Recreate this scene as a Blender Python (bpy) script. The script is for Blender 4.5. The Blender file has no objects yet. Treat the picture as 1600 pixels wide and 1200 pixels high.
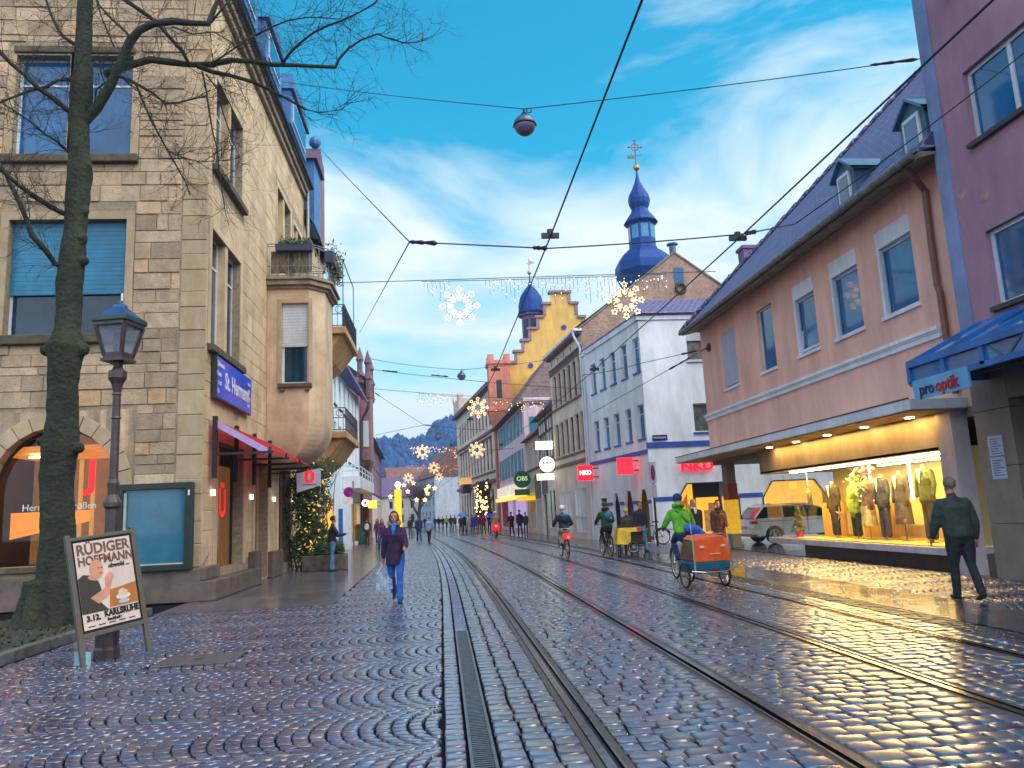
import bpy, bmesh, math, random
import numpy as np
from mathutils import Vector, Matrix
R = math.radians
sin, cos, pi = math.sin, math.cos, math.pi
random.seed(7)
rng = np.random.default_rng(5)
sc = bpy.context.scene
col = sc.collection

# ---------------------------------------------------------------- camera
HC = 1.6
F = 1200.0
_p = math.atan(203 / F)
_f = Vector((0, cos(_p), sin(_p))); _u = Vector((0, -sin(_p), cos(_p))); _r = Vector((1, 0, 0))
_a = R(2.7)
_r, _u = _r * cos(_a) - _u * sin(_a), _r * sin(_a) + _u * cos(_a)
_z = Matrix.Rotation(R(-5.6149), 3, 'Z')
_r, _u, _f = _z @ _r, _z @ _u, _z @ _f
CAM = Vector((0, 0, HC))
cd = bpy.data.cameras.new('camera'); cam = bpy.data.objects.new('camera', cd); col.objects.link(cam)
cd.lens = 27; cd.sensor_width = 36; cd.clip_end = 4000; cd.clip_start = 0.1
m4 = Matrix((_r, _u, -_f)).transposed().to_4x4(); m4.translation = CAM
cam.matrix_world = m4
sc.camera = cam
def ray(px, py):
    return (_r * ((px - 800) / F) - _u * ((py - 600) / F) + _f).normalized()
def aty(px, py, y):
    d = ray(px, py); return CAM + d * (y / d.y)
def atx(px, py, x):
    d = ray(px, py); return CAM + d * (x / d.x)
def gnd(px, py, z=0.0):
    d = ray(px, py); return CAM + d * ((z - HC) / d.z)

# ---------------------------------------------------------------- world, sun, exposure
sc.render.engine = 'CYCLES'
sc.view_settings.view_transform = 'Standard'; sc.view_settings.look = 'None'
sc.view_settings.exposure = 0.9; sc.view_settings.gamma = 1
sc.cycles.max_bounces = 6; sc.cycles.transparent_max_bounces = 8
sc.cycles.caustics_reflective = False; sc.cycles.caustics_refractive = False
sc.cycles.sample_clamp_indirect = 4
SUN_EL, SUN_AZ = R(42), R(118)      # azimuth clockwise from +Y
w = bpy.data.worlds.new('World'); sc.world = w; w.use_nodes = True
nt = w.node_tree; N = nt.nodes; L = nt.links
bg = N['Background']
sky = N.new('ShaderNodeTexSky'); sky.sky_type = 'NISHITA'; sky.sun_disc = False
sky.sun_elevation = SUN_EL; sky.sun_rotation = SUN_AZ; sky.air_density = 1.4; sky.dust_density = 0.6
tint = N.new('ShaderNodeMix'); tint.data_type = 'RGBA'; tint.blend_type = 'MULTIPLY'; tint.inputs[0].default_value = 1
L.new(sky.outputs[0], tint.inputs[6]); tint.inputs[7].default_value = (0.0, 0.98, 1.14, 1)
tc = N.new('ShaderNodeTexCoord')
mp = N.new('ShaderNodeMapping'); mp.inputs['Scale'].default_value = (1.0, 1.0, 2.6); mp.inputs['Rotation'].default_value = (0, R(8), R(20))
L.new(tc.outputs['Generated'], mp.inputs[0])
n1 = N.new('ShaderNodeTexNoise'); n1.inputs['Scale'].default_value = 2.6; n1.inputs['Detail'].default_value = 8; n1.inputs['Roughness'].default_value = 0.56; n1.inputs['Distortion'].default_value = 0.5
L.new(mp.outputs[0], n1.inputs['Vector'])
sx = N.new('ShaderNodeSeparateXYZ'); L.new(tc.outputs['Generated'], sx.inputs[0])
zr = N.new('ShaderNodeValToRGB'); L.new(sx.outputs['Z'], zr.inputs[0])   # cloud cover by elevation
e = zr.color_ramp.elements
e[0].position = 0.0; e[0].color = (0.62, 0.62, 0.62, 1)
e[1].position = 0.62; e[1].color = (0.0, 0.0, 0.0, 1)
for p_, v_ in ((0.10, 0.42), (0.17, 0.22), (0.24, 0.22), (0.33, 0.28), (0.42, 0.16), (0.5, 0.02)):
    q = zr.color_ramp.elements.new(p_); q.color = (v_, v_, v_, 1)
ad = N.new('ShaderNodeMath'); ad.operation = 'ADD'; L.new(n1.outputs[0], ad.inputs[0]); L.new(zr.outputs[0], ad.inputs[1])
cr = N.new('ShaderNodeValToRGB'); L.new(ad.outputs[0], cr.inputs[0])
cr.color_ramp.elements[0].position = 0.53; cr.color_ramp.elements[0].color = (0, 0, 0, 1)
cr.color_ramp.elements[1].position = 0.82; cr.color_ramp.elements[1].color = (1, 1, 1, 1)
# brighter overcast on the side of the sky behind the camera
mr = N.new('ShaderNodeMapRange'); L.new(sx.outputs['Y'], mr.inputs[0]); mr.inputs[1].default_value = 0.35; mr.inputs[2].default_value = -0.5
mr.inputs[3].default_value = 0; mr.inputs[4].default_value = 1
cm = N.new('ShaderNodeMix'); cm.data_type = 'RGBA'; L.new(mr.outputs[0], cm.inputs[0])
cm.inputs[6].default_value = (5.4, 6.0, 6.4, 1); cm.inputs[7].default_value = (8.8, 9.4, 10.6, 1)
mx = N.new('ShaderNodeMath'); mx.operation = 'MAXIMUM'; L.new(cr.outputs[0], mx.inputs[0]); L.new(mr.outputs[0], mx.inputs[1])
fm = N.new('ShaderNodeMix'); fm.data_type = 'RGBA'; L.new(mx.outputs[0], fm.inputs[0]); L.new(tint.outputs[2], fm.inputs[6]); L.new(cm.outputs[2], fm.inputs[7])
L.new(fm.outputs[2], bg.inputs[0]); bg.inputs[1].default_value = 0.10
sd = bpy.data.lights.new('sun', 'SUN'); sd.energy = 2.6; sd.angle = R(80); sd.color = (1, 0.88, 0.72)
so = bpy.data.objects.new('sun', sd); col.objects.link(so)
_d = Vector((sin(SUN_AZ) * cos(SUN_EL), cos(SUN_AZ) * cos(SUN_EL), sin(SUN_EL)))
so.rotation_euler = _d.to_track_quat('Z', 'Y').to_euler(); so.location = _d * 60

# ---------------------------------------------------------------- materials
def lin(h):
    h = h.lstrip('#'); o = []
    for i in (0, 2, 4):
        c = int(h[i:i+2], 16) / 255; o.append(c / 12.92 if c < .04045 else ((c + .055) / 1.055) ** 2.4)
    return tuple(o)
_mc = {}
def mat(name, c, rough=.6, var=.12, ns=6.0, bump=.0, bs=40.0, metal=0.0, island=0.0, c2=None, coat=0.0, emit=0.0, ecol=None, wave=None, bd=.01, rvar=0., spec=.5, tr=0.0, streak=0.0, alpha=1.0, grime=.28):
    if name in _mc: return _mc[name]
    if isinstance(c, str): c = lin(c or '#808080')
    if isinstance(c2, str): c2 = lin(c2)
    m = bpy.data.materials.new(name); m.use_nodes = True; t = m.node_tree; n = t.nodes; l = t.links
    b = n['Principled BSDF']; b.inputs['Roughness'].default_value = rough; b.inputs['Metallic'].default_value = metal
    b.inputs['Specular IOR Level'].default_value = spec
    if coat: b.inputs['Coat Weight'].default_value = coat; b.inputs['Coat Roughness'].default_value = .05
    if tr: b.inputs['Transmission Weight'].default_value = tr
    if alpha < 1: b.inputs['Alpha'].default_value = alpha
    if emit:
        b.inputs['Emission Color'].default_value = (*(lin(ecol) if isinstance(ecol, str) else (ecol or c)), 1); b.inputs['Emission Strength'].default_value = emit
    geo = n.new('ShaderNodeNewGeometry')
    uv = n.new('ShaderNodeUVMap'); uv.uv_map = 'UVMap'
    if c2 is None: c2 = tuple(max(0, x * (1 - var * 2)) for x in c); c1 = tuple(min(1, x * (1 + var)) for x in c)
    else: c1 = c
    nz = n.new('ShaderNodeTexNoise'); nz.inputs['Scale'].default_value = ns; nz.inputs['Detail'].default_value = 6; nz.inputs['Roughness'].default_value = .62
    l.new(geo.outputs['Position'], nz.inputs['Vector'])
    if streak:
        mpp = n.new('ShaderNodeMapping'); mpp.inputs['Scale'].default_value = (1, 1, streak); l.new(geo.outputs['Position'], mpp.inputs[0]); l.new(mpp.outputs[0], nz.inputs['Vector'])
    rp = n.new('ShaderNodeValToRGB'); rp.color_ramp.elements[0].position = .3; rp.color_ramp.elements[1].position = .7
    rp.color_ramp.elements[0].color = (*c2, 1); rp.color_ramp.elements[1].color = (*c1, 1); l.new(nz.outputs[0], rp.inputs[0])
    out = rp.outputs[0]
    if island:
        mul = n.new('ShaderNodeMix'); mul.data_type = 'RGBA'; mul.blend_type = 'MULTIPLY'; mul.inputs[0].default_value = 1
        mm = n.new('ShaderNodeMapRange'); l.new(geo.outputs['Random Per Island'], mm.inputs[0]); mm.inputs[3].default_value = 1 - island; mm.inputs[4].default_value = 1 + island * .6
        l.new(out, mul.inputs[6]); l.new(mm.outputs[0], mul.inputs[7]); out = mul.outputs[2]
    if grime:
        gmp = n.new('ShaderNodeMapping'); gmp.inputs['Scale'].default_value = (1, 1, .28); l.new(geo.outputs['Position'], gmp.inputs[0]); gn = n.new('ShaderNodeTexNoise'); gn.inputs['Scale'].default_value = 1.1; gn.inputs['Detail'].default_value = 8; gn.inputs['Roughness'].default_value = .7; l.new(gmp.outputs[0], gn.inputs['Vector'])
        gr = n.new('ShaderNodeMapRange'); l.new(gn.outputs[0], gr.inputs[0]); gr.inputs[1].default_value = .32; gr.inputs[2].default_value = .62; gr.inputs[3].default_value = 1 - grime; gr.inputs[4].default_value = 1.04
        gx_ = n.new('ShaderNodeMix'); gx_.data_type = 'RGBA'; gx_.blend_type = 'MULTIPLY'; gx_.inputs[0].default_value = 1; l.new(out, gx_.inputs[6]); l.new(gr.outputs[0], gx_.inputs[7]); out = gx_.outputs[2]
    l.new(out, b.inputs['Base Color'])
    if rvar:
        mm = n.new('ShaderNodeMapRange'); l.new(nz.outputs[0], mm.inputs[0]); mm.inputs[1].default_value = .3; mm.inputs[2].default_value = .7
        mm.inputs[3].default_value = max(.02, rough - rvar); mm.inputs[4].default_value = rough + rvar; l.new(mm.outputs[0], b.inputs['Roughness'])
    h = None
    if bump:
        nb = n.new('ShaderNodeTexNoise'); nb.inputs['Scale'].default_value = bs; nb.inputs['Detail'].default_value = 4; l.new(geo.outputs['Position'], nb.inputs['Vector']); h = nb.outputs[0]
    if wave:   # (scale per metre, strength, axis 'u' or 'v')
        sep = n.new('ShaderNodeSeparateXYZ'); l.new(uv.outputs[0], sep.inputs[0])
        mu = n.new('ShaderNodeMath'); mu.operation = 'MULTIPLY'; l.new(sep.outputs[0 if wave[2] == 'u' else 1], mu.inputs[0]); mu.inputs[1].default_value = wave[0]
        fr = n.new('ShaderNodeMath'); fr.operation = 'FRACT'; l.new(mu.outputs[0], fr.inputs[0]); h = fr.outputs[0]
        wr = n.new('ShaderNodeValToRGB'); l.new(fr.outputs[0], wr.inputs[0]); wr.color_ramp.elements[0].color = (.35, .35, .35, 1); wr.color_ramp.elements[1].position = .18
        mul = n.new('ShaderNodeMix'); mul.data_type = 'RGBA'; mul.blend_type = 'MULTIPLY'; mul.inputs[0].default_value = 1; l.new(out, mul.inputs[6]); l.new(wr.outputs[0], mul.inputs[7]); l.new(mul.outputs[2], b.inputs['Base Color'])
        bump = wave[1]
    if h is not None:
        bu = n.new('ShaderNodeBump'); bu.inputs['Strength'].default_value = bump; bu.inputs['Distance'].default_value = bd; l.new(h, bu.inputs['Height']); l.new(bu.outputs[0], b.inputs['Normal'])
    _mc[name] = m; return m
def brickmat(name, c1, c2, cm_, bw, bh, mortar=.015, rough=.85, bump=.5, off=.5):
    if name in _mc: return _mc[name]
    m = bpy.data.materials.new(name); m.use_nodes = True; t = m.node_tree; n = t.nodes; l = t.links; b = n['Principled BSDF']
    uv = n.new('ShaderNodeUVMap'); uv.uv_map = 'UVMap'
    nz = n.new('ShaderNodeTexNoise'); nz.inputs['Scale'].default_value = 2.5; nz.inputs['Detail'].default_value = 5
    geo = n.new('ShaderNodeNewGeometry'); l.new(geo.outputs['Position'], nz.inputs['Vector'])
    vm = n.new('ShaderNodeVectorMath'); vm.operation = 'MULTIPLY_ADD'; l.new(nz.outputs['Color'], vm.inputs[0]); vm.inputs[1].default_value = (.05, .05, 0); l.new(uv.outputs[0], vm.inputs[2])
    br = n.new('ShaderNodeTexBrick'); l.new(vm.outputs[0], br.inputs[0]); br.inputs['Scale'].default_value = 1; br.offset = off
    br.inputs['Brick Width'].default_value = bw; br.inputs['Row Height'].default_value = bh; br.inputs['Mortar Size'].default_value = mortar; br.inputs['Mortar Smooth'].default_value = .3
    for k, c in (('Color1', c1), ('Color2', c2), ('Mortar', cm_)): br.inputs[k].default_value = (*(lin(c) if isinstance(c, str) else c), 1)
    mul = n.new('ShaderNodeMix'); mul.data_type = 'RGBA'; mul.blend_type = 'MULTIPLY'; mul.inputs[0].default_value = .6
    l.new(br.outputs['Color'], mul.inputs[6]); l.new(nz.outputs['Color'], mul.inputs[7])
    mg = n.new('ShaderNodeMix'); mg.data_type = 'RGBA'; mg.blend_type = 'MULTIPLY'; mg.inputs[0].default_value = .9
    rp = n.new('ShaderNodeValToRGB'); rp.color_ramp.elements[0].position = .3; rp.color_ramp.elements[0].color = (.5, .5, .5, 1); rp.color_ramp.elements[1].position = .75; l.new(nz.outputs[0], rp.inputs[0])
    l.new(br.outputs['Color'], mg.inputs[6]); l.new(rp.outputs[0], mg.inputs[7]); l.new(mg.outputs[2], b.inputs['Base Color'])
    b.inputs['Roughness'].default_value = rough
    bu = n.new('ShaderNodeBump'); bu.inputs['Strength'].default_value = bump; bu.inputs['Distance'].default_value = .02; bu.invert = True
    l.new(br.outputs['Fac'], bu.inputs['Height']); l.new(bu.outputs[0], b.inputs['Normal'])
    _mc[name] = m; return m

# ---------------------------------------------------------------- mesh helpers
class MB:
    def __init__(s, M=None): s.v = []; s.f = []; s.M = M
    def add(s, vs, fs):
        k = len(s.v); M = s.M
        s.v += [tuple(M @ Vector(p)) for p in vs] if M is not None else [tuple(p) for p in vs]
        s.f += [tuple(k + i for i in f) for f in fs]; return s
    def box(s, x0, x1, y0, y1, z0, z1, T=None):
        vs = [(x, y, z) for x in (x0, x1) for y in (y0, y1) for z in (z0, z1)]
        if T is not None: vs = [T @ Vector(p) for p in vs]
        return s.add(vs, [(0, 1, 3, 2), (4, 6, 7, 5), (0, 4, 5, 1), (2, 3, 7, 6), (0, 2, 6, 4), (1, 5, 7, 3)])
    def bar(s, a, b, wx, wy=None):      # square bar from a to b
        a = Vector(a); b = Vector(b); wy = wy or wx; t = (b - a).normalized()
        r = Vector((0, 0, 1)) if abs(t.z) < .95 else Vector((0, 1, 0))
        ux = t.cross(r).normalized(); uy = ux.cross(t)
        vs = [p + ux * sx_ * wx / 2 + uy * sy * wy / 2 for p in (a, b) for sx_, sy in ((-1, -1), (1, -1), (1, 1), (-1, 1))]
        return s.add(vs, [(0, 1, 2, 3), (7, 6, 5, 4), (0, 4, 5, 1), (1, 5, 6, 2), (2, 6, 7, 3), (3, 7, 4, 0)])
    def tube(s, pts, rad, n=8, cap=True, ref=None):
        pts = [Vector(p) for p in pts]; k = len(pts)
        if not isinstance(rad, (list, tuple)): rad = [rad] * k
        vs = []; fs = []; X = Vector(ref or (1, 0, 0)); last = None
        for i, p in enumerate(pts):
            t = (pts[min(i + 1, k - 1)] - pts[max(i - 1, 0)]).normalized()
            if last is None:
                rr = X if abs(t.dot(X)) < .9 else Vector((0, 1, 0))
                if abs(t.dot(rr)) > .9: rr = Vector((0, 0, 1))
            else: rr = last
            ux = (rr - t * t.dot(rr)).normalized(); uy = t.cross(ux); last = ux
            ra = rad[i]; rx, ry = ra if isinstance(ra, (list, tuple)) else (ra, ra)
            for j in range(n):
                a = 2 * pi * j / n; vs.append(p + ux * rx * cos(a) + uy * ry * sin(a))
        for i in range(k - 1):
            for j in range(n):
                a = i * n + j; b = i * n + (j + 1) % n; fs.append((a, b, b + n, a + n))
        if cap: fs.append(tuple(range(n))[::-1]); fs.append(tuple((k - 1) * n + j for j in range(n)))
        return s.add(vs, fs)
    def limb(s, pts, rad, n=12, c0=1.0):        # tube with rounded ends
        pts = [Vector(p) for p in pts]; rad = [r if isinstance(r, (list, tuple)) else (r, r) for r in rad]
        a, b = pts[0], pts[-1]; ta = (pts[1] - a).normalized(); tb = (b - pts[-2]).normalized()
        P = []; Q = []
        for k in (1.0, .7): r = rad[0]; q = min(r); P.append(a - ta * q * k * c0); Q.append((r[0] * (1 - k * k) ** .5 + .001, r[1] * (1 - k * k) ** .5 + .001))
        P += pts; Q += rad
        for k in (.7, 1.0): r = rad[-1]; q = min(r); P.append(b + tb * q * k); Q.append((r[0] * (1 - k * k) ** .5 + .001, r[1] * (1 - k * k) ** .5 + .001))
        return s.tube(P, Q, n)
    def lathe(s, prof, c=(0, 0, 0), n=16, T=None):
        vs = []; fs = []
        for r, z in prof:
            for j in range(n):
                a = 2 * pi * (j + .5) / n; vs.append(Vector((c[0] + r * cos(a), c[1] + r * sin(a), c[2] + z)))
        if T is not None: vs = [T @ v for v in vs]
        k = len(prof)
        for i in range(k - 1):
            for j in range(n):
                a = i * n + j; b = i * n + (j + 1) % n; fs.append((a, b, b + n, a + n))
        fs.append(tuple(range(n))[::-1]); fs.append(tuple((k - 1) * n + j for j in range(n)))
        return s.add(vs, fs)
    def ball(s, c, r, n=12, T=None):
        rx, ry, rz = r if isinstance(r, (list, tuple)) else (r, r, r); c = Vector(c)
        vs = []; fs = []; k = max(5, n // 2 + 2)
        for i in range(k + 1):
            ph = pi * i / k
            for j in range(n):
                a = 2 * pi * j / n; q = Vector((rx * sin(ph) * cos(a), ry * sin(ph) * sin(a), rz * cos(ph))) * 1
                vs.append(c + (T @ q if T is not None else q))
        for i in range(k):
            for j in range(n):
                a = i * n + j; b = i * n + (j + 1) % n
                if i == 0: fs.append((a, a + n, b + n))
                elif i == k - 1: fs.append((a, a + n, b))
                else: fs.append((a, a + n, b + n, b))
        return s.add(vs, fs)
    def prism(s, poly, d0, d1, ax='y'):  # polygon of (a,b), extruded along ax
        f = {'y': lambda a, b, d: (a, d, b), 'x': lambda a, b, d: (d, a, b), 'z': lambda a, b, d: (a, b, d)}[ax]
        n = len(poly); vs = [f(a, b, d0) for a, b in poly] + [f(a, b, d1) for a, b in poly]
        return s.add(vs, [tuple(range(n)), tuple(range(2 * n - 1, n - 1, -1))] + [(i, i + n, (i + 1) % n + n, (i + 1) % n) for i in range(n)])
    def torus(s, c, R_, r, n=28, m=8, T=None, ax='x'):
        vs = []; fs = []
        for i in range(n):
            a = 2 * pi * i / n
            for j in range(m):
                b = 2 * pi * j / m; q = R_ + r * cos(b); h = r * sin(b)
                p = {'x': (h, q * cos(a), q * sin(a)), 'y': (q * cos(a), h, q * sin(a)), 'z': (q * cos(a), q * sin(a), h)}[ax]
                p = Vector(c) + Vector(p); vs.append(T @ p if T is not None else p)
        for i in range(n):
            for j in range(m):
                fs.append((i * m + j, ((i + 1) % n) * m + j, ((i + 1) % n) * m + (j + 1) % m, i * m + (j + 1) % m))
        return s.add(vs, fs)
    def each(s, name, m, parent=None, k=8, **kw):    # every box (k vertices) becomes an object of its own
        for i in range(0, len(s.v), k):
            b = MB(); b.v = s.v[i:i + k]; b.f = [tuple(q - i for q in f) for f in s.f if i <= f[0] < i + k]; b.build(name, m, parent, **kw)
    def build(s, name, m, parent=None, smooth=False, bevel=0, remesh=0, sub=0, sm=0, fixn=True, **tg):
        me = bpy.data.meshes.new(name); me.from_pydata(s.v, [], s.f)
        if fixn:
            bm = bmesh.new(); bm.from_mesh(me); bmesh.ops.recalc_face_normals(bm, faces=bm.faces); bm.to_mesh(me); bm.free()
        me.materials.append(m); autouv(me)
        if smooth: me.polygons.foreach_set('use_smooth', [True] * len(me.polygons))
        o = bpy.data.objects.new(name, me); col.objects.link(o)
        if bevel:
            b = o.modifiers.new('bevel', 'BEVEL'); b.width = bevel; b.segments = 2; b.limit_method = 'ANGLE'; b.angle_limit = R(40)
        if remesh:
            b = o.modifiers.new('remesh', 'REMESH'); b.mode = 'VOXEL'; b.voxel_size = remesh; b.use_smooth_shade = True
            if sm: b = o.modifiers.new('smooth', 'SMOOTH'); b.factor = .5; b.iterations = sm
        if sub: b = o.modifiers.new('sub', 'SUBSURF'); b.levels = b.render_levels = sub
        if parent is not None:
            setpar(o, parent)
        return tag(o, **tg)
_wp = {}      # things whose parts are modelled in world coordinates
def setpar(o, p):
    o.parent = p
    if p.name in _wp: o.matrix_parent_inverse = Matrix.Translation(-_wp[p.name])
def thing(name, loc, label, cat, group=None, kind=None):
    o = empty(name, loc, 0, label, cat, group, kind); _wp[o.name] = Vector(loc); return o
def autouv(me):
    n = len(me.loops)
    if not n: return
    uvl = me.uv_layers.new(name='UVMap')
    vi = np.empty(n, dtype=np.int32); me.loops.foreach_get('vertex_index', vi)
    co = np.empty(len(me.vertices) * 3); me.vertices.foreach_get('co', co); co = co.reshape(-1, 3)[vi]
    nf = len(me.polygons); nr = np.empty(nf * 3); me.polygons.foreach_get('normal', nr); nr = nr.reshape(-1, 3)
    lt = np.empty(nf, dtype=np.int32); me.polygons.foreach_get('loop_total', lt); nr = np.repeat(nr, lt, axis=0)
    h = np.hypot(nr[:, 0], nr[:, 1]) + 1e-9
    tx, ty = -nr[:, 1] / h, nr[:, 0] / h; flat = np.abs(nr[:, 2]) > .8
    u = np.where(flat, co[:, 0], co[:, 0] * tx + co[:, 1] * ty); v = np.where(flat, co[:, 1], co[:, 2] / np.maximum(.3, h))
    uvl.data.foreach_set('uv', np.stack([u, v], 1).ravel())
def tag(o, label=None, cat=None, group=None, kind=None):
    if label: o['label'] = label
    if cat: o['category'] = cat
    if group: o['group'] = group
    if kind: o['kind'] = kind
    return o
def empty(name, loc=(0, 0, 0), rz=0, label=None, cat=None, group=None, kind=None):
    o = bpy.data.objects.new(name, None); col.objects.link(o); o.location = loc; o.rotation_euler = (0, 0, rz); o.empty_display_size = .2
    return tag(o, label, cat, group, kind)
def text(s, name, m, parent, M, size=.2, ext=.004, bold=0., align='CENTER', sx_=1.0, valign='CENTER', shear=0):
    cu = bpy.data.curves.new(name, 'FONT'); cu.body = s; cu.size = size; cu.extrude = ext; cu.offset = bold; cu.align_x = align; cu.align_y = valign; cu.resolution_u = 3; cu.shear = shear
    t = bpy.data.objects.new('tmp', cu); col.objects.link(t)
    me = bpy.data.meshes.new_from_object(t.evaluated_get(bpy.context.evaluated_depsgraph_get())); bpy.data.objects.remove(t); bpy.data.curves.remove(cu)
    me.name = name; me.transform(M @ Matrix.Diagonal((sx_, 1, 1, 1))); me.materials.clear(); me.materials.append(m)
    o = bpy.data.objects.new(name, me); col.objects.link(o)
    if parent is not None: setpar(o, parent)
    return o
def facing(p, nx, ny, lean=0.0):   # matrix for text standing upright at p, reading side towards (nx, ny)
    n = Vector((nx, ny, 0)).normalized(); x = Vector((0, 0, 1)).cross(n)
    m = Matrix((x, Vector((0, 0, 1)), n)).transposed().to_4x4(); m.translation = Vector(p)
    return m @ Matrix.Rotation(lean, 4, 'X')
# frame of a facade: local (u along A>B, n outwards, z up)
def frame(A, B, left):    # left: the outward normal lies to the left of A>B
    d = (Vector(B) - Vector(A)).normalized(); n = Vector((-d.y, d.x)) * (1 if left else -1)
    M = Matrix(((d.x, n.x, 0, A[0]), (d.y, n.y, 0, A[1]), (0, 0, 1, 0), (0, 0, 0, 1)))
    return M, (Vector(B) - Vector(A)).length
def wall_holes(mb, W, H0, H, ops, rev=.22, back=None):   # facade sheet with real openings and reveals, back box behind it
    us = sorted({0, W, *[o[0] for o in ops], *[o[1] for o in ops]}); vs = sorted({H0, H, *[o[2] for o in ops], *[o[3] for o in ops]})
    us = [u for u in us if 0 <= u <= W]; vs = [v for v in vs if H0 <= v <= H]
    for i in range(len(us) - 1):
        for j in range(len(vs) - 1):
            a, b, c, d = us[i], us[i+1], vs[j], vs[j+1]; mu, mv = (a + b) / 2, (c + d) / 2
            if any(o[0] < mu < o[1] and o[2] < mv < o[3] for o in ops): continue
            mb.add([(a, 0, c), (b, 0, c), (b, 0, d), (a, 0, d)], [(0, 1, 2, 3)])
    for o in ops:
        a, b, c, d = o[:4]
        mb.add([(a, 0, c), (b, 0, c), (b, 0, d), (a, 0, d), (a, -rev, c), (b, -rev, c), (b, -rev, d), (a, -rev, d)], [(0, 1, 5, 4), (1, 2, 6, 5), (2, 3, 7, 6), (3, 0, 4, 7)])
    if back:
        ds, lf, rt = back if isinstance(back, tuple) else (back, 1, 1)
        mb.add([(0, 0, H0), (W, 0, H0), (W, 0, H), (0, 0, H), (0, -ds, H0), (W, -ds, H0), (W, -ds, H), (0, -ds, H)], [(3, 7, 6, 2), (4, 5, 6, 7)] + ([(0, 4, 7, 3)] if lf else []) + ([(1, 5, 6, 2)] if rt else []))
def blocks(mb, u0, u1, v0, v1, ops, rh=(.16, .34), bw=(.3, .9), pr=.02, gap=.006, bev=.012, taper=None, rs=0):
    rd = random.Random(rs); v = v0
    while v < v1 - .05:
        h = min(rd.uniform(*rh), v1 - v); lo, hi = u0, u1
        if taper: lo, hi = taper((v + h / 2))
        cuts = sorted((o[0], o[1]) for o in ops if o[2] < v + h - .03 and o[3] > v + .03)
        segs = []; x = lo
        for a, b in cuts:
            if a > x: segs.append((x, min(a, hi)))
            x = max(x, b)
        if x < hi: segs.append((x, hi))
        for a, b in segs:
            x = a
            while x < b - .02:
                w_ = rd.uniform(*bw)
                if b - x - w_ < bw[0] * .6: w_ = b - x
                x2 = min(x + w_, b); d = rd.uniform(.2, 1) * pr
                a0, a1, c0, c1 = x + gap, x2 - gap, v + gap, v + h - gap
                if a1 - a0 > .05 and c1 - c0 > .04:
                    j = lambda: rd.uniform(-.004, .004)
                    vs = [(a0, 0, c0), (a1, 0, c0), (a1, 0, c1), (a0, 0, c1)] + [(p + j(), d + j(), q + j()) for p, q in ((a0 + bev, c0 + bev), (a1 - bev, c0 + bev), (a1 - bev, c1 - bev), (a0 + bev, c1 - bev))]
                    mb.add(vs, [(4, 5, 6, 7), (0, 1, 5, 4), (1, 2, 6, 5), (2, 3, 7, 6), (3, 0, 4, 7)])
                x = x2
        v += h
# ---------------------------------------------------------------- shared materials
GLASS = mat('window glass', (.008, .04, .075), .05, .3, 1.5, spec=.5, coat=.15)
GLASS2 = mat('sky tinted window glass', (.008, .12, .32), .05, .22, .7, spec=.5, coat=.25)  # blue of the reflected sky is put into the pane colour
WFRAME = mat('white painted frame', '#c9d6e0', .35, .05)
DARKW = mat('dark frame', '#25282c', .4, .1)
SILL = mat('weathered sandstone sill', '#5a5240', .8, .25, 5, .3)
STEEL = mat('galvanised steel', '#7b8288', .35, .15, 8, metal=.8)
IRON = mat('black iron', '#16181b', .45, .2)
SHUT = mat('roller shutter slats', '#8fb6cc', .45, .08, wave=(10, .8, 'v'))
SHUTW = mat('white roller shutter slats', '#c3ccd6', .45, .06, wave=(10, .8, 'v'))
def shopglass():
    m = bpy.data.materials.new('shop glass'); m.use_nodes = True; n = m.node_tree.nodes; l = m.node_tree.links
    n.clear(); o = n.new('ShaderNodeOutputMaterial'); t = n.new('ShaderNodeBsdfTransparent'); g = n.new('ShaderNodeBsdfGlossy'); g.inputs['Roughness'].default_value = .02
    lw = n.new('ShaderNodeLayerWeight'); lw.inputs[0].default_value = .5; pw_ = n.new('ShaderNodeMath'); pw_.operation = 'POWER'; pw_.inputs[1].default_value = 3.5; l.new(lw.outputs['Facing'], pw_.inputs[0])
    fz = n.new('ShaderNodeMath'); fz.operation = 'MULTIPLY_ADD'; l.new(pw_.outputs[0], fz.inputs[0]); fz.inputs[1].default_value = .6; fz.inputs[2].default_value = .04; mxs = n.new('ShaderNodeMixShader')
    l.new(fz.outputs[0], mxs.inputs[0]); l.new(t.outputs[0], mxs.inputs[1]); l.new(g.outputs[0], mxs.inputs[2]); l.new(mxs.outputs[0], o.inputs[0]); t.inputs[0].default_value = (.93, .96, .96, 1)
    return m
CLEAR = shopglass()
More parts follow.
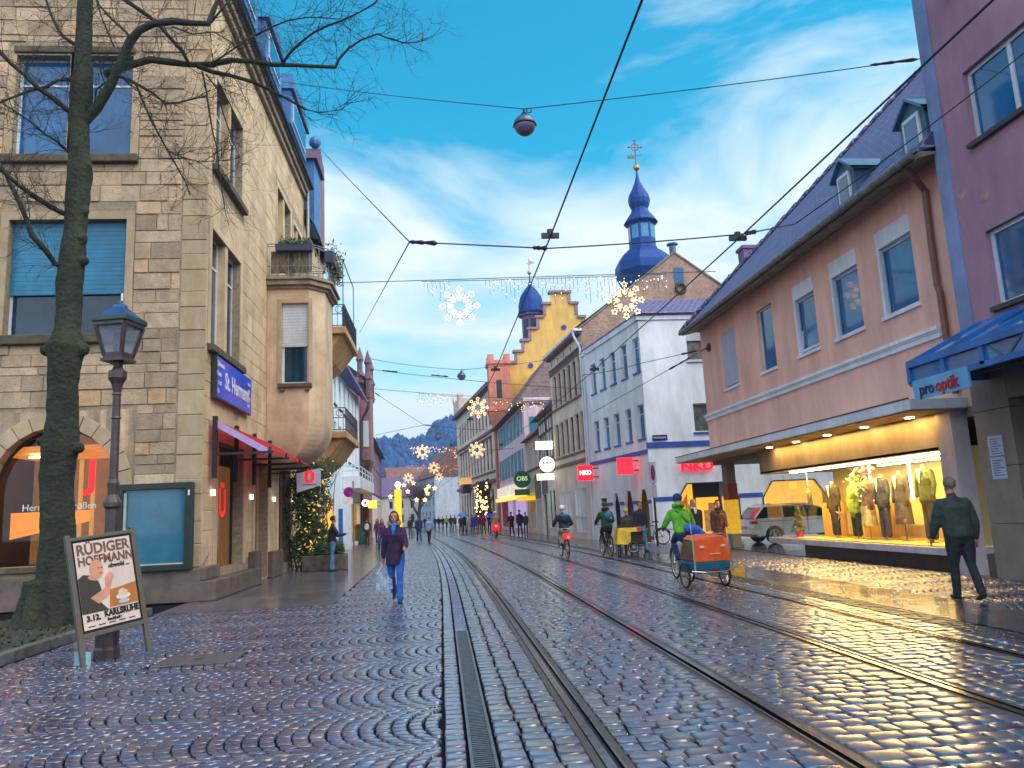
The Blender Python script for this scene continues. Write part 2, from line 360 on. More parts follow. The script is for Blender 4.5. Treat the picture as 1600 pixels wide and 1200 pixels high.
def window(par, M, u0, u1, v0, v1, rec=.16, fw=.055, split=1, tr=0., fm=None, gm=None, sill=True, shutter=0., sm=None, sillm=None, so=.08, small=False, label=None):
    fm = fm or WFRAME; gm = gm or GLASS
    f = MB(M); y0, y1 = -rec - .05, -rec
    f.box(u0, u0 + fw, y0, y1, v0, v1).box(u1 - fw, u1, y0, y1, v0, v1).box(u0 + fw, u1 - fw, y0, y1, v0, v0 + fw).box(u0 + fw, u1 - fw, y0, y1, v1 - fw, v1)
    for k in range(1, split):
        x = u0 + (u1 - u0) * k / split; f.box(x - fw * .6, x + fw * .6, y0 + .004, y1 - .004, v0 + fw, v1 - fw)
    if tr: z = v0 + (v1 - v0) * tr; f.box(u0 + fw, u1 - fw, y0 + .008, y1 - .008, z - fw * .5, z + fw * .5)
    w_ = f.build('window', fm, par)
    if label: w_['label'] = label
    g = MB(M); g.add([(u0 + fw * .5, y0 + .02, v0 + fw * .5), (u1 - fw * .5, y0 + .02, v0 + fw * .5), (u1 - fw * .5, y0 + .02, v1 - fw * .5), (u0 + fw * .5, y0 + .02, v1 - fw * .5)], [(0, 1, 2, 3)])
    g.build('pane', gm, w_, fixn=False)
    if sill: MB(M).box(u0 - .06, u1 + .06, -rec + .002, so, v0 - .09, v0 - .002).build('sill', sillm or SILL, w_)
    if shutter:
        z = v1 - (v1 - v0) * shutter
        MB(M).box(u0 + .01, u1 - .01, y1 + .01, y1 + .05, z, v1 - .005).build('roller_shutter', sm or SHUT, w_)
    return w_
def roofprism(mb, poly3a, poly3b):
    n = len(poly3a); mb.add(list(poly3a) + list(poly3b), [tuple(range(n)), tuple(range(2 * n - 1, n - 1, -1))] + [(i, i + n, (i + 1) % n + n, (i + 1) % n) for i in range(n)])
# ================================================================ GROUND
def bend(y):
    y = np.asarray(y, float); a = np.clip(y - 14, 0, 34); return -.00078 * a * a - .053 * np.clip(y - 48, 0, 400)
def fbend(y): return float(bend(y))
def stones(name, Q, m, gap=.010, hj=.005, inn=.022, tlt=.016, label=None):
    Q = np.asarray(Q, float); n = len(Q); Q[:, :, 0] += bend(Q[:, :, 1])
    c = Q.mean(1, keepdims=True); dv = Q - c; ln = np.linalg.norm(dv, axis=2, keepdims=True) + 1e-6
    h = rng.uniform(-hj, hj, (n, 1)); tl = rng.uniform(-tlt, tlt, (n, 1, 2))
    ring = lambda ins, z: np.concatenate([c + dv * np.clip(1 - ins / ln, .1, 1), (z + h + (dv * tl).sum(2))[:, :, None]], 2)
    j = rng.normal(0, .003, Q.shape)
    dv = dv + j
    V = np.concatenate([ring(gap, -.024), ring(gap + .004, -.005), ring(gap + inn * .5, .0), ring(gap + inn, .0015), np.concatenate([c, (h + .0025)[:, :, None]], 2)], 1)
    f4 = np.array([[r * 4 + k, r * 4 + (k + 1) % 4, r * 4 + 4 + (k + 1) % 4, r * 4 + 4 + k] for r in range(3) for k in range(4)])
    f3 = np.array([[12, 13, 16], [13, 14, 16], [14, 15, 16], [15, 12, 16]])
    base = (np.arange(n) * 17)[:, None, None]
    loops = np.concatenate([(f4[None] + base).reshape(n, -1), (f3[None] + base).reshape(n, -1)], 1).ravel()
    tot = np.tile(np.array([4] * 12 + [3] * 4), n); st = np.concatenate([[0], np.cumsum(tot)[:-1]])
    me = bpy.data.meshes.new(name); me.vertices.add(n * 17); me.vertices.foreach_set('co', V.ravel())
    me.loops.add(len(loops)); me.loops.foreach_set('vertex_index', loops.astype(np.int32)); me.polygons.add(len(tot))
    me.polygons.foreach_set('loop_start', st.astype(np.int32)); me.polygons.foreach_set('loop_total', tot.astype(np.int32))
    me.update(calc_edges=True); me.polygons.foreach_set('use_smooth', [True] * len(tot)); me.materials.append(m)
    o = bpy.data.objects.new(name, me); col.objects.link(o); o['kind'] = 'structure'
    if label: o['label'] = label
    return o
def tone(m, cs):      # every stone has its own tone
    n = m.node_tree.nodes; l = m.node_tree.links; b = n['Principled BSDF']; g = n.new('ShaderNodeNewGeometry')
    r = n.new('ShaderNodeValToRGB'); l.new(g.outputs['Random Per Island'], r.inputs[0]); r.color_ramp.interpolation = 'CONSTANT'
    e = r.color_ramp.elements; e[0].color = (*cs[0][1], 1); e[1].position = cs[1][0]; e[1].color = (*cs[1][1], 1)
    for p, c_ in cs[2:]: q = e.new(p); q.color = (*c_, 1)
    mu = n.new('ShaderNodeMix'); mu.data_type = 'RGBA'; mu.blend_type = 'MULTIPLY'; mu.inputs[0].default_value = 1
    src = b.inputs['Base Color'].links[0].from_socket; l.new(src, mu.inputs[6]); l.new(r.outputs[0], mu.inputs[7]); l.new(mu.outputs[2], b.inputs['Base Color'])
    return b
def settmat(name, c, c2, rough, isl=.5):
    m = mat(name, c, rough, 0, 1.3, bump=.15, bs=45, island=isl, c2=c2, rvar=.1, bd=.004, coat=.9, spec=.7, grime=.1)
    b = tone(m, [(0, (.85, .70, 1.05)), (.22, (.5, .85, 1.25)), (.4, (1.1, .85, .85)), (.58, (.7, .75, 1.1)), (.74, (.3, .85, 1.2)), (.88, (1.1, 1.0, .7))])
    b.inputs['Coat Roughness'].default_value = .16; b.inputs['Coat IOR'].default_value = 1.85
    return m
FANM = settmat('wet fan setts', (.095, .088, .145), (.038, .04, .085), .36)
SETM = settmat('wet track setts', (.09, .10, .14), (.038, .048, .08), .36)
GROUT = mat('dark wet joint sand', (.008, .009, .014), .95, .3, 20, .4, 80, spec=.1)
WETS = mat('wet asphalt sheet', (.055, .055, .075), .22, .35, 1.6, .5, 90, rvar=.12, coat=.4, bd=.003)
SLAB = mat('damp footpath slabs', (.20, .165, .17), .38, .25, 1.4, .3, 70, rvar=.14, coat=.25, bd=.004)

MB().add([(-1500, -300, -.03), (1500, -300, -.03), (1500, 3000, -.03), (-1500, 3000, -.03)], [(0, 1, 2, 3)]).build('ground', GROUT, kind='structure', fixn=False)
# fan setts of the square, left of the channel
def fans(x0, x1, y0, y1, clip=None, W=1.15, p=.125, seg=11):
    Rr = W / 2 ** .5; Q = []; k = int((y1 - y0) / W) + 1
    ph = np.linspace(-pi / 4, pi / 4, seg + 1); fx = Rr * (1 - np.cos(ph)) ; fy = Rr * np.sin(ph)
    for b in range(k):
        yc = y0 + (b + .5) * W; off = random.uniform(0, p)
        for i in range(int((x1 - x0) / p) + 4):
            x = x0 - .3 + off + i * p
            wob = random.uniform(-.008, .008)
            ph2 = ph + random.uniform(-.04, .04); ph2[0] = -pi / 4; ph2[-1] = pi / 4
            fx = Rr * (1 - np.cos(ph2)); fy = Rr * np.sin(ph2)
            for j in range(seg):
                Q.append(((x + fx[j] + wob, yc + fy[j]), (x + p + fx[j], yc + fy[j]), (x + p + fx[j+1], yc + fy[j+1]), (x + fx[j+1] + wob, yc + fy[j+1])))
    Q = np.array(Q); Q[:, :, 0] = np.clip(Q[:, :, 0], x0, x1); c = Q.mean(1); ok = (Q[:, :, 0].max(1) - Q[:, :, 0].min(1) > .06) & (Q[:, 2, 0] - Q[:, 3, 0] > .04) & (Q[:, 1, 0] - Q[:, 0, 0] > .04)
    if clip is not None: ok &= clip(c[:, 0], c[:, 1])
    return Q[ok]
def inpatch(x, y, a, b, c, d): return (x > a) & (x < b) & (y > c) & (y < d)
PATCH = [(-3.55, -2.55, 9.95, 10.75)]
left = fans(-5.6, -.04, 3.6, 60, lambda x, y: ~((y > 15.9) & (x < -2.2)) & ~inpatch(x, y, -3.57, -2.53, 9.9, 10.8) & ~((y > 13.85) & (y < 14.05)))
fill = []      # straight row along the channel and the cross row
for i in range(int((62 - 3.4) / .15)):
    y = 3.4 + i * .15; fill.append(((-.03, y), (.125, y), (.125, y + .15), (-.03, y + .15)))
for i in range(36):
    x = -5.55 + i * .152
    if x < -.2: fill.append(((x, 13.87), (x + .152, 13.87), (x + .152, 14.03), (x, 14.03)))
stones('pavement', np.concatenate([left, np.array(fill)]), FANM, gap=.0075, hj=.0035, inn=.016, tlt=.014)
# manhole cover in the square
def sheet(name, pts, m, kind='structure', z=0.0, par=None, **k): return MB().add([(x, y, z) for x, y in pts], [tuple(range(len(pts)))]).build(name, m, par, kind=kind, fixn=False, **k)
mh = thing('manhole_cover', (-3.05, 10.35, 0), 'rectangular grey cover plate set in the fan cobbles near the poster board', 'manhole cover')
MB().box(-3.53, -2.57, 9.97, 10.74, -.02, .003).build('cover_plate', mat('cover concrete', (.10, .085, .1), .5, .3, 8, .5, 60), mh, bevel=.006)
MB().box(-3.13, -3.0, 10.3, 10.38, .003, .006).build('lifting_slot', IRON, mh)
# track zone setts
T = []
def rows(x0, x1, n, y0, y1, dy, stagger=.5, jit=.012, dyj=.0):
    y = y0; r = 0
    while y < y1:
        d = dy * random.uniform(.86, 1.14); w = (x1 - x0) / n; xs = [x0 + w * i for i in range(n + 1)]
        if stagger:
            ws = [random.uniform(.72, 1.28) for _ in range(n + r % 2)]; tt = sum(ws); xs = [x0 + (x1 - x0) * sum(ws[:i]) / tt for i in range(len(ws) + 1)]
        xs = [xs[0]] + [x + random.uniform(-jit, jit) for x in xs[1:-1]] + [xs[-1]]
        for a, b in zip(xs, xs[1:]):
            if b - a > .05: T.append(((a, y), (b, y), (b, y + d), (a, y + d)))
        y += d; r += 1
rows(.335, .93, 3, 3.4, 66, .18, 0)
rows(1.17, 2.38, 6, 3.4, 66, .175, .5)
rows(2.60, 4.08, 7, 3.4, 66, .18, .5)
rows(4.32, 5.53, 6, 3.4, 66, .175, .5)
rows(5.75, 6.12, 2, 3.4, 66, .18, 0)
stones('road', np.array(T), SETM, gap=.011, hj=.006, inn=.030)
T = []
rows(6.14, 6.52, 3, 3.4, 62, .13, .5)
stones('road', np.array(T), mat('dark gutter setts', (.04, .05, .06), .4, .3, 3, .4, 60, island=.4, rvar=.1), gap=.008)
stones('pavement', fans(7.7, 10.4, 3.6, 34, lambda x, y: np.ones_like(x, bool)), FANM)
def strip(name, x0, x1, y0, y1, z, m, dz=.0, steps=60, z1=None):
    mb = MB(); vs = []; fs = []
    for i in range(steps + 1):
        y = y0 + (y1 - y0) * i / steps; b = fbend(y); vs += [(x0 + b, y, z), (x1 + b, y, z if z1 is None else z1)]
    for i in range(steps): k = 2 * i; fs.append((k, k + 1, k + 3, k + 2))
    return mb.add(vs, fs)
sheet('far_street', [(-8, 59), (12, 59), (10, 140), (-14, 140)], WETS, z=-.012)
strip('f', 6.52, 7.72, 3, 66, .004, WETS).build('pavement', WETS, kind='structure', fixn=False)
strip('g', 7.6, 12, 34, 66, -.004, WETS).build('side_pavement', WETS, kind='structure', fixn=False)
sheet('side_street', [(10.4, 29.3), (40, 29.3), (40, 34.6), (9.4, 34.6)], WETS, z=.002)
sheet('passage_floor', [(10.4, 3), (20, 3), (20, 29.3), (10.4, 29.3)], WETS, z=.0015)
sheet('footpath', [(-5.6, 15.9), (-2.2, 15.9), (-2.4, 30), (-3.1, 66), (-7, 66)], brickmat('footpath slabs', (.17, .15, .17), (.11, .10, .13), (.03, .03, .04), 1.3, .9, .012, .2, .3), z=.0)
# rails: bright head, groove, guard lip, and the brownish joint beside them
RAILM = mat('worn wet rail steel', (.20, .22, .28), .2, .3, 12, metal=.9, rvar=.08)
RUST = mat('rusty joint beside rail', (.075, .06, .05), .45, .4, 4, .5, 60, rvar=.2)
GRV = mat('rail groove', (.01, .01, .012), .4)
labs = ['tram rail nearest the drainage channel', 'second tram rail counted from the drainage channel', 'third tram rail counted from the drainage channel, under the cyclists', 'tram rail nearest the lit clothes shop']
for k, x in enumerate((1.05, 2.49, 4.2, 5.64)):
    s = -1 if k % 2 == 0 else 1; t = thing('tram_rail', (x, 4, 0), labs[k], 'tram rail', 'tram rails in the cobbles')
    a, b = sorted((x, x + s * .062)); strip('h', a, b, 3, 120, .004, RAILM, steps=110).build('rail_head', RAILM, t, fixn=False)
    a, b = sorted((x, x - s * .045)); strip('h', a, b, 3, 120, -.025, GRV, steps=110).build('groove', GRV, t, fixn=False)
    a, b = sorted((x - s * .045, x - s * .065)); strip('h', a, b, 3, 120, .002, RAILM, steps=110).build('guard_lip', RAILM, t, fixn=False)
    mb = strip('h', x - .125, x - .066, 3, 120, -.008, RUST, steps=110); m2 = strip('h', x + .066, x + .12, 3, 120, -.008, RUST, steps=110)
    mb.add(m2.v, m2.f); mb.build('bedding', RUST, t, fixn=False)
# drainage channel: smooth strip with edge irons, then a slotted grating close to the camera
ch = thing('drainage_channel', (.22, 4, 0), 'drainage channel with slotted iron grating along the left rail', 'drain')
CHM = mat('smooth channel stone', (.03, .06, .20), .25, .3, 5, .3, 60, rvar=.1, coat=.3)
strip('h', .145, .315, 11.4, 66, -.004, CHM).build('channel_stone', CHM, ch, fixn=False)
mb = MB(); y = 3.4; g = MB()
while y < 11.35:
    mb.box(.165, .295, y, y + .022, -.02, .0); y += .045
mb.box(.14, .163, 3.4, 11.38, -.02, .004).box(.297, .32, 3.4, 11.38, -.02, .004)
mb.build('grating', mat('wet cast iron', (.09, .10, .14), .3, .3, 14, metal=.6), ch)
strip('h', .93, .985, 3, 66, -.006, RUST, steps=80).build('joint_strip', RUST, ch, fixn=False)
# raised verge with kerb on the left
MB().box(-40, -5.86, 2, 15.6, -.03, .085).build('ground', mat('mossy verge soil', (.035, .04, .028), .9, .4, 6, .8, 50, c2=(.012, .022, .01)), kind='structure')
kb = MB(); y = 4.2
while y < 15.5: kb.box(-5.86, -5.70, y, y + .98, -.03, .12); y += 1.0
kb.build('kerb', mat('kerb stone', (.12, .125, .13), .55, .3, 7, .5, 60, rvar=.15), kind='structure', bevel=.012)

# ================================================================ LEFT SANDSTONE HOUSE
RUB = mat('sandstone rubble', (.56, .45, .32), .85, .2, 3.5, .9, 26, island=.3, c2=(.35, .27, .19), bd=.025)
tone(RUB, [(0, (1, 1, 1)), (.2, (.86, .84, .82)), (.34, (1.04, .99, .93)), (.55, (.93, .89, .85)), (.70, (1.08, 1.05, 1.02)), (.87, (1.0, .84, .66)), (.93, (.70, .68, .67)), (.96, (1.08, .97, .87))])
ASH = mat('dressed sandstone', (.50, .40, .27), .82, .1, 2.2, .5, 35, island=.13, c2=(.40, .29, .17), bd=.012)
ASHS = mat('warm side ashlar', (.68, .53, .34), .82, .1, 1.6, .6, 30, island=.12, c2=(.46, .33, .2), bd=.012)
MORT = mat('lime mortar', (.34, .28, .20), .9, .2, 9, .6, 50)
PLIN = mat('stained plinth stone', (.17, .13, .11), .7, .3, 3, .7, 30, c2=(.07, .06, .05), bd=.02)
LH = thing('sandstone_corner_house', (-5.43, 18.3, 0), 'old sandstone corner house of rough blocks with blue shutters and an arched shop window', 'house')
XF, YF = -5.43, 18.3
Mf, _ = frame((-16, YF), (XF, YF), False)          # front facade: u = x + 16
ux = lambda x: x + 16
fo = [(ux(-10.05), ux(-8.78), 10.66, 13.3), (ux(-8.6), ux(-7.3), 10.66, 13.3), (ux(-9.98), ux(-7.31), 6.2, 9.02), (ux(-10.05), ux(-7.30), .95, 2.6), (ux(-16), ux(-14), 6.2, 9)]
arc0, arc1, spr = ux(-10.05), ux(-7.30), 2.6
fh = fo[:3] + fo[4:] + [(arc0, arc1, .95, 4.02)]
mb = MB(Mf); wall_holes(mb, 10.57, .0, 15.6, fh, .3, (13.3, 1, 0))
Ms, Ls = frame((XF, YF), (XF, 31.6), False)       # side facade: u = y - 18.3
us = lambda y: y - YF
sid = []
for y0, y1, z0, z1 in ((18.62, 21.35, 5.95, 8.9), (18.75, 21.4, 10.6, 13.0), (26.2, 28.6, 11.0, 13.4), (29.2, 30.9, 10.9, 13.2)):
    sid.append((us(y0), us(y1), z0, z1))
sarch = [(us(19.45), us(21.95), .62, 3.7), (us(23.3), us(25.0), .05, 3.5), (us(26.6), us(28.6), .3, 3.5)]
mb2 = MB(Ms); wall_holes(mb2, Ls, 0, 15.6, sid + sarch, .28)
mb.v, k = mb.v + mb2.v, len(mb.v); mb.f += [tuple(i + k for i in f) for f in mb2.f]
wl = mb.build('wall', MORT, LH)
# rubble and dressed blocks
def expand(o, e): return (o[0] - e, o[1] + e, o[2] - .02, o[3] + e)
mb = MB(Mf); q0 = 10.57 - .62
exc = [expand(o, .2) for o in fo[:3] + fo[4:]] + [(arc0 - .36, arc1 + .36, 0, 4.36)]
blocks(mb, ux(-12.6), q0, .75, 15.5, exc, (.17, .42), (.25, 1.1), .045, .006, .012, rs=3)
mb.build('rubble_stones', RUB, LH)
mb = MB(Mf); blocks(mb, q0 + .02, 10.57, .75, 15.5, [], (.34, .62), (.5, .7), .03, .005, .012, rs=5)
for o in fo[:3] + fo[4:]:     # surrounds
    a, b, c, d = o
    mb.box(a - .19, a, 0, .03, c, d + .2).box(b, b + .19, 0, .03, c, d + .2).box(a, b, 0, .033, d, d + .2)
mb.build('quoins', ASH, LH, bevel=.006)
mb = MB(Ms); blocks(mb, 0, Ls, .75, 15.2, [expand(o, .22) for o in sid] + [(o[0] - .28, o[1] + .28, 0, o[3] + .3) for o in sarch] + [(6.4, 9.2, 4.0, 9.6)], (.3, .55), (.5, 1.3), .012, .004, .008, rs=9)
for o in sid:
    a, b, c, d = o
    mb.box(a - .21, a, 0, .03, c, d + .2).box(b, b + .21, 0, .03, c, d + .2).box(a, b, 0, .033, d, d + .2)
for o in sarch:
    a, b, c, d = o
    mb.box(a - .27, a, 0, .03, c, d).box(b, b + .27, 0, .03, c, d).box(a - .27, b + .27, 0, .033, d + .002, d + .3)
mb.build('side_ashlar', ASHS, LH, bevel=.005)
# arch ring, spandrels and the lit shop behind
mb = MB(Mf); cx = (arc0 + arc1) / 2; ra = (arc1 - arc0) / 2; nseg = 13; zc = spr
for i in range(nseg):
    a0, a1 = pi * i / nseg + .006, pi * (i + 1) / nseg - .006
    pl = [(cx + r * cos(a), zc + r * (4.02 - spr) / ra * sin(a)) for r, a in ((ra, a0), (ra + .34, a0), (ra + .34, a1), (ra, a1))]
    mb.prism(pl, -.29, .05 + .006 * (i % 2))
for s in (0, 1):      # jamb stones
    x0, x1 = (arc0 - .34, arc0) if s == 0 else (arc1, arc1 + .34)
    z = .95
    while z < spr - .02: mb.box(x0 + .0, x1, -.29 if s == 0 else -.29, .05, z + .004, min(z + .41, spr) - .004); z += .41
mb.build('arch_ring', ASH, LH, bevel=.008)
mb = MB(Mf); top = 4.4; step = 16
for s in (0, 1):       # spandrel infill between ring and rubble
    for i in range(step):
        a0 = pi / 2 * i / step; a1 = pi / 2 * (i + 1) / step; r = ra + .33; kz = (4.02 - spr) / ra
        x0, x1 = r * cos(a1), r * cos(a0); zz = zc + r * kz * sin(a0)
        if s == 0: x0, x1 = -x1, -x0
        mb.box(cx + x0, cx + x1, -.05, .012, zz, top)
mb.build('spandrel', RUB, LH)
mb = MB(Mf); mb.box(arc0 - .35, arc1 + .35, -.3, .12, .82, .948); mb.build('window_sill', SILL, LH, bevel=.01)
MB(Mf).box(2, 10.6, 0, .1, 0, .72).build('plinth', PLIN, LH, bevel=.02)
MB(Ms).box(-.1, us(22.6), 0, .36, 0, .45).box(us(22.6), us(23.3), 0, .22, 0, .9).box(us(25.0), us(26.5), 0, .2, 0, .8).box(-.1, us(19.4), 0, .13, .45, .75).each('side_plinth', PLIN, LH, bevel=.03)
# shop room behind the arch
OR = mat('glowing orange interior wall', (.62, .20, .03), .7, .2, 2, emit=.34, ecol=(1, .30, .03))  # light inside the shop is put in as the wall's own glow
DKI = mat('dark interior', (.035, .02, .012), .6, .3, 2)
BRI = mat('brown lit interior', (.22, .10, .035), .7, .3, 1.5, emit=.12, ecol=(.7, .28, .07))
LAMP = mat('warm shop lamp', (1, .8, .5), .5, emit=14, ecol=(1, .75, .4))
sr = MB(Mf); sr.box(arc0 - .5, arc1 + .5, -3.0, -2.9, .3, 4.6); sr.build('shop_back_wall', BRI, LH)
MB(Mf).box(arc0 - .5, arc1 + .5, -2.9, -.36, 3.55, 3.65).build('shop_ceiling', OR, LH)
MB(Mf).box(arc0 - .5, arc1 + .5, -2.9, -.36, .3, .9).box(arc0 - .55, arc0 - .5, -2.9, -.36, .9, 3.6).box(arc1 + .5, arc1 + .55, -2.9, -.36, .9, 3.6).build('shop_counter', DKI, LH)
MB(Mf).prism([(arc0 + .05, 1.55), (arc1 - .95, 1.9), (arc1 - .95, 2.16), (arc0 + .05, 2.16)], -.9, -.86).build('orange_banner', mat('glowing orange banner', (.75, .2, .02), .6, emit=.45, ecol=(1, .28, .02)), LH)  # banner is given a glow of its own to look lit
for x in (arc0 + .45, arc1 - .35): MB(Mf).box(x - .2, x + .35, -1.2, -1.12, 3.46, 3.5).build('shop_lamp', LAMP, LH)
mb = MB(Mf)
for x in (.35, .8, 1.1, 2.2): MB(Mf).box(arc0 + x, arc0 + x + .07, -2.6, -2.5, .9, 3.5).build('shop_shelf_post', mat('lit shelf posts', (.5, .25, .08), .5, emit=.25, ecol=(1, .5, .12)), LH)
mb = MB(Mf); rd = random.Random(2)
for i in range(26): mb.box(*(lambda x, z: (x, x + rd.uniform(.1, .25), -1.0 + rd.uniform(0, .3), -.6, z, z + rd.uniform(.02, .05)))(arc1 - 1.3 + rd.uniform(0, 1.0), .98 + .03 * (i % 6)))
mb.build('stacked_shirts', mat('folded shirts', (.45, .38, .27), .8, .3, 6, island=.5), LH)
gl = MB(Mf); gl.add([(arc0, -.3, .95), (arc1, -.3, .95), (arc1, -.3, 4.02), (arc0, -.3, 4.02)], [(0, 1, 2, 3)]); gl = gl.build('shop_window', CLEAR, LH, fixn=False)
WHT = mat('white lettering', (.8, .8, .8), .5); RED = mat('red lettering', (.7, .012, .02), .4, emit=.35, ecol=(1, .02, .02))
text('Herrenübergrößen', 'lettering', WHT, gl, facing((-8.66, YF + .285, 2.24), 0, -1), .21, .003, 0)
text('J', 'logo', RED, gl, facing((-7.98, YF + .285, 2.95), 0, -1), .85, .003, .03)
mb = MB(Mf)
for i in range(13):
    a = pi * i / 12; mb.v.append(tuple(Mf @ Vector((cx + (ra - .03) * cos(a), -.27, zc + (1.39) * sin(a)))))
mb = MB(Mf); P = [(cx + (ra - .03) * cos(pi * i / 20), -.27, zc + 1.39 * sin(pi * i / 20)) for i in range(21)]
mb.tube([(cx + ra - .03, -.27, .95)] + P + [(cx - ra + .03, -.27, .95)], .035, 6).build('window_frame', DARKW, LH)
# windows of the front
BSH = mat('blue roller shutter', (.02, .22, .40), .4, .12, 2, wave=(9, .9, 'v'))
for o in fo[:2]:
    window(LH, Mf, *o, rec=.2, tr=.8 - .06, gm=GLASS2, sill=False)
window(LH, Mf, *fo[2], rec=.22, split=2, sill=False, shutter=.64, sm=BSH); window(LH, Mf, *fo[4], rec=.22, split=2, sill=False, shutter=.5, sm=BSH)
MB(Mf).box(fo[0][0] - .22, fo[1][1] + .22, .0, .16, 10.44, 10.655).box(fo[2][0] - .5, fo[2][1] + .35, 0, .16, 5.96, 6.195).each('ledge', SILL, LH, bevel=.03)
MB(Mf).box(fo[0][0] - .05, fo[1][1] + .05, .02, .1, 13.35, 13.52).build('hood_mould', SILL, LH, bevel=.02)
# side windows: two lights with a stone mullion
for k, o in enumerate(sid):
    a, b, c, d = o; m_ = (a + b) / 2
    MB(Ms).box(m_ - .12, m_ + .12, -.24, .0, c, d).build('mullion', ASHS, LH)
    window(LH, Ms, a, m_ - .12, c, d, rec=.2, tr=.75, sill=False); window(LH, Ms, m_ + .12, b, c, d, rec=.2, tr=.75, sill=False)
    MB(Ms).box(a - .2, b + .2, -.2, .16, c - .18, c - .002).build('side_sill', SILL, LH, bevel=.02)
# side shop openings
for k, o in enumerate(sarch):
    a, b, c, d = o
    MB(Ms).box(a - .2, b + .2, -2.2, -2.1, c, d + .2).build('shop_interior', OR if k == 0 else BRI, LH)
    pn = MB(Ms); pn.add([(a, -.3, c), (b, -.3, c), (b, -.3, d), (a, -.3, d)], [(0, 1, 2, 3)]); pn = pn.build('side_shop_window', CLEAR, LH, fixn=False)
    MB(Ms).box(a, a + .07, -.33, -.27, c, d).box(b - .07, b, -.33, -.27, c, d).box(a + .07, b - .07, -.33, -.27, d - .07, d).build('shop_frame', ASHS if k else DARKW, LH)
    if k == 0: text('Ü', 'logo', RED, pn, facing((XF - .285, 21.0, 2.2), 1, 0), 1.0, .003, .03)
for y in (18.95, 22.7, 25.7, 28.85): MB(Ms).box(us(y) - .05, us(y) + .05, .03, .1, 2.36, 2.5).build('wall_light', mat('small white wall light', (.8, .8, .75), .4, emit=1.5, ecol=(1, .95, .8)), LH)
# cornice, gutter, mansard and dormers
CORN = mat('cornice stone', (.30, .24, .17), .8, .2, 3, .4)
mb = MB(Ms); mb.box(-.2, Ls, 0, .14, 15.2, 15.4).box(-.25, Ls, 0, .24, 15.4, 15.6).box(-.3, Ls, 0, .32, 15.62, 15.7)
mb.build('cornice', CORN, LH, bevel=.02)
MB(Mf).box(0, 10.4, 0, .4, 15.3, 15.68).build('front_cornice', CORN, LH, bevel=.02)
MB().tube([(XF + .38, 17.9, 15.70), (XF + .38, 31.6, 15.70)], .07, 8).build('gutter', mat('dark blue zinc', (.03, .07, .16), .4, .2, 5, metal=.4), LH)
SLATE = mat('blue slate', (.035, .13, .34), .5, .3, 3, .5, 30, wave=(2.6, .8, 'v'), bd=.02)
mb = MB(); A, B = 18.0, 31.6
mb.add([(XF + .3, A, 15.7), (XF + .3, B, 15.7), (XF - 1.0, B, 19.6), (XF - 1.0, A + .9, 19.6), (XF - 5, B, 20.6), (XF - 5, A + 3, 20.6), (XF - 10.5, A, 15.7), (XF - 10.5, B, 15.7)], [(0, 1, 2, 3), (3, 2, 4, 5), (0, 3, 5, 6), (1, 7, 4, 2), (5, 4, 7, 6)])
mb.build('roof', SLATE, LH)
BLP = mat('blue painted dormer', (.04, .17, .42), .5, .15, 3)
for y0, y1 in ((18.9, 21.0), (22.0, 24.4), (26.0, 29.2)):
    d = MB(); d.box(XF - 1.3, XF + .5, y0, y1, 15.72, 17.0); dm = d.build('dormer', BLP, LH)
    t = MB(); n = 10; pl = [(y0 - .1 + (y1 - y0 + .2) * i / n, 17.0 + .55 * sin(pi * i / n)) for i in range(n + 1)]
    t.prism(pl, XF - 1.5, XF + .62, 'x'); t.build('dormer_roof', SLATE, dm)
    MB().box(XF + .501, XF + .54, y0 + .4, y1 - .4, 15.95, 16.85).build('dormer_window', WFRAME, dm); MB().box(XF + .541, XF + .55, y0 + .47, y1 - .47, 16.03, 16.78).build('dormer_pane', GLASS2, dm)
ch_ = MB().box(XF - 1.2, XF - .2, 30.2, 31.3, 15.7, 20.2).build('chimney', BLP, LH)
MB().tube([(XF + .2, 31.4, 15.5), (XF + .2, 31.4, 9.7)], .08, 8).build('downpipe', STEEL, LH)
# rounded bay with balcony
BX, BY0, BY1 = -3.66, 24.8, 27.5
BAYM = mat('smooth bay render', (.68, .53, .38), .8, .1, 1.5, .25, 40, c2=(.46, .33, .2), bd=.01)
bayp = [(XF, BY0), (BX - .45, BY0), (BX, BY0 + .5), (BX, BY1 - .5), (BX - .45, BY1), (XF, BY1)]
b = MB()
bw = (-4.98, -4.12, 6.05, 8.72)
Mb, bl = frame((XF, BY0), (BX - .45, BY0), False)
bb = MB(Mb); wall_holes(bb, bl, 4.9, 9.45, [(bw[0] - XF, bw[1] - XF, bw[2], bw[3])], .2)
for p, q in zip(bayp[1:], bayp[2:]): bb.M = None; bb.add([(*p, 4.9), (*q, 4.9), (*q, 9.45), (*p, 9.45)], [(0, 1, 2, 3)])
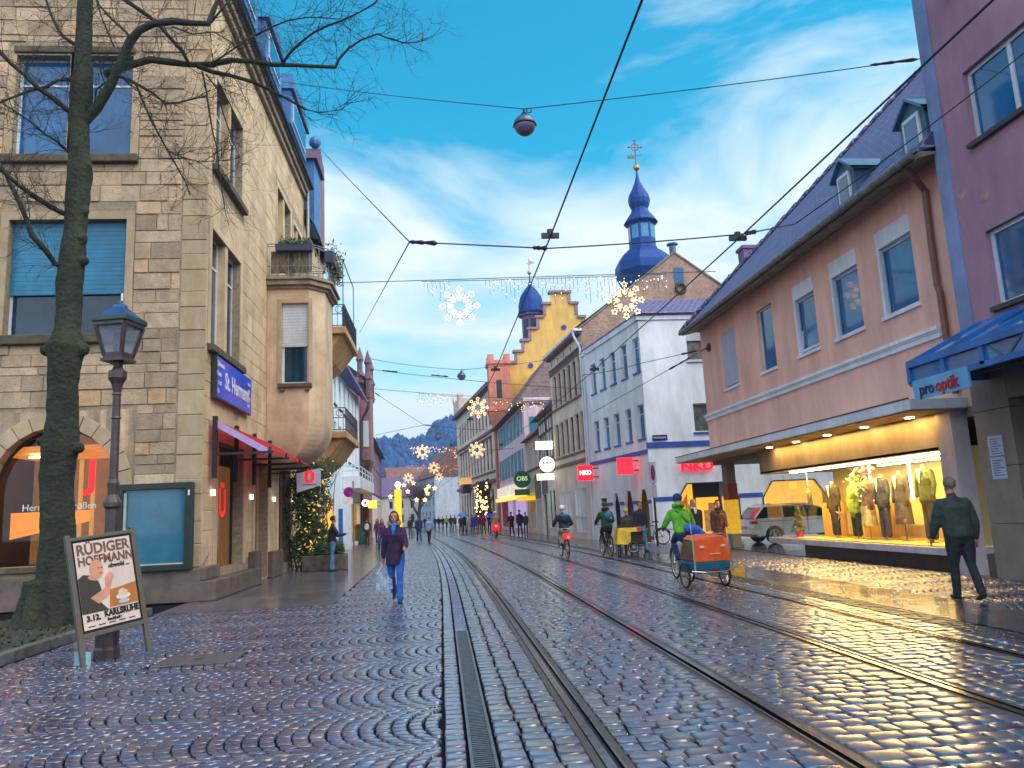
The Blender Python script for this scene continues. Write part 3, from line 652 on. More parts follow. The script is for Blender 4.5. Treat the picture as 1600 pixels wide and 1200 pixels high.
# corbel that curves back to the wall
prev = None
for i in range(15):
    t = i / 14; a = t * pi / 2; k = cos(a) ** .8 if t < 1 else 0; z = 4.9 - 1.5 * sin(a)
    cur = [(XF + (x - XF) * k, (BY0 + BY1) / 2 + (y - (BY0 + BY1) / 2) * (.55 + .45 * k), z) for x, y in bayp]
    if prev:
        for j in range(5): bb.add([prev[j], prev[j+1], cur[j+1], cur[j]], [(0, 1, 2, 3)])
    prev = cur
bay = bb.build('bay', BAYM, LH, smooth=False)
mb = MB(Mb); u0, u1 = bw[0] - XF, bw[1] - XF
mb.box(u0 - .13, u0, 0, .025, bw[2], bw[3] + .14).box(u1, u1 + .13, 0, .025, bw[2], bw[3] + .14).box(u0, u1, 0, .028, bw[3], bw[3] + .14)
mb.build('window_surround', ASH, bay, bevel=.006)
window(LH, Mb, u0, u1, bw[2], bw[3], rec=.16, fw=.07, shutter=.54, sm=SHUTW, sill=False)
MB(Mb).box(u0 - .1, u1 + .1, -.15, .12, bw[2] - .14, bw[2] - .002).box(u0 - .03, u0 + .1, .0, .1, bw[2] - .26, bw[2] - .14).box(u1 - .1, u1 + .03, .0, .1, bw[2] - .26, bw[2] - .14).build('bay_sill', SILL, bay, bevel=.02)
cn = MB()
for e_, z0, z1 in ((.08, 9.2, 9.3), (.2, 9.3, 9.46), (.28, 9.46, 9.54)):
    ext = [(XF, BY0 - e_), (BX - .45 + e_ * .4, BY0 - e_), (BX + e_, BY0 + .5 - e_ * .4), (BX + e_, BY1 - .5 + e_ * .4), (BX - .45 + e_ * .4, BY1 + e_), (XF, BY1 + e_)]
    cn.prism(ext, z0, z1, 'z')
cn.build('bay_cornice', CORN, bay, bevel=.01)
rl = MB(); rp = [(XF, BY0 - .12), (BX - .4, BY0 - .12), (BX + .12, BY0 + .45), (BX + .12, BY1 - .5), (BX - .4, BY1 + .1), (XF, BY1 + .1)]
for z in (9.62, 9.95, 10.62, 10.7):
    for p, q in zip(rp, rp[1:]): rl.tube([(*p, z), (*q, z)], .018, 5)
for p, q in zip(rp, rp[1:]):
    ln = math.dist(p, q); n = max(1, int(ln / .34))
    for i in range(n):
        a = Vector((*p, 0)).lerp(Vector((*q, 0)), i / n); c = Vector((*p, 0)).lerp(Vector((*q, 0)), (i + 1) / n); m_ = (a + c) / 2
        rl.tube([a + Vector((0, 0, 9.54)), a + Vector((0, 0, 10.7))], .013, 5)
        rl.tube([a + Vector((0, 0, 9.62)), m_ + Vector((0, 0, 9.95)), c + Vector((0, 0, 9.62))], .01, 4)
        rl.tube([a + Vector((0, 0, 10.2)), m_ + Vector((0, 0, 9.95)), c + Vector((0, 0, 10.2))], .01, 4)
bal = rl.build('balcony_railing', mat('grey green iron rail', (.22, .25, .27), .5, .2), bay)
MB().box(XF + .1, BX - .35, BY0 + .02, BY0 + .06, 9.75, 10.5).build('railing_cloth', mat('bamboo screen', (.24, .20, .13), .85, .4, 5, wave=(14, .5, 'u'), streak=.3), bay)
MB().box(XF + .3, BX - .3, BY0 - .3, BY0 - .04, 10.42, 10.64).box(BX + .02, BX + .32, BY0 + .3, BY1 - .6, 10.2, 10.6).build('window_box', mat('dark blue planter box', (.03, .035, .09), .5), bay)
LEAFM = lambda name, c, c2: mat(name, c, .6, 0, 3, island=.55, c2=c2)
GRL = LEAFM('balcony greenery', (.12, .16, .03), (.04, .09, .03))
def leaves(mb, n, fn, s=(.03, .07), rd=None):
    rd = rd or random
    for _ in range(n):
        c = Vector(fn()); a = Vector((rd.gauss(0, 1), rd.gauss(0, 1), rd.gauss(0, 1))).normalized(); b = a.orthogonal().normalized(); k = rd.uniform(*s)
        mb.add([c - a * k, c - b * k * .45, c + a * k, c + b * k * .45], [(0, 1, 2, 3)])
    return mb
rd = random.Random(4)
gb = MB(); leaves(gb, 500, lambda: (rd.uniform(XF + .4, BX - .3), BY0 - .17 + rd.gauss(0, .08), 10.66 + abs(rd.gauss(0, .1))), rd=rd)
leaves(gb, 500, lambda: (BX + .2 + rd.gauss(0, .14), rd.uniform(BY0 + .3, BY1 - .4), 10.4 + rd.gauss(0, .25)), (.05, .1), rd=rd)
gb.build('balcony_plants', GRL, bay, fixn=False)
# ================================================================ OTHER BUILDINGS
def house(name, label, A, B, left, H, depth, wm, wins=(), rev=.14, cat='house', group=None, z0=0., extra=(), **kw):
    t = thing(name, (A[0], A[1], 0), label, cat, group); M, Ln = frame(A, B, left)
    mb = MB(M); wall_holes(mb, Ln, z0, H, list(wins) + list(extra), rev, depth); mb.build('wall', wm, t)
    for o in wins: window(t, M, *o, rec=rev - .03, **kw)
    return t, M, Ln
def gable_roof(par, M, L, H, depth, rise, m, over=.4, hip0=0., hip1=0., name='roof'):
    mb = MB(M); r = -depth / 2; k = rise / (depth / 2); e = H - over * k * .6
    a, b = -.2, L + .2
    mb.add([(a, over, e), (b, over, e), (b - hip1, r, H + rise), (a + hip0, r, H + rise), (a, -depth - over, e), (b, -depth - over, e)],
           [(0, 1, 2, 3), (4, 3, 2, 5), (0, 3, 4), (1, 5, 2), (0, 4, 5, 1)])
    return mb.build(name, m, par)
TILEP = brickmat('plum slate tiles', (.10, .07, .26), (.03, .05, .15), (.30, .32, .50), .3, .36, .028, .6, .8)
TILEB = mat('brown plain tiles', (.20, .12, .12), .7, .3, 3, c2=(.08, .05, .06), wave=(2.2, .9, 'v'), bd=.03)
TILER = mat('reddish plain tiles', (.22, .10, .08), .75, .3, 3, wave=(2.2, .9, 'v'), bd=.03)
# ---- orange house
OP = mat('apricot render', (.85, .50, .40), .8, .06, .8, .35, 120, c2=(.76, .45, .38), bd=.004)
OX = 10.6
wy = [(25.9, 27.2), (22.75, 23.9), (20.0, 21.25), (17.7, 19.05), (15.45, 16.8)]
wi = [(y0 - 14, y1 - 14, 5.78, 7.84) for y0, y1 in wy]
oh = thing('apricot_house', (OX, 14, 0), 'apricot rendered house with white window boxes above a lit clothes shop', 'house')
Mo, Lo = frame((OX, 14), (OX, 29.4), True)
mb = MB(Mo); wall_holes(mb, Lo, 3.3, 8.6, wi, .13, 8.6)
mb.build('wall', OP, oh)
LBL = mat('pale blue white paint', (.68, .74, .84), .45, .04)
for k, o in enumerate(wi):
    a, b, c, d = o
    if k == 0: window(oh, Mo, *o, rec=.06, shutter=.97, sm=mat('pale lilac shutter', (.42, .46, .62), .5, .05, wave=(18, .5, 'v')), sillm=LBL, so=.05)
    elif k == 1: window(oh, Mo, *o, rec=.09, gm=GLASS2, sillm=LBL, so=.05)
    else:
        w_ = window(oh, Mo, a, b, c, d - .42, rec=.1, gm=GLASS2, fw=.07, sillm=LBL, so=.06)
        MB(Mo).box(a - .002, b + .002, -.1, .012, d - .42, d).build('shutter_box', LBL, w_)
        MB(Mo).box(b - .09, b, -.09, .006, c, d - .42).build('guide_rail', LBL, w_)
        if k == 2:     # the tilted sash
            T = Mo @ Matrix.Translation((0, -.1, c + .07)) @ Matrix.Rotation(R(7), 4, 'X')
            f = MB(T); W_ = b - a - .1; hh = d - .42 - c - .14
            f.box(a + .05, a + .12, 0, .05, 0, hh).box(b - .16, b - .09, 0, .05, 0, hh).box(a + .12, b - .16, 0, .05, 0, .07).box(a + .12, b - .16, 0, .05, hh - .07, hh)
            f.build('tilted_sash', WFRAME, w_)
MB(Mo).box(.85, Lo + .04, 0, .06, 4.86, 4.98).box(.85, Lo + .05, 0, .09, 4.98, 5.02).build('band', LBL, oh)
MB(Mo).box(.85, Lo + .06, 0, .12, 5.02, 5.1).build('band_moulding', mat('white band', (.75, .78, .82), .5, .05), oh)
# roof, eaves, dormers
EAV = mat('weathered eaves board', (.24, .21, .15), .7, .3, 3, .3)
MB(Mo).add([(-.2, .72, 8.36), (Lo + .1, .72, 8.36), (Lo + .1, -.05, 8.55), (-.2, -.05, 8.55), (-.2, .72, 8.48), (Lo + .1, .72, 8.48), (Lo + .1, -.05, 8.75), (-.2, -.05, 8.75)], [(0, 1, 2, 3), (4, 5, 6, 7), (0, 1, 5, 4), (1, 2, 6, 5), (3, 0, 4, 7)]).build('eaves', EAV, oh)
MB(Mo).tube([(-.1, .8, 8.45), (Lo + .1, .8, 8.45)], .08, 8).build('gutter', mat('dull zinc gutter', (.19, .17, .16), .5, .3, 4, metal=.4), oh)
mb = MB(Mo); rz = 16.9
e0, e1, e2, e3 = (-.2, .76, 8.5), (Lo + .15, .76, 8.5), (Lo + .15, -15.4, 8.5), (-.2, -15.4, 8.5)
r0, r1 = (-.2, -7.3, rz), (9.6, -7.3, rz)
mb.add([e0, e1, e2, e3, r0, r1], [(0, 1, 5, 4), (1, 2, 5), (2, 3, 4, 5), (0, 4, 3)]); rf = mb.build('roof', TILEP, oh)
mb = MB(Mo); n = 22
for i in range(n):
    a = Vector(e1).lerp(Vector(r1), i / n); b = Vector(e1).lerp(Vector(r1), (i + 1) / n); mb.tube([a + Vector((.02, .02, .03)), b + Vector((.02, .02, .07))], [.075, .1], 6)
mb.build('hip_tiles', TILEP, rf)
DZ = mat('zinc dormer cheek', (.06, .16, .26), .5, .2, 3)
for y0 in (13.95, 16.75):
    u = y0 - 14; d = MB(Mo @ Matrix.Translation((0, .05, -.5))); w_ = .85
    d.add([(u, .3, 9.2), (u + w_, .3, 9.2), (u + w_, .3, 10.1), (u, .3, 10.1), (u, -.9, 10.1), (u + w_, -.9, 10.1), (u + w_ / 2, .3, 10.4), (u + w_ / 2, -1.5, 10.4), (u, -.2, 9.2), (u + w_, -.2, 9.2)],
          [(0, 1, 2, 6, 3), (0, 3, 4, 8), (1, 9, 5, 2)]); dm = d.build('dormer', DZ, oh)
    MB(Mo @ Matrix.Translation((0, .05, -.5))).add([(u - .1, .42, 10.0), (u + w_ / 2, .42, 10.42), (u + w_ + .1, .42, 10.0), (u - .1, -1.1, 10.0), (u + w_ / 2, -1.5, 10.42), (u + w_ + .1, -1.1, 10.0), (u - .1, .42, 10.07), (u + w_ / 2, .42, 10.49), (u + w_ + .1, .42, 10.07), (u - .1, -1.1, 10.07), (u + w_ / 2, -1.5, 10.49), (u + w_ + .1, -1.1, 10.07)],
        [(0, 1, 7, 6), (1, 2, 8, 7), (6, 7, 10, 9), (7, 8, 11, 10), (0, 3, 4, 1), (1, 4, 5, 2)]).build('dormer_roof', mat('dormer zinc roof', (.10, .22, .34), .4, .15, 4, metal=.3), dm)
    MB(Mo).box(u + .15, u + .7, .352, .40, 8.78, 9.56).build('dormer_window', WFRAME, dm); MB(Mo).box(u + .22, u + .63, .402, .41, 8.86, 9.48).build('dormer_pane', GLASS2, dm)
pipe = MB(Mo); pipe.tube([(.3, .7, 8.4), (.4, .5, 8.25), (.62, .1, 8.0), (.66, .1, 6.8), (.66, .1, 5.9), (.58, .12, 5.75), (.58, .12, 4.6), (.55, .12, 3.6)], .07, 8).build('downpipe', mat('brown downpipe', (.20, .07, .05), .5, .15), oh)
# canopy over the shop
CAN = mat('canopy soffit', (.60, .42, .14), .6, .1, 2)  # lamp glow on the underside is put into this ochre
cn = thing('shop_canopy', (9.4, 22, 3.3), 'long pale blue canopy slab over the clothes shop with a warm soffit', 'canopy')
MB().prism([(9.35, 14.4), (OX, 14.4), (OX, 30.0), (9.35, 30.0)], 3.28, 3.5, 'z').build('slab', LBL, cn, bevel=.015)
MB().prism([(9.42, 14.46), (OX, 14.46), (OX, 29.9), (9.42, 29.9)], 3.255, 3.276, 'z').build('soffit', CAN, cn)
MB().prism([(9.34, 14.39), (9.36, 14.39), (9.36, 30.02), (9.34, 30.02)], 3.5, 3.53, 'z').build('edge_trim', DARKW, cn)
mb = MB()
for y in (15.6, 17.4, 19.2, 21.0, 22.8): mb.lathe([(.09, 0), (.09, .02)], (10.1, y, 3.232), 12)
mb.build('downlights', LAMP, cn)
# upper lintel / ceiling of the passage and the shop
CR = mat('cream painted concrete', (.30, .25, .18), .7, .15, 1.5)
MB().box(OX + .004, 19, 14.2, 29.3, 3.1, 3.3).box(OX - .28, OX + .15, 15.0, 24.2, 2.5, 3.25).build('ceiling_beam', CR, oh)
MB().box(10.72, 11.05, 28.2, 28.7, 0, 3.1).build('pillar', CR, oh)
MB().box(10.70, 11.07, 28.18, 28.72, 1.75, 2.35).build('pillar_red_band', mat('red band', (.35, .03, .02), .5), oh)
MB().box(10.70, 11.07, 28.18, 28.72, .5, 1.748).build('pillar_yellow_poster', mat('yellow poster', (.75, .42, .02), .5, emit=.25, ecol=(1, .55, .03)), oh)
# shop box: plinth, platform, glass, back walls
sh = thing('clothes_shop_window', (10.3, 19, 0), 'brightly lit clothes shop window with white sill on a dark plinth', 'shop window')
DPL = mat('dark plum plinth', (.035, .02, .028), .5, .3, 4)
MB().prism([(10.55, 15.0), (13.0, 15.0), (13.0, 22.1), (10.55, 22.1)], 0, .36, 'z').build('plinth', DPL, sh)
MB().prism([(10.3, 15.0), (13.2, 15.0), (13.2, 24.0), (10.3, 24.0)], .34, .5, 'z').build('sill_slab', mat('white sill slab', (.48, .46, .55), .5, .1, 3), sh, bevel=.01)
YEL = mat('lamplight yellow floor', (.62, .40, .08), .5, .08, 2, spec=.4); WAL = mat('warm cream back wall', (.60, .48, .20), .7, .05, 2)  # yellow of the lamp light is put into the floor colour
MB().prism([(10.36, 15.06), (13.0, 15.06), (13.0, 22.4), (10.36, 22.4)], .502, .53, 'z').build('shop_floor', YEL, sh)
MB().box(12.3, 12.38, 15.02, 23.3, .53, 2.48).box(10.5, 12.3, 14.92, 15.0, .53, 2.5).build('back_wall', WAL, sh)
MB().box(11.6, 11.65, 19.0, 20.6, .53, 1.45).box(11.3, 11.35, 21.0, 22.3, .53, 1.5).build('back_panel', mat('orange lit panel', (.62, .33, .05), .6, .05), sh)
MB().box(12.294, 12.299, 16.4, 16.43, .53, 2.4).box(12.294, 12.299, 17.8, 17.83, .53, 2.4).build('panel_joint', DARKW, sh)
MB().prism([(10.32, 15.0), (13.0, 15.0), (13.0, 24.2), (10.32, 24.2)], 2.48, 2.56, 'z').build('shop_ceiling', WAL, sh)
TUBE = mat('fluorescent tube', (1, .9, .6), .5, emit=22, ecol=(1, .84, .5))
MB().box(10.52, 10.58, 15.1, 22.5, 2.42, 2.47).build('light_tube', TUBE, sh)
MB().box(11.55, 11.58, 15.3, 19.5, 2.40, 2.43).build('light_tube', TUBE, sh)
for y in (17.2, 18.9): MB().box(10.95, 10.99, y, y + .04, 1.5, 2.46).build('light_tube', mat('white vertical tube', (1, 1, .95), .5, emit=5, ecol=(1, .97, .85)), sh)
MB().add([(10.34, 15.05, .5), (10.34, 24.0, .5), (10.34, 24.0, 2.5), (10.34, 15.05, 2.5)], [(0, 1, 2, 3)]).build('glass_front', CLEAR, sh, fixn=False)
MB().add([(10.34, 24.0, .5), (12.6, 24.0, .5), (12.6, 24.0, 2.5), (10.34, 24.0, 2.5)], [(0, 1, 2, 3)]).build('glass_end', CLEAR, sh, fixn=False)
MB().box(10.26, 10.62, 14.52, 15.0, 0, 3.25).build('corner_column', mat('lilac grey column', (.42, .38, .42), .6, .1, 2), sh)
MB().box(13.0, 20, 14.9, 15.1, 0, 3.1).box(13.1, 13.2, 15.1, 23.6, 0, 3.1).build('inner_wall', mat('dim passage wall', (.18, .14, .09), .8, .2, 2), sh)
al = bpy.data.lights.new('shop tube light', 'AREA'); al.shape = 'RECTANGLE'; al.size = 7.0; al.size_y = .1; al.energy = 330; al.color = (1, .60, .15)
ao = bpy.data.objects.new('shop tube light', al); col.objects.link(ao); ao.matrix_world = Matrix.Translation((10.62, 18.8, 2.4)) @ Matrix.Rotation(R(90), 4, 'Z')
al2 = bpy.data.lights.new('soffit downlights', 'AREA'); al2.shape = 'RECTANGLE'; al2.size = 8.0; al2.size_y = .2; al2.energy = 75; al2.color = (1, .56, .13)
ao = bpy.data.objects.new('soffit downlights', al2); col.objects.link(ao); ao.matrix_world = Matrix.Translation((10.1, 19, 3.22)) @ Matrix.Rotation(R(90), 4, 'Z')
# ---- purple house
PP = mat('mauve render', (.42, .24, .32), .8, .08, .7, .4, 110, c2=(.34, .18, .27), bd=.004)
PX = 10.3
pw = [(1.05, 3.2, 8.15, 9.6), (1.0, 3.2, 4.95, 6.4), (1.05, 3.2, 11.35, 12.9), (5.0, 7.2, 8.15, 9.6), (5.0, 7.2, 4.95, 6.4)]
pw = [(u + .0, v, c, d) for u, v, c, d in pw]
ph = thing('mauve_house', (PX, 13.8, 0), 'tall mauve house with pale blue corner strip at the right edge', 'house')
Mp, Lp = frame((PX, 13.85), (PX, 1.0), False)
mb = MB(Mp); wall_holes(mb, Lp, 4.2, 15, pw, .16, 9); mb.build('wall', PP, ph)
for o in pw:
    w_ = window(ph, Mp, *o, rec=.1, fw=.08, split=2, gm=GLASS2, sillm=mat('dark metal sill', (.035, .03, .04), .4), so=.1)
    if o[2] > 8: MB(Mp).box(o[0] + .1, o[1] - .1, -.14, -.139, o[2] + .08, o[3] - .08).build('curtain', mat('blue grey curtain', (.06, .14, .22), .6, .2, 3, wave=(7, .5, 'u')), w_)
MB(Mp).box(-.02, .36, .0, .03, 4.2, 15).build('corner_strip', mat('pale blue strip', (.20, .27, .50), .6, .1, 1.5), ph)
PEB = mat('faded wall stain', (.46, .30, .30), .8, .25, 6)
rd = random.Random(12)
for u, z in ((.55, 7.35), (1.15, 7.05)):
    P = [(u + (.13 + rd.uniform(-.02, .03)) * cos(2 * pi * i / 14), z + (.10 + rd.uniform(-.02, .03)) * sin(2 * pi * i / 14)) for i in range(14)]; MB(Mp).prism(P, .001, .004).build('faded_patch', PEB, ph)
CLAD = mat('beige stone cladding', (.26, .22, .19), .6, .1, 2, .2, 60)
mb = MB(Mp)
for u0, u1, z0, z1 in ((.0, .95, 0, 1.0), (.0, .95, 1.01, 2.05), (.0, .95, 2.06, 3.1), (0, .95, 3.11, 4.19), (.96, 2.2, 3.25, 4.19), (2.21, 3.5, 3.25, 4.19), (3.51, 6, 3.25, 4.19)): mb.box(u0, u1, -.3, .02, z0, z1)
mb.build('stone_cladding', CLAD, ph, bevel=.004)
BR = mat('rust brown panels', (.30, .13, .035), .6, .2, 3, .2, 60)
mb = MB(Mp)
for i in range(3):
    for j in range(3): mb.box(1.3 + i * 1.42, 1.3 + i * 1.42 + 1.40, -.72, -.66, .12 + j * .93, .12 + j * .93 + .91)
mb.build('entrance_panels', BR, ph); MB(Mp).box(.95, 6, -.8, -.73, 0, 3.25).box(.95, .97, -.73, -.3, 0, 3.25).box(.95, 6, -.72, -.3, 2.92, 3.25).build('entrance_recess', DKI, ph)
MB(Mp).box(.95, 6, -.66, .05, 0, .1).build('threshold', SILL, ph)
MB(Mp).box(7, 12.8, -.5, 0, 0, 4.2).build('ground_floor_wall', CLAD, ph)
pap = thing('paper_notices', (PX - .05, 13.4, 1.9), 'two printed paper notices taped to the stone pilaster by the entrance', 'notice')
NB = mat('pale blue notice paper', (.45, .55, .80), .6, .08)
mb = MB(Mp)
for z0, z1 in ((1.82, 2.22), (2.25, 2.62)):
    nb = MB(Mp).box(.28, .66, .022, .03, z0, z1).build('notice', NB, pap)
    tl = MB(Mp)
    for i in range(7): tl.box(.33, .33 + (.2 if i % 3 else .28), .031, .033, z1 - .07 - i * .045, z1 - .055 - i * .045)
    tl.build('printed_lines', mat('grey print', (.12, .12, .2), .7), nb)
# glass canopy of the optician
gc = thing('glass_canopy', (9.4, 11.5, 3.7), 'blue steel and glass canopy projecting from the mauve house', 'canopy')
BLS = mat('blue painted steel', (.02, .16, .52), .35, .15, 4); CYG = mat('cyan tinted glass', (.015, .20, .50), .08, .2, 2, coat=.7)
TEAL = mat('teal grey steel', (.09, .17, .17), .4, .15, 4)
CX0, CX1, CY0, CY1 = 8.75, 10.28, 13.3, 6.5
zt, zb = 4.72, 3.98
mb = MB(); n = 7
for i in range(n + 1):
    y = CY0 + (CY1 - CY0) * i / n
    mb.bar((CX0, y, zb), (CX1, y, zt), .12, .15); mb.bar((CX0, y, zb), (CX0, y, 3.62), .10)
mb.bar((CX0, CY0, zb), (CX0, CY1, zb), .15, .13).bar((CX0, CY0, 3.62), (CX0, CY1, 3.62), .10).bar((CX1, CY0, zt), (CX1, CY1, zt), .1)
mb.build('frame', BLS, gc)
mb = MB()
for i in range(n):
    a = CY0 + (CY1 - CY0) * i / n - .05; b = CY0 + (CY1 - CY0) * (i + 1) / n + .05
    mb.add([(CX0 + .04, a, zb + .05), (CX1, a, zt + .05), (CX1, b, zt + .05), (CX0 + .04, b, zb + .05)], [(0, 1, 2, 3)])
mb.build('roof_glass', CYG, gc, fixn=False)
MB().add([(CX0, CY0, 3.66), (CX0, CY1, 3.66), (CX0, CY1, 3.93), (CX0, CY0, 3.93)], [(0, 1, 2, 3)]).add([(CX0, CY0, 3.66), (CX1, CY0, 3.66), (CX1, CY0, zt - .03), (CX0, CY0, 3.93)], [(0, 1, 2, 3)]).build('side_glass', CYG, gc, fixn=False)
mb = MB()
for i in range(n): 
    a = CY0 + (CY1 - CY0) * i / n; b = CY0 + (CY1 - CY0) * (i + 1) / n; m_ = (a + b) / 2
    if i > 1: mb.bar((CX0, a, zb), (CX0, m_, 3.62), .035).bar((CX0, m_, 3.62), (CX0, b, zb), .035)
mb.bar((9.6, CY0, 3.7), (9.6, CY1, 3.7), .05).bar((9.6, CY0, 4.2), (9.6, CY1, 4.2), .05)
mb.build('truss', TEAL, gc)
sg = MB().box(CX0 - .06, CX0 - .02, 11.7, 13.2, 3.3, 3.66).build('sign_panel', mat('light blue sign panel', (.12, .42, .75), .35, .05), gc)
text('pro', 'lettering', mat('navy lettering', (.01, .02, .07), .4), sg, facing((CX0 - .07, 12.8, 3.46), -1, 0), .30, .006, .006, sx_=.95)
text('optik', 'lettering', mat('dark red lettering', (.45, .01, .015), .4), sg, facing((CX0 - .07, 12.25, 3.46), -1, 0), .30, .006, .009, sx_=.95)
# ---- white corner house
WH = mat('cool white render', (.78, .86, .94), .75, .04, .8, .25, 100, bd=.003)
BLU = mat('blue painted band', (.02, .09, .42), .5, .12, 3)
WA, WB = (9.52, 34.63), (8.4, 42.8)
uw = [(.12, .9), (1.68, 2.46), (3.27, 4.05), (4.82, 5.6), (6.35, 7.13)]
ww = [(a, b, 7.95, 9.6) for a, b in uw] + [(a, b, 4.8, 6.4) for a, b in uw]
wah = [(.35, 1.55, 0.02, 2.45), (2.2, 3.35, 0.02, 2.45), (4.0, 5.0, .02, 2.4), (5.9, 6.9, .02, 2.2)]
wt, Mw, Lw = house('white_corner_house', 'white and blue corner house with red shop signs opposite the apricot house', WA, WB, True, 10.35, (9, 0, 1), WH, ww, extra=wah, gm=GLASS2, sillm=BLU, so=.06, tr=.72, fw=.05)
OPQ = mat('teal door glass', (.03, .12, .2), .2, .3, 2); 
for k, o in enumerate(wah):
    a, b, c, d = o
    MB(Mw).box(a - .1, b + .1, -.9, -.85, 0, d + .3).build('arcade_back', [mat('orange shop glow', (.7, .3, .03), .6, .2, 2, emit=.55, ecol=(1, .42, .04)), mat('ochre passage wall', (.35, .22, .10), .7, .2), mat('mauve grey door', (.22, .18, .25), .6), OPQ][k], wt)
    if k < 3:     # cut corners of the octagonal heads
        for s in (0, 1):
            x = a if s == 0 else b; q = .28 if s == 0 else -.28
            MB(Mw).prism([(x, d - .75), (x + q, d), (x, d)], -.13, .001).build('arch_corner', WH, wt)
MB(Mw).box(-.03, Lw, 0, .05, 4.05, 4.25).build('blue_band', BLU, wt)
mb = MB(Mw)
for a, b in ((0, .35), (1.55, 2.2), (3.35, 4.0), (5.0, 5.9)): mb.box(a, b, 0, .02, 1.78, 1.95)
mb.build('blue_stripe', BLU, wt)
MB(Mw).box(-.1, Lw + .1, -.3, .08, 10.35, 10.62).build('parapet', WH, wt); MB(Mw).box(-.12, Lw + .12, -.3, .1, 10.62, 10.7).build('parapet_trim', BLU, wt)
Mq, Lq = frame((9.52, 34.6), (24, 34.6), False)
qo = [(2.25, 4.0, 8.35, 10.0), (2.3, 4.1, 4.95, 6.3), (1.2, 4.1, .25, 2.6), (5.25, 8.3, .6, 2.55), (6.6, 8.2, 8.35, 9.9)]
mb = MB(Mq); wall_holes(mb, Lq, 0, 10.35, qo, .16); mb.build('side_wall', WH, wt)
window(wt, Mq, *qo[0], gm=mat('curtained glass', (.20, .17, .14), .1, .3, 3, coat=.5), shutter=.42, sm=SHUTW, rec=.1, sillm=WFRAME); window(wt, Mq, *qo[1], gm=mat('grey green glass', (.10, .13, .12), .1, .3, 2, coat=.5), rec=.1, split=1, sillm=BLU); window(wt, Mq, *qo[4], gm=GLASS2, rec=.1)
MB(Mq).box(-.05, Lq, 0, .05, 4.3, 4.55).build('side_blue_band', BLU, wt)
mb = MB(Mq); 
for a, b in ((.1, 1.2), (4.1, 5.25), (8.3, 10)): mb.box(a, b, 0, .02, 1.85, 2.05)
mb.build('side_blue_stripe', BLU, wt)
MB(Mq).box(-.1, Lq, -.3, .08, 10.35, 10.55).build('side_parapet', WH, wt); MB(Mq).box(-.1, Lq, -.3, .12, 10.55, 10.66).build('side_trim', BLU, wt)
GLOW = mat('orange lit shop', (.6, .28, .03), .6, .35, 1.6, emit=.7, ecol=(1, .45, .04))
for o in qo[2:4]:
    a, b, c, d = o
    MB(Mq).box(a - .1, b + .1, -.62, -.6, c, d + .1).build('shop_glow', GLOW, wt)
    for s in (0, 1):
        x = a if s == 0 else b; q = .5 if s == 0 else -.5
        MB(Mq).prism([(x, d - .75), (x + q, d), (x, d)], -.155, .001).build('arch_corner', WH, wt)
    g = MB(Mq); g.add([(a, -.12, c), (b, -.12, c), (b, -.12, d), (a, -.12, d)], [(0, 1, 2, 3)]); g.build('shop_pane', CLEAR, wt, fixn=False)
    mb = MB(Mq); P = [(a, c), (a, d - .75), (a + .5, d), (b - .5, d), (b, d - .75), (b, c)]
    for p, q in zip(P, P[1:]): mb.bar((p[0], .0, p[1]), (q[0], .0, q[1]), .06)
    mb.build('shop_frame', DARKW, wt)
MB(Mq).box(2.1, 3.6, -.5, -.4, 1.95, 2.6).box(2.1, 2.2, -.5, -.4, .25, 1.95).box(3.3, 3.45, -.5, -.4, .25, 1.95).build('door_frame', DARKW, wt)
mb = MB(Mq); rd = random.Random(8)
for i in range(16): x = rd.uniform(1.3, 8.0); mb.box(x, x + rd.uniform(.08, .3), -.55, -.45, rd.uniform(.3, 1.2), rd.uniform(1.2, 1.9))
mb.build('displayed_goods', mat('displayed goods', (.5, .25, .08), .7, .4, 5, island=.6, emit=.1, ecol=(1, .4, .1)), wt)
MB(Mq).add([(-.6, .3, 10.68), (Lq, .3, 10.68), (Lq, -6, 13.0), (1.5, -6, 13.0)], [(0, 1, 2, 3)]).build('roof', TILEP, wt)
MB(Mw).tube([(Lw - .1, .08, 10.2), (Lw - .1, .08, 0)], .055, 8).build('downpipe', LBL, wt)
sn = tag(MB(Mq).box(.25, .95, .05, .07, 4.62, 4.88).build('street_name_sign', mat('navy enamel', (.01, .02, .14), .3)), 'small navy street name plate on the white corner house', 'street sign')
sn.data.materials  # enamel plate
text('PFINZTALSTR.', 'lettering', WHT, sn, facing((10.12, 34.6 - .075, 4.75), 0, -1), .11, .002, .002, sx_=.9)
# red shop signs
REDB = mat('lit red sign', (.65, .005, .02), .35, .03, emit=.9, ecol=(1, .01, .03)); WLT = mat('white lit letters', (.9, .9, .9), .4, emit=.9, ecol=(1, 1, 1))
def boxsign(name, c, w_, h, d, m, label, txt=None, tm=None, ts=.3, nrm=(0, -1), rz=0, cat='sign', **kw):
    t = thing(name, c, label, cat, kw.get('group')); T = Matrix.Translation(c) @ Matrix.Rotation(rz, 4, 'Z')
    b = MB(T).box(-w_ / 2, w_ / 2, -d / 2, d / 2, -h / 2, h / 2).build('sign_box', m, t, bevel=.01)
    MB(T).box(w_ / 2, w_ / 2 + kw.get('arm', .3), -.02, .02, h * .25, h * .32).box(w_ / 2, w_ / 2 + kw.get('arm', .3), -.02, .02, -h * .32, -h * .25).build('bracket', IRON, t)
    if txt: text(txt, 'lettering', tm or WHT, b, T @ facing((0, -d / 2 - .004, kw.get('tz', 0)), 0, -1), ts, .003, kw.get('bold', .01), sx_=kw.get('sx', 1))
    return t
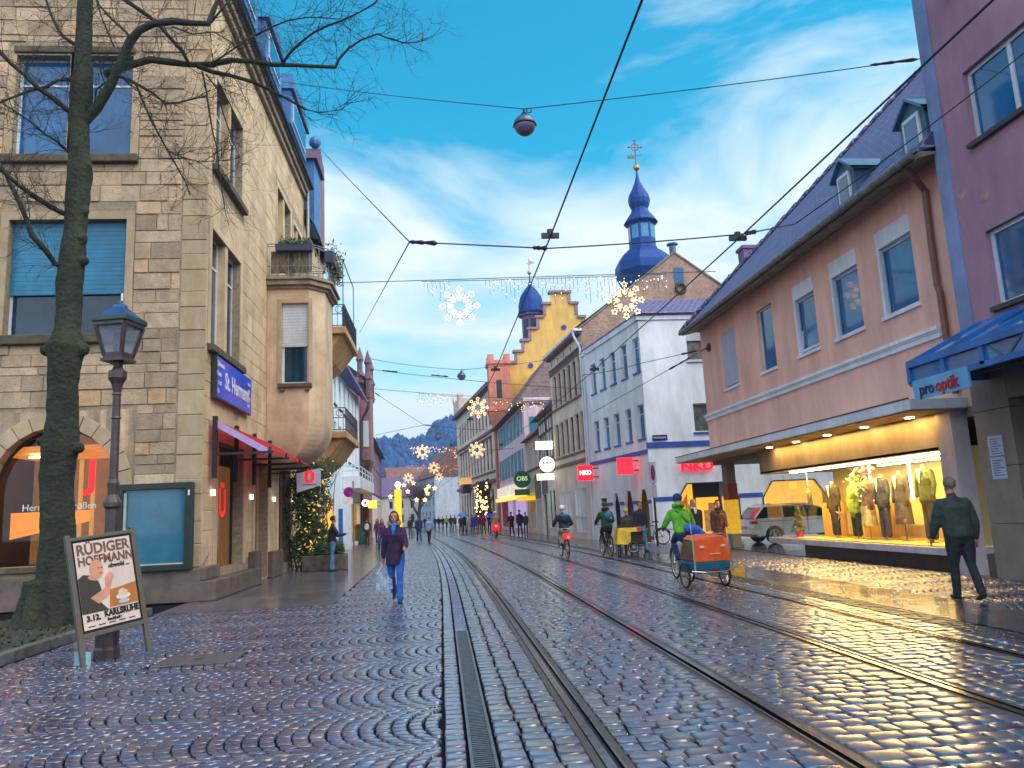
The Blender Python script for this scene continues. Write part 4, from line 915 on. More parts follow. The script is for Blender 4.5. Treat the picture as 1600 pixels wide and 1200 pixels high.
boxsign('shop_sign', (8.75, 36.0, 3.6), .75, .78, .5, REDB, 'plain glowing red box sign on the white house above the arcade', None, rz=R(-14))
boxsign('shop_sign', (7.85, 41.5, 3.62), .82, .82, .16, REDB, 'square red box sign with white letters NKD beside the blue drainpipe', 'NKD', WLT, .33, bold=.012, sx=.9, arm=.45)
t = thing('facade_letters', (12, 34.5, 3.4), 'large red letters NKD on the white wall under the canopy', 'sign')
text('NKD', 'lettering', REDB, t, facing((11.75, 34.5, 3.38), 0, -1), .62, .04, .02, sx_=1.15)
# ---- cream house with dark red windows and the bare stone gable
CRE = mat('cream stone facade', (.74, .64, .55), .8, .08, 1.2, .2, 40)
GLP = mat('plum window glass', (.07, .025, .045), .2, .3, 2, spec=.3)
PTRIM = mat('plum sandstone trim', (.20, .12, .13), .8, .2, 3)
CA, CB = (8.4, 42.9), (7.7, 51.4)
cw = [(.35 + 1.28 * i, 1.3 + 1.28 * i, 8.4, 10.55) for i in range(6)] + [(.35 + 1.28 * i, 1.3 + 1.28 * i, 5.15, 7.3) for i in range(6)]
ce = [(1.0, 3.6, .35, 3.0), (4.6, 7.6, .3, 2.9)]
ct, Mc, Lc = house('cream_house', 'cream house with plum windows and a bare rubble gable above the white corner house', CA, CB, True, 11.9, 10.6, CRE, cw, extra=ce, gm=GLP, sill=False, fw=.06, tr=.72, split=1, fm=PTRIM)
mb = MB(Mc)
for z0, z1, d in ((4.4, 4.6, .1), (4.95, 5.08, .09), (8.2, 8.32, .09), (10.65, 10.72, .06), (11.0, 11.1, .1), (11.75, 11.9, .25)): mb.box(0, Lc, 0, d, z0, z1)
for i in range(26): mb.box(.1 + i * .33, .26 + i * .33, .0, .07, 10.72, 11.0)
mb.build('string_course', PTRIM, ct)
mb = MB(Mc)
for i in range(7): mb.box(.05 + 1.28 * i, .22 + 1.28 * i, 0, .07, 8.32, 10.6).box(.05 + 1.28 * i, .22 + 1.28 * i, 0, .07, 5.08, 7.4)
mb.build('pilasters', CRE, ct)
mb = MB(Mc)
for i in range(5): mb.box(.9 + i * 1.7, 1.1 + i * 1.7, .001, .01, 11.3, 11.55)
mb.build('vent_holes', DKI, ct)
for a, b, c, d in ce:
    MB(Mc).box(a - .1, b + .1, -.9, -.85, 0, d + .2).build('shop_back', mat('cool lit shop', (.55, .5, .5), .6, .35, 3, emit=.5, ecol=(.9, .8, .8)), ct)
    mb = MB(Mc); n = 4
    for i in range(n + 1): mb.box(a + (b - a) * i / n - .06, a + (b - a) * i / n + .06, -.12, .03, c, d)
    mb.box(a, b, -.1, .03, d - .1, d).box(a, b, -.1, .03, 1.2, 1.3).build('shop_frame', WFRAME, ct)
MB(Mc).box(0, .35, .02, .32, 11.95, 12.05).box(-.1, Lc + .1, .0, .5, 11.9, 12.05).build('eaves', LBL, ct)
GAB = mat('rubble gable stone', (.27, .15, .12), .9, .25, 5, .9, 14, c2=(.46, .34, .27), bd=.05, streak=2.6)
gp = [(8.45, 42.9), (18.2, 42.9)]
MB().add([(8.42, 42.85, 0), (19.2, 42.85, 0), (19.2, 42.85, 12.8), (14.3, 42.85, 16.5), (8.42, 42.85, 12.1), (8.42, 43.2, 0), (19.2, 43.2, 0), (19.2, 43.2, 12.8), (14.3, 43.2, 16.5), (8.42, 43.2, 12.1)],
    [(0, 1, 2, 3, 4), (9, 8, 7, 6, 5), (0, 5, 6, 1), (1, 6, 7, 2), (2, 7, 8, 3), (3, 8, 9, 4), (4, 9, 5, 0)]).build('gable_wall', GAB, ct)
mb = MB(); mb.bar((8.2, 42.95, 12.02), (14.3, 42.95, 16.57), .35, .09).bar((14.3, 42.95, 16.57), (19.4, 42.95, 12.7), .35, .09); mb.build('verge', EAV, ct)
MB().add([(7.9, 42.9, 12.0), (14.3, 42.9, 16.6), (14.0, 51.5, 16.6), (7.2, 51.5, 12.1), (20, 42.9, 12.5), (20, 51.5, 12.5)], [(0, 1, 2, 3), (1, 4, 5, 2)]).build('roof', TILEB, ct)
MB().box(14.2, 14.75, 42.80, 42.84, 14.6, 15.6).build('gable_window', GLASS2, ct)
MB().torus((14.5, 42.75, 14.3), .28, .08, 14, 6, ax='y').build('gable_vent', IRON, ct)
MB().lathe([(.2, 0), (.2, .7), (.34, .74), (.34, .82)], (14.35, 43.2, 16.4), 10).build('flue', DZ, ct)
MB(Mc).tube([(.1, .5, 11.9), (.1, .45, 11.6), (.08, .12, 10.9), (.08, .12, 3)], .07, 8).build('downpipe', LBL, ct)
ch = thing('brick_chimney', (17.7, 40, 13), 'plain violet chimney stack behind the eaves of the apricot house', 'chimney')
MB().box(17.2, 18.2, 39.6, 40.4, 10.5, 15.6).build('stack', mat('violet render', (.16, .09, .22), .8, .1), ch); MB().box(17.12, 18.28, 39.5, 40.5, 15.6, 15.78).build('cap', mat('violet render', (.16, .09, .22)), ch)
# shop signs at the cream house
lit = mat('lit milk sign', (.9, .85, .6), .4, .02, emit=1.1, ecol=(1, .93, .62))
boxsign('shop_sign', (7.0, 51.2, 6.05), 1.15, .55, .25, lit, 'blank lit rectangular box sign above the round sign', None, arm=.6)
t = thing('round_shop_sign', (7.05, 51.0, 4.75), 'round lit white sign with small fruit marks under the blank box sign', 'sign')
b = MB().lathe([(.52, -.1), (.52, .1)], (0, 0, 0), 24, Matrix.Translation((7.1, 51, 4.75)) @ Matrix.Rotation(R(90), 4, 'X')).build('disc', lit, t)
MB().torus((7.1, 50.95, 4.75), .52, .045, 26, 6, ax='y').build('rim', IRON, t)
text('A B A', 'lettering', mat('green letters', (.05, .28, .05), .5), b, facing((7.1, 50.89, 4.84), 0, -1), .26, .004, .012)
boxsign('shop_sign', (7.0, 51.3, 3.95), 1.15, .42, .2, lit, 'blank lit box sign below the round sign, over the clothes display', None, arm=.6)
# ---- half-timbered house
HTW = mat('white infill plaster', (.80, .80, .78), .8, .06, 2); TIM = mat('dark timber', (.07, .05, .06), .7, .25, 4)
HA, HB = (7.7, 51.45), (7.62, 58.5)
hw = [(.6, 1.5, 5.5, 7.2), (1.7, 2.6, 5.5, 7.2), (3.5, 4.4, 5.5, 7.2), (4.6, 5.5, 5.5, 7.2)]
hx = [(.3, 3.6, .3, 3.2), (4.6, 6.3, .02, 2.9)]
ht, Mh, Lh = house('half_timbered_house', 'half-timbered house with dark beams between the cream house and the grey house', HA, HB, True, 8.9, 9, HTW, hw, extra=hx, sill=False, split=2)
mb = MB(Mh)
for u in (0.05, .5, 1.6, 2.7, 3.4, 4.5, 5.6, 6.9): mb.box(u - .08, u + .08, 0, .03, 4.4, 8.8)
for z in (4.45, 5.35, 7.3, 8.2): mb.box(0, Lh, 0, .034, z - .08, z + .08)
for a, b, c, d in ((2.7, 5.35, 3.4, 7.3), (5.6, 7.3, 6.9, 5.35), (.05, 5.35, .5, 7.3), (.5, 4.45, 1.6, 5.35), (3.4, 4.45, 4.5, 5.35), (4.5, 5.35, 5.6, 4.45), (5.6, 4.45, 6.9, 5.35), (2.7, 7.3, 3.4, 8.2)): mb.bar((a, .018, b), (c, .018, d), .13, .03)
mb.build('timber_frame', TIM, ht)
MB(Mh).box(3.7, 6.6, -.02, .02, 2.95, 4.3).build('grey_fascia', mat('grey fascia', (.12, .11, .12), .6, .1), ht)
MB(Mh).box(.2, 3.7, -.9, -.85, 0, 3.4).build('shop_back', mat('lit fashion display', (.6, .5, .35), .6, .35, 2.5, emit=.6, ecol=(.95, .85, .65)), ht)
MB(Mh).box(4.4, 6.5, -.5, -.45, 0, 3.1).build('gate', mat('brown wooden gate', (.08, .045, .03), .7, .2, 3, wave=(6, .4, 'u')), ht)
mb = MB(Mh)
for u in (.3, 1.9, 3.55): mb.box(u - .06, u + .06, -.1, .04, .3, 3.2)
mb.box(.3, 3.6, -.1, .04, .3, .55).box(.3, 3.6, -.1, .04, 3.05, 3.2).build('shop_frame', WFRAME, ht)
mb = MB(Mh)
for u, c in ((.9, 1.8), (1.4, 1.7), (2.4, 1.9), (3.0, 1.6)): mb.lathe([(.05, 0), (.16, .2), (.2, .6), (.13, 1.0), (.2, 1.35), (.07, 1.5)], (u, -.5, .6), 8)
mb.build('dressed_busts', mat('clothes on busts', (.12, .08, .07), .8, .5, 6, island=.7), ht)
gable_roof(ht, Mh, Lh, 8.9, 9, 5.2, TILEB, .6)
# ---- grey house
g0 = [(.5, 1.3, 5.2, 7.0), (1.5, 2.3, 5.2, 7.0), (2.5, 3.3, 5.2, 7.0), (4.0, 4.8, 5.2, 7.0), (5.0, 5.8, 5.2, 7.0), (6.0, 6.8, 5.2, 7.0)]
gt, Mg, Lg = house('grey_house', 'plain grey house with a low eave beside the half-timbered house', (7.62, 58.55), (7.45, 66.0), True, 7.9, 9, mat('light grey render', (.66, .63, .60), .8, .06), g0, extra=[(.4, 2.6, .2, 2.5), (3.4, 6.4, .2, 2.5)], gm=mat('dark brown glass', (.05, .03, .03), .25, .2, spec=.3), sill=False, tr=.7)
gable_roof(gt, Mg, Lg, 7.9, 9, 4.6, TILEB, .5)
MB(Mg).box(3.2, 6.8, .0, .06, 3.3, 4.4).build('mint_fascia', mat('mint panel', (.28, .5, .45), .6, .06), gt); MB(Mg).box(.3, 3.0, 0, .05, 2.7, 4.6).build('grey_fascia', mat('grey fascia'  , (.12, .11, .12)), gt)
MB(Mg).box(3.2, 6.8, .0, 1.1, 2.65, 2.95).build('yellow_awning', mat('yellow awning', (.75, .4, .01), .6, emit=.5, ecol=(1, .5, .02)), gt)
MB(Mg).box(.3, 6.6, -.9, -.85, 0, 2.8).build('shop_back', mat('dim shop', (.2, .14, .1), .7, .4, 2), gt)
mb = MB(Mg)
for u in (.4, 1.5, 2.6, 3.4, 4.4, 5.4, 6.4): mb.box(u - .07, u + .07, -.1, .03, .2, 2.5)
mb.build('shop_posts', HTW, gt)
for z in (7.05,): MB(Mg).box(.3, 7.0, 0, .12, 5.02, 5.15).build('sill_course', TIM, gt)
t = thing('round_shop_sign', (6.9, 64, 3.9), 'round dark green hanging sign with pale lettering by the yellow awning', 'sign')
b = MB().lathe([(.7, -.12), (.7, .12)], (0, 0, 0), 24, Matrix.Translation((6.75, 64, 4.4)) @ Matrix.Rotation(R(90), 4, 'X')).build('disc', mat('dark green enamel', (.005, .10, .05), .35), t)
MB().box(6.35, 6.36 + .38, 63.86, 63.87, 4.4, 4.5).box(6.1, 7.35, 63.95, 64.05, 3.1, 3.6).build('lower_board', mat('dark green enamel', (.005, .10, .05)), t)
text('OBS', 'lettering', mat('pale lettering', (.6, .7, .4), .5, emit=.3, ecol=(.7, .9, .4)), b, facing((6.75, 63.86, 4.45), 0, -1), .5, .004, .01)
# ---- pink house with turquoise shutters
PK = mat('pale pink render', (.80, .62, .74), .8, .06, 1.0, .1, 60)
TUR = mat('turquoise shutters', (.015, .32, .46), .5, .15, 3, wave=(12, .4, 'v'))
pwn = [(2.0 + i * 2.6, 3.1 + i * 2.6, z, z + 2.1) for i in range(7) for z in (5.2, 8.6)]
pt, Mk, Lk = house('pink_house', 'pale pink house with turquoise shutters and a brown hipped roof', (7.4, 66.1), (6.55, 87.5), True, 11.6, 9, PK, pwn, extra=[(1, 9, .3, 2.9), (10, 20, .3, 2.9)], sill=False, gm=GLASS)
for a, b, c, d in pwn: MB(Mk).box(a - .62, a - .02, 0, .07, c, d).box(b + .02, b + .62, 0, .07, c, d).each('shutter', TUR, pt)
MB(Mk).box(.8, 20.5, -.9, -.85, 0, 3).build('shop_back', mat('violet lit shop', (.4, .32, .5), .6, .2, 1, emit=.3, ecol=(.6, .5, 1)), pt)
MB(Mk).box(.6, 20.8, 0, .5, 2.95, 3.3).build('orange_fascia', mat('orange lit fascia', (.8, .45, .1), .6, emit=.7, ecol=(1, .6, .15)), pt)
MB(Mk).box(.6, 20.8, 0, .3, 3.4, 4.4).build('cream_fascia', mat('cream lit fascia', (.8, .7, .5), .6, .2, 1, emit=.3, ecol=(1, .9, .7)), pt)
gable_roof(pt, Mk, Lk, 11.6, 9, 6.0, TILEB, .7, 4.5, 0)
Mk2, _ = frame((7.4, 66.08), (16, 66.08), False)
MB(Mk2).box(.45, 1.35, .0, .06, 8.0, 9.9).build('shutter_leaf', TUR, pt); sw = MB(Mk2).box(1.4, 2.4, 0, .05, 8.0, 9.9).build('side_window', WFRAME, pt)
mb = MB(Mk2)
for i in range(2):
    for j in range(2): mb.box(1.48 + i * .46, 1.86 + i * .46, .052, .056, 8.1 + j * .9, 8.9 + j * .9)
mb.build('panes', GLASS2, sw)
# ---- long sandstone building with red corner turret
SST = mat('grey sandstone facade', (.80, .66, .55), .8, .1, .9, .2, 30); RSD = mat('red sandstone', (.50, .15, .075), .8, .15, 1.5, .3, 30); RSL = mat('salmon render', (.62, .22, .15), .8, .1, 1.5)
SA, SB = (6.3, 88.2), (2.75, 119.5)
sw_ = [(1.6 + i * 2.55, 2.9 + i * 2.55, z, z + h) for i in range(11) for z, h in ((1.2, 3.4), (6.9, 3.6), (12.1, 2.9))]
st, Mt, Lt = house('sandstone_hall', 'long grey sandstone hall with three rows of tall dark windows and a corner pavilion', SA, SB, True, 16.8, 16, SST, sw_, cat='building', gm=mat('dark brown glass', (.05, .035, .03)), sill=False, fw=.12, fm=TIM)
mb = MB(Mt)
for z0, z1, d in ((5.3, 5.7, .3), (6.5, 6.7, .15), (11.2, 11.5, .2), (16.4, 16.9, .7)): mb.box(0, Lt, 0, d, z0, z1)
for i in range(11): mb.box(1.3 + i * 2.55, 3.2 + i * 2.55, 0, .25, 10.6, 10.8)
mb.build('string_course', PTRIM, st)
MB(Mt).box(Lt - 6, Lt + .2, -4, .35, 16.9, 19.0).box(Lt - 6.1, Lt - 4.8, -.3, .45, 19.0, 19.8).box(Lt - 1.2, Lt + .3, -.3, .45, 19.0, 19.8).build('corner_pavilion', SST, st)
MB(Mt).add([(0, .5, 16.9), (Lt - 6, .5, 16.9), (Lt - 6, -7, 20), (0, -7, 20), (0, -16, 16.9), (Lt - 6, -16, 16.9)], [(0, 1, 2, 3), (3, 2, 5, 4)]).build('roof', TILEB, st)
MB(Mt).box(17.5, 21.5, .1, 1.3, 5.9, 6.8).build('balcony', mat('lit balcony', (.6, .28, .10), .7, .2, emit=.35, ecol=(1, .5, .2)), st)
MB(Mt).prism([(17.8, 5.9), (21.2, 5.9), (19.8, 4.7), (19.2, 4.7)], .1, 1.2).build('balcony_bracket', PTRIM, st)
mb = MB(Mt); lb = MB(Mt); rd = random.Random(3)
for u0 in (4.0, 7.4, 10.8):
    leaves(mb, 160, lambda: (u0 + rd.choice((-.9, .9)) + rd.gauss(0, .25), .3 + rd.gauss(0, .12), rd.uniform(1.2, 5.4)), (.2, .4), rd); leaves(mb, 100, lambda: (u0 + rd.uniform(-1, 1), .3 + rd.gauss(0, .12), 5.2 + rd.gauss(0, .25)), (.2, .4), rd)
    for _ in range(22): lb.ball((u0 + rd.choice((-.9, .9, 0)) + rd.gauss(0, .3), .55, rd.uniform(1.2, 5.5)), .11, 6)
mb.build('garlands', mat('dark garlands', (.05, .035, .02), .8), st, fixn=False); lb.build('garland_lights', mat('warm bulbs', (1, .7, .3), .5, emit=2.2, ecol=(1, .6, .22)), st)
tw = thing('red_turret', (7.1, 87.4, 12), 'red sandstone corner turret with battlements on the yellow gabled building', 'turret')
mb = MB(); mb.lathe([(.9, 0), (.9, 11), (1.0, 11.2)], (7.0, 87.2, 0), 4); mb.build('pilaster', RSD, tw)
mb = MB(); mb.lathe([(1.0, 10.9), (1.85, 12.9), (1.85, 13.1), (2.05, 13.15), (2.05, 13.45), (1.75, 13.5), (1.75, 18.4), (2.0, 18.6), (2.0, 18.9), (1.85, 18.9), (1.85, 19.0)], (7.05, 87.0, 0), 4)
mb.build('shaft', RSL, tw)
mb = MB()
for a in (45, 135, 225, 315): mb.box(-.35, .35, -.35, .35, 19, 19.7, Matrix.Translation((7.05 + 1.45 * cos(R(a)) * .9, 87 + 1.45 * sin(R(a)) * .9, 0)))
mb.each('battlement', RSL, tw)
f = MB().box(6.5, 7.4, 85.72, 85.76, 14.4, 16.9).build('turret_window', mat('turret window trim', (.5, .3, .22), .7), tw); MB().box(6.65, 7.25, 85.70, 85.719, 14.6, 16.7).build('turret_pane', mat('dark brown glass', (.05, .035, .03)), f)
# ---- yellow stepped gable
YG = mat('yellow render', (.72, .46, .12), .8, .06, .5, .1, 40); MVS = mat('mauve coping', (.30, .17, .22), .7, .15)
yg = thing('yellow_gable_house', (13, 88, 0), 'yellow house with a stepped gable edged in mauve stone', 'building')
# solid wall from columns so that each step stays convex
mb = MB(); cp = MB()
xs = [(7.9, 9.0, 18.9), (9.0, 9.9, 20.2), (9.9, 10.8, 21.5), (10.8, 11.8, 22.9), (11.8, 12.7, 24.3), (12.7, 13.6, 25.9), (13.6, 16.1, 27.3), (16.1, 16.9, 25.9), (16.9, 17.7, 24.2), (17.6, 18.6, 22.3), (18.6, 19.6, 21), (19.6, 21, 19.8)]
P = [(7.9, 0)]
for a, b, z in xs: P += [(a, z), (b, z)]
P += [(21, 0)]
vs = []; fs = []
for a, b, z in xs:
    k = len(vs); vs += [(a, 87.6, 0), (b, 87.6, 0), (b, 87.6, z), (a, 87.6, z)]; fs.append((k, k+1, k+2, k+3))
    cp.box(a - .12, b + .12, 87.3, 88.3, z, z + .3)
    cp.box(a - .0, a + .35, 87.42, 87.597, z - 1.25, z - .01) if b < 15 else cp.box(b - .35, b, 87.42, 87.597, z - 1.25, z - .01)
mb.add(vs, fs); mb.build('gable_wall', YG, yg, fixn=False); cp.build('stepped_coping', MVS, yg)
MB().add([(8, 87.7, 18.2), (14.8, 87.7, 25.6), (14.8, 118, 25.6), (8, 118, 18.2), (21, 87.7, 19), (21, 118, 19)], [(0, 1, 2, 3), (1, 4, 5, 2)]).build('roof', TILEB, yg)
for x_, z_ in ((10.9, 18.6), (15.1, 23.1)): MB().lathe([(.3, -.1), (.3, .02)], (0, 0, 0), 16, Matrix.Translation((x_, 87.5, z_)) @ Matrix.Rotation(R(90), 4, 'X')).build('round_window', mat('cobalt glass', (.01, .02, .35), .2), yg)
# ---- small blue dome
DOM = mat('cobalt dome copper', (.008, .055, .26), .5, .2, 4, .1, 20, metal=.3, spec=.2); GOLD = mat('gilded ball', (.55, .33, .08), .35, metal=.8)
dt = thing('small_dome_tower', (11.7, 90, 20), 'small bell turret with a cobalt dome and weather vane behind the stepped gable', 'tower')
MB().lathe([(1.25, 19), (1.25, 25.3), (1.7, 25.4), (1.7, 25.7)], (11.75, 91, 0), 8).build('drum', mat('lilac drum', (.20, .15, .30), .7, .15), dt)
for k in range(8):
    a = 2 * pi * k / 8; T = Matrix.Translation((11.75, 91, 0)) @ Matrix.Rotation(a, 4, 'Z')
    if sin(a) < .3: MB(T).box(1.16, 1.19, -.33, .33, 22.6, 24.9).build('arched_opening', mat('dark opening', (.03, .02, .09), .5), dt)
MB().lathe([(1.75, 25.6), (1.6, 26.0), (1.55, 26.9), (1.3, 27.9), (.8, 28.7), (.3, 29.3), (.1, 29.9), (.05, 30.8)], (11.75, 91, 0), 16).build('dome', DOM, dt, smooth=True)
MB().ball((11.75, 91, 31.0), .25, 10).build('gilded_ball', GOLD, dt)
MB().tube([(11.75, 91, 31.1), (11.75, 91, 32.9)], .05, 6).bar((11.4, 91, 32.2), (12.1, 91, 32.2), .06).prism([(11.8, 32.0), (12.5, 32.3), (11.8, 32.6)], 90.98, 91.02).build('weather_vane', mat('pale vane', (.5, .4, .3), .5), dt)
# ---- church tower with onion domes
cht = thing('church_tower', (24.6, 86, 0), 'church tower with stacked cobalt onion domes and gilded cross', 'tower')
cx_, cy_ = 25.35, 87.5; ZT = Matrix.Translation((0, 0, -1.7))
MB(ZT).lathe([(3.6, 0), (3.6, 27.4)], (cx_, cy_, 0), 8).build('shaft', mat('pink white shaft', (.55, .42, .45), .8, .1), cht)
MB(ZT).lathe([(3.7, 27.4), (4.1, 27.7), (4.1, 28.0), (3.5, 28.6), (3.0, 29.0), (2.95, 29.8), (3.2, 30.3), (3.6, 31.2), (3.55, 32.2), (3.0, 33.2), (2.2, 33.9), (1.75, 34.2), (1.7, 34.5)], (cx_, cy_, 0), 8).build('large_onion', DOM, cht)
MB(ZT).lathe([(1.62, 34.5), (1.62, 37.4)], (cx_, cy_, 0), 8).build('lantern', DOM, cht)
for k in range(8):
    a = 2 * pi * (k + .0) / 8; T = Matrix.Translation((cx_, cy_, 0)) @ Matrix.Rotation(a, 4, 'Z')
    if sin(a) < .5: MB(ZT @ T).box(1.505, 1.53, -.45, .45, 35.4, 37.1).build('lantern_window', mat('light blue panes', (.05, .28, .55), .2, .3), cht)
MB(ZT).lathe([(1.7, 37.4), (2.1, 37.6), (2.0, 37.8), (1.5, 38.5), (1.1, 39.0), (1.0, 39.4), (1.25, 40.0), (1.35, 40.6), (1.2, 41.3), (.75, 42.1), (.35, 43.0), (.15, 43.8), (.08, 44.6)], (cx_, cy_, 0), 12).build('small_onion', DOM, cht)
MB(ZT).ball((cx_, cy_, 44.9), .42, 12).build('gilded_ball', GOLD, cht)
cm_ = MB(ZT).tube([(cx_, cy_, 45), (cx_, cy_, 48.6)], .07, 6).bar((cx_ - .8, cy_, 47.6), (cx_ + .8, cy_, 47.6), .09).torus((cx_, cy_, 47.6), .45, .06, 16, 5, ax='y').bar((cx_ - .6, cy_, 46.4), (cx_ + .8, cy_, 46.6), .07)
for dx, dz in ((-.8, 47.6), (.8, 47.6), (0, 48.5)): cm_.ball((cx_ + dx, cy_, dz), .14, 6)
cm_.box(cx_ - 1.0, cx_ - .15, cy_ - .03, cy_ + .03, 46.1, 46.5).build('cross', mat('dark gilt', (.12, .12, .08), .4, metal=.5), cht)
for z0 in (24.5,): MB(ZT).box(cx_ - .6, cx_ + .9, cy_ - 3.45, cy_ - 3.36, 24.6, 26.8).build('belfry_opening', mat('teal louvre', (.03, .3, .4), .4), cht)

# ================================================================ LEFT ROW
bs = thing('sandstone_balcony_house', (-5.5, 31.7, 0), 'sandstone house with heavy stone balconies beyond the rounded bay', 'house')
Mx, Lx = frame((-5.46, 31.65), (-5.46, 37.4), False)
bx = [(.6, 1.6, 5.6, 8.0), (3.2, 4.2, 5.6, 8), (.6, 1.6, 9.8, 12), (3.2, 4.2, 9.8, 12), (1, 2.6, .3, 2.8)]
mb = MB(Mx); wall_holes(mb, Lx, 0, 14.2, bx, .2, 12); mb.build('wall', ASHS, bs)
for o in bx: window(bs, Mx, *o, rec=.15)
for z in (4.95, 9.3):
    st_ = MB(Mx).prism([(-.2, z - .0), (-.2, z + .3), (4.6, z + .3), (4.6, z)], 0, 1.75).build('balcony_slab', mat('balcony stone', (.50, .30, .14), .8, .2, 2, .4, 30), bs, bevel=.04)
    MB(Mx).add([(0, 0, z), (0, 1.6, z), (0, 1.0, z - .8), (0, .35, z - 1.3), (0, 0, z - 1.6), (4.4, 0, z), (4.4, 1.6, z), (4.4, 1.0, z - .8), (4.4, .35, z - 1.3), (4.4, 0, z - 1.6)], [(0, 1, 2, 3, 4), (9, 8, 7, 6, 5), (1, 6, 7, 2), (2, 7, 8, 3), (3, 8, 9, 4), (0, 5, 6, 1)]).build('corbel', mat('balcony stone', ''), st_, bevel=.05)
    r_ = MB(Mx)
    for zz in (.36, .85, 1.25): r_.bar((-.1, 1.68, z + zz), (4.5, 1.68, z + zz), .03).bar((-.1, 0, z + zz), (-.1, 1.68, z + zz), .03)
    for i in range(24): r_.bar((-.1 + i * .2, 1.68, z + .3), (-.1 + i * .2, 1.68, z + 1.25), .018)
    for i in range(9): r_.bar((-.1, i * .2, z + .3), (-.1, i * .2, z + 1.25), .018)
    for i in range(4): r_.torus((-.1, .25 + i * .4, z + 1.05), .14, .012, 12, 4, ax='x')
    r_.build('iron_railing', IRON, st_)
MB(Mx).box(-.1, 4.5, 1.6, 1.66, 9.65, 10.5).build('dark_cloth', mat('dark teal cloth', (.02, .05, .14), .8), bs)
mb = MB(Mx); mb.bar((.2, 1.6, 9.6), (.2, 1.6, 12.6), .04).bar((4.2, 1.6, 9.6), (4.2, 1.6, 12.6), .04).bar((.2, 1.6, 12.6), (4.2, 1.6, 12.6), .04).bar((.2, 1.6, 12.6), (.2, 0, 13.4), .04).build('awning_frame', TEAL, bs)
MB(Mx).add([(-.1, .4, 14.2), (Lx, .4, 14.2), (Lx, -2.2, 18.5), (-.1, -2.2, 18.5), (Lx, -12, 14.2), (-.1, -12, 14.2)], [(0, 1, 2, 3), (3, 2, 4, 5)]).build('roof', SLATE, bs)
d_ = MB(Mx).box(.3, 2.2, -2.0, .4, 14.3, 17.2).build('dormer', BLP, bs); MB(Mx).prism([(.1, 17.2), (2.4, 17.2), (1.25, 18.2)], -2.2, .55).build('dormer_gable', mat('plum fascia', (.12, .06, .12), .6), d_); MB(Mx).ball((1.25, .3, 18.5), .28, 8).build('finial', BLP, d_)
MB(Mx).box(4.6, 5.7, -2.5, .06, 14.2, 19.4).build('parapet_gable', mat('mauve brown sandstone', (.28, .15, .17), .8, .2, 2, .3, 20), bs)
w2 = thing('bright_white_house', (-5.75, 37.5, 0), 'narrow bright white house with a dark downpipe on the left side of the street', 'house')
Mx2, Lx2 = frame((-5.75, 37.45), (-5.95, 58), False)
bx2 = [(1 + i * 2.4, 2 + i * 2.4, z, z + 1.8) for i in range(8) for z in (5.4, 8.2)]
mb = MB(Mx2); wall_holes(mb, Lx2, 0, 10.4, bx2 + [(1, 6, .2, 2.8), (10.5, 20, .2, 2.8)], .2, 11); mb.build('wall', mat('bright blue white render', (.74, .84, .94), .7, .04), w2)
for o in bx2: window(w2, Mx2, *o, rec=.12, shutter=.3)
MB(Mx2).box(.8, 20.2, -.9, -.85, 0, 3).build('shop_back', GLOW, w2)
MB(Mx2).add([(0, .7, 10.3), (Lx2, .7, 10.3), (Lx2, -4, 14.5), (0, -4, 14.5), (0, .7, 10.5), (Lx2, .7, 10.5)], [(0, 1, 2, 3), (0, 1, 5, 4)]).build('roof', TILEP, w2)
MB(Mx2).tube([(Lx2 - .2, .75, 10.4), (Lx2 - .2, .7, 9.9), (Lx2 - .2, .15, 8.9), (Lx2 - .2, .15, 0)], .09, 8).build('downpipe', DARKW, w2)
MB(Mx2).prism([(9.5, 3.55), (20.4, 3.55), (20.4, 4.3), (9.5, 4.3)], .0, 1.05).build('shop_canopy', LBL, w2, bevel=.03)
mb = MB(Mx2)
for z in (4.6, 4.9): mb.bar((9.5, 1.0, z), (20.4, 1.0, z), .05).bar((9.5, 0, z), (9.5, 1.0, z), .05)
for i in range(6): mb.bar((9.5 + i * 2.1, 1.0, 4.3), (9.5 + i * 2.1, 1.0, 4.9), .05)
mb.build('terrace_rail', WFRAME, w2)
MB(Mx2).box(9.4, 9.8, .0, .5, 0, 3.5).build('corner_pier', LBL, w2)
p2 = thing('turreted_brown_house', (-5.95, 58.1, 0), 'mauve brown house with an oriel and pinnacles down the left side', 'house')
Mx3, Lx3 = frame((-5.97, 58.1), (-6.1, 69.8), False)
bx3 = [(1 + i * 2.8, 2.2 + i * 2.8, z, z + 2) for i in range(4) for z in (5.4, 8.6)]
MVB = mat('mauve brown sandstone', (.26, .18, .17), .8, .2, 2, .3, 20)
mb = MB(Mx3); wall_holes(mb, Lx3, 0, 12.4, bx3 + [(1, 10.5, .2, 2.9)], .2, 11); mb.build('wall', MVB, p2)
for o in bx3: window(p2, Mx3, *o, rec=.12)
MB(Mx3).box(.8, 10.7, -.9, -.85, 0, 3).build('shop_back', GLOW, p2)
o_ = MB(Mx3); o_.box(1.5, 4.5, 0, .75, 6.2, 11.2).build('oriel', MVB, p2)
MB(Mx3).add([(1.5, 0, 6.2), (4.5, 0, 6.2), (4.5, .75, 6.2), (1.5, .75, 6.2), (2.3, 0, 4.0), (3.7, 0, 4.0), (3.7, .2, 4.0), (2.3, .2, 4)], [(0, 1, 5, 4), (1, 2, 6, 5), (2, 3, 7, 6), (3, 0, 4, 7), (4, 5, 6, 7)]).build('oriel_corbel', mat('brown corbel', (.16, .10, .06), .8, .3, 3), p2)
MB(Mx3).box(1.44, 1.5, .2, .6, 7.2, 9.2).build('oriel_window', WFRAME, p2)
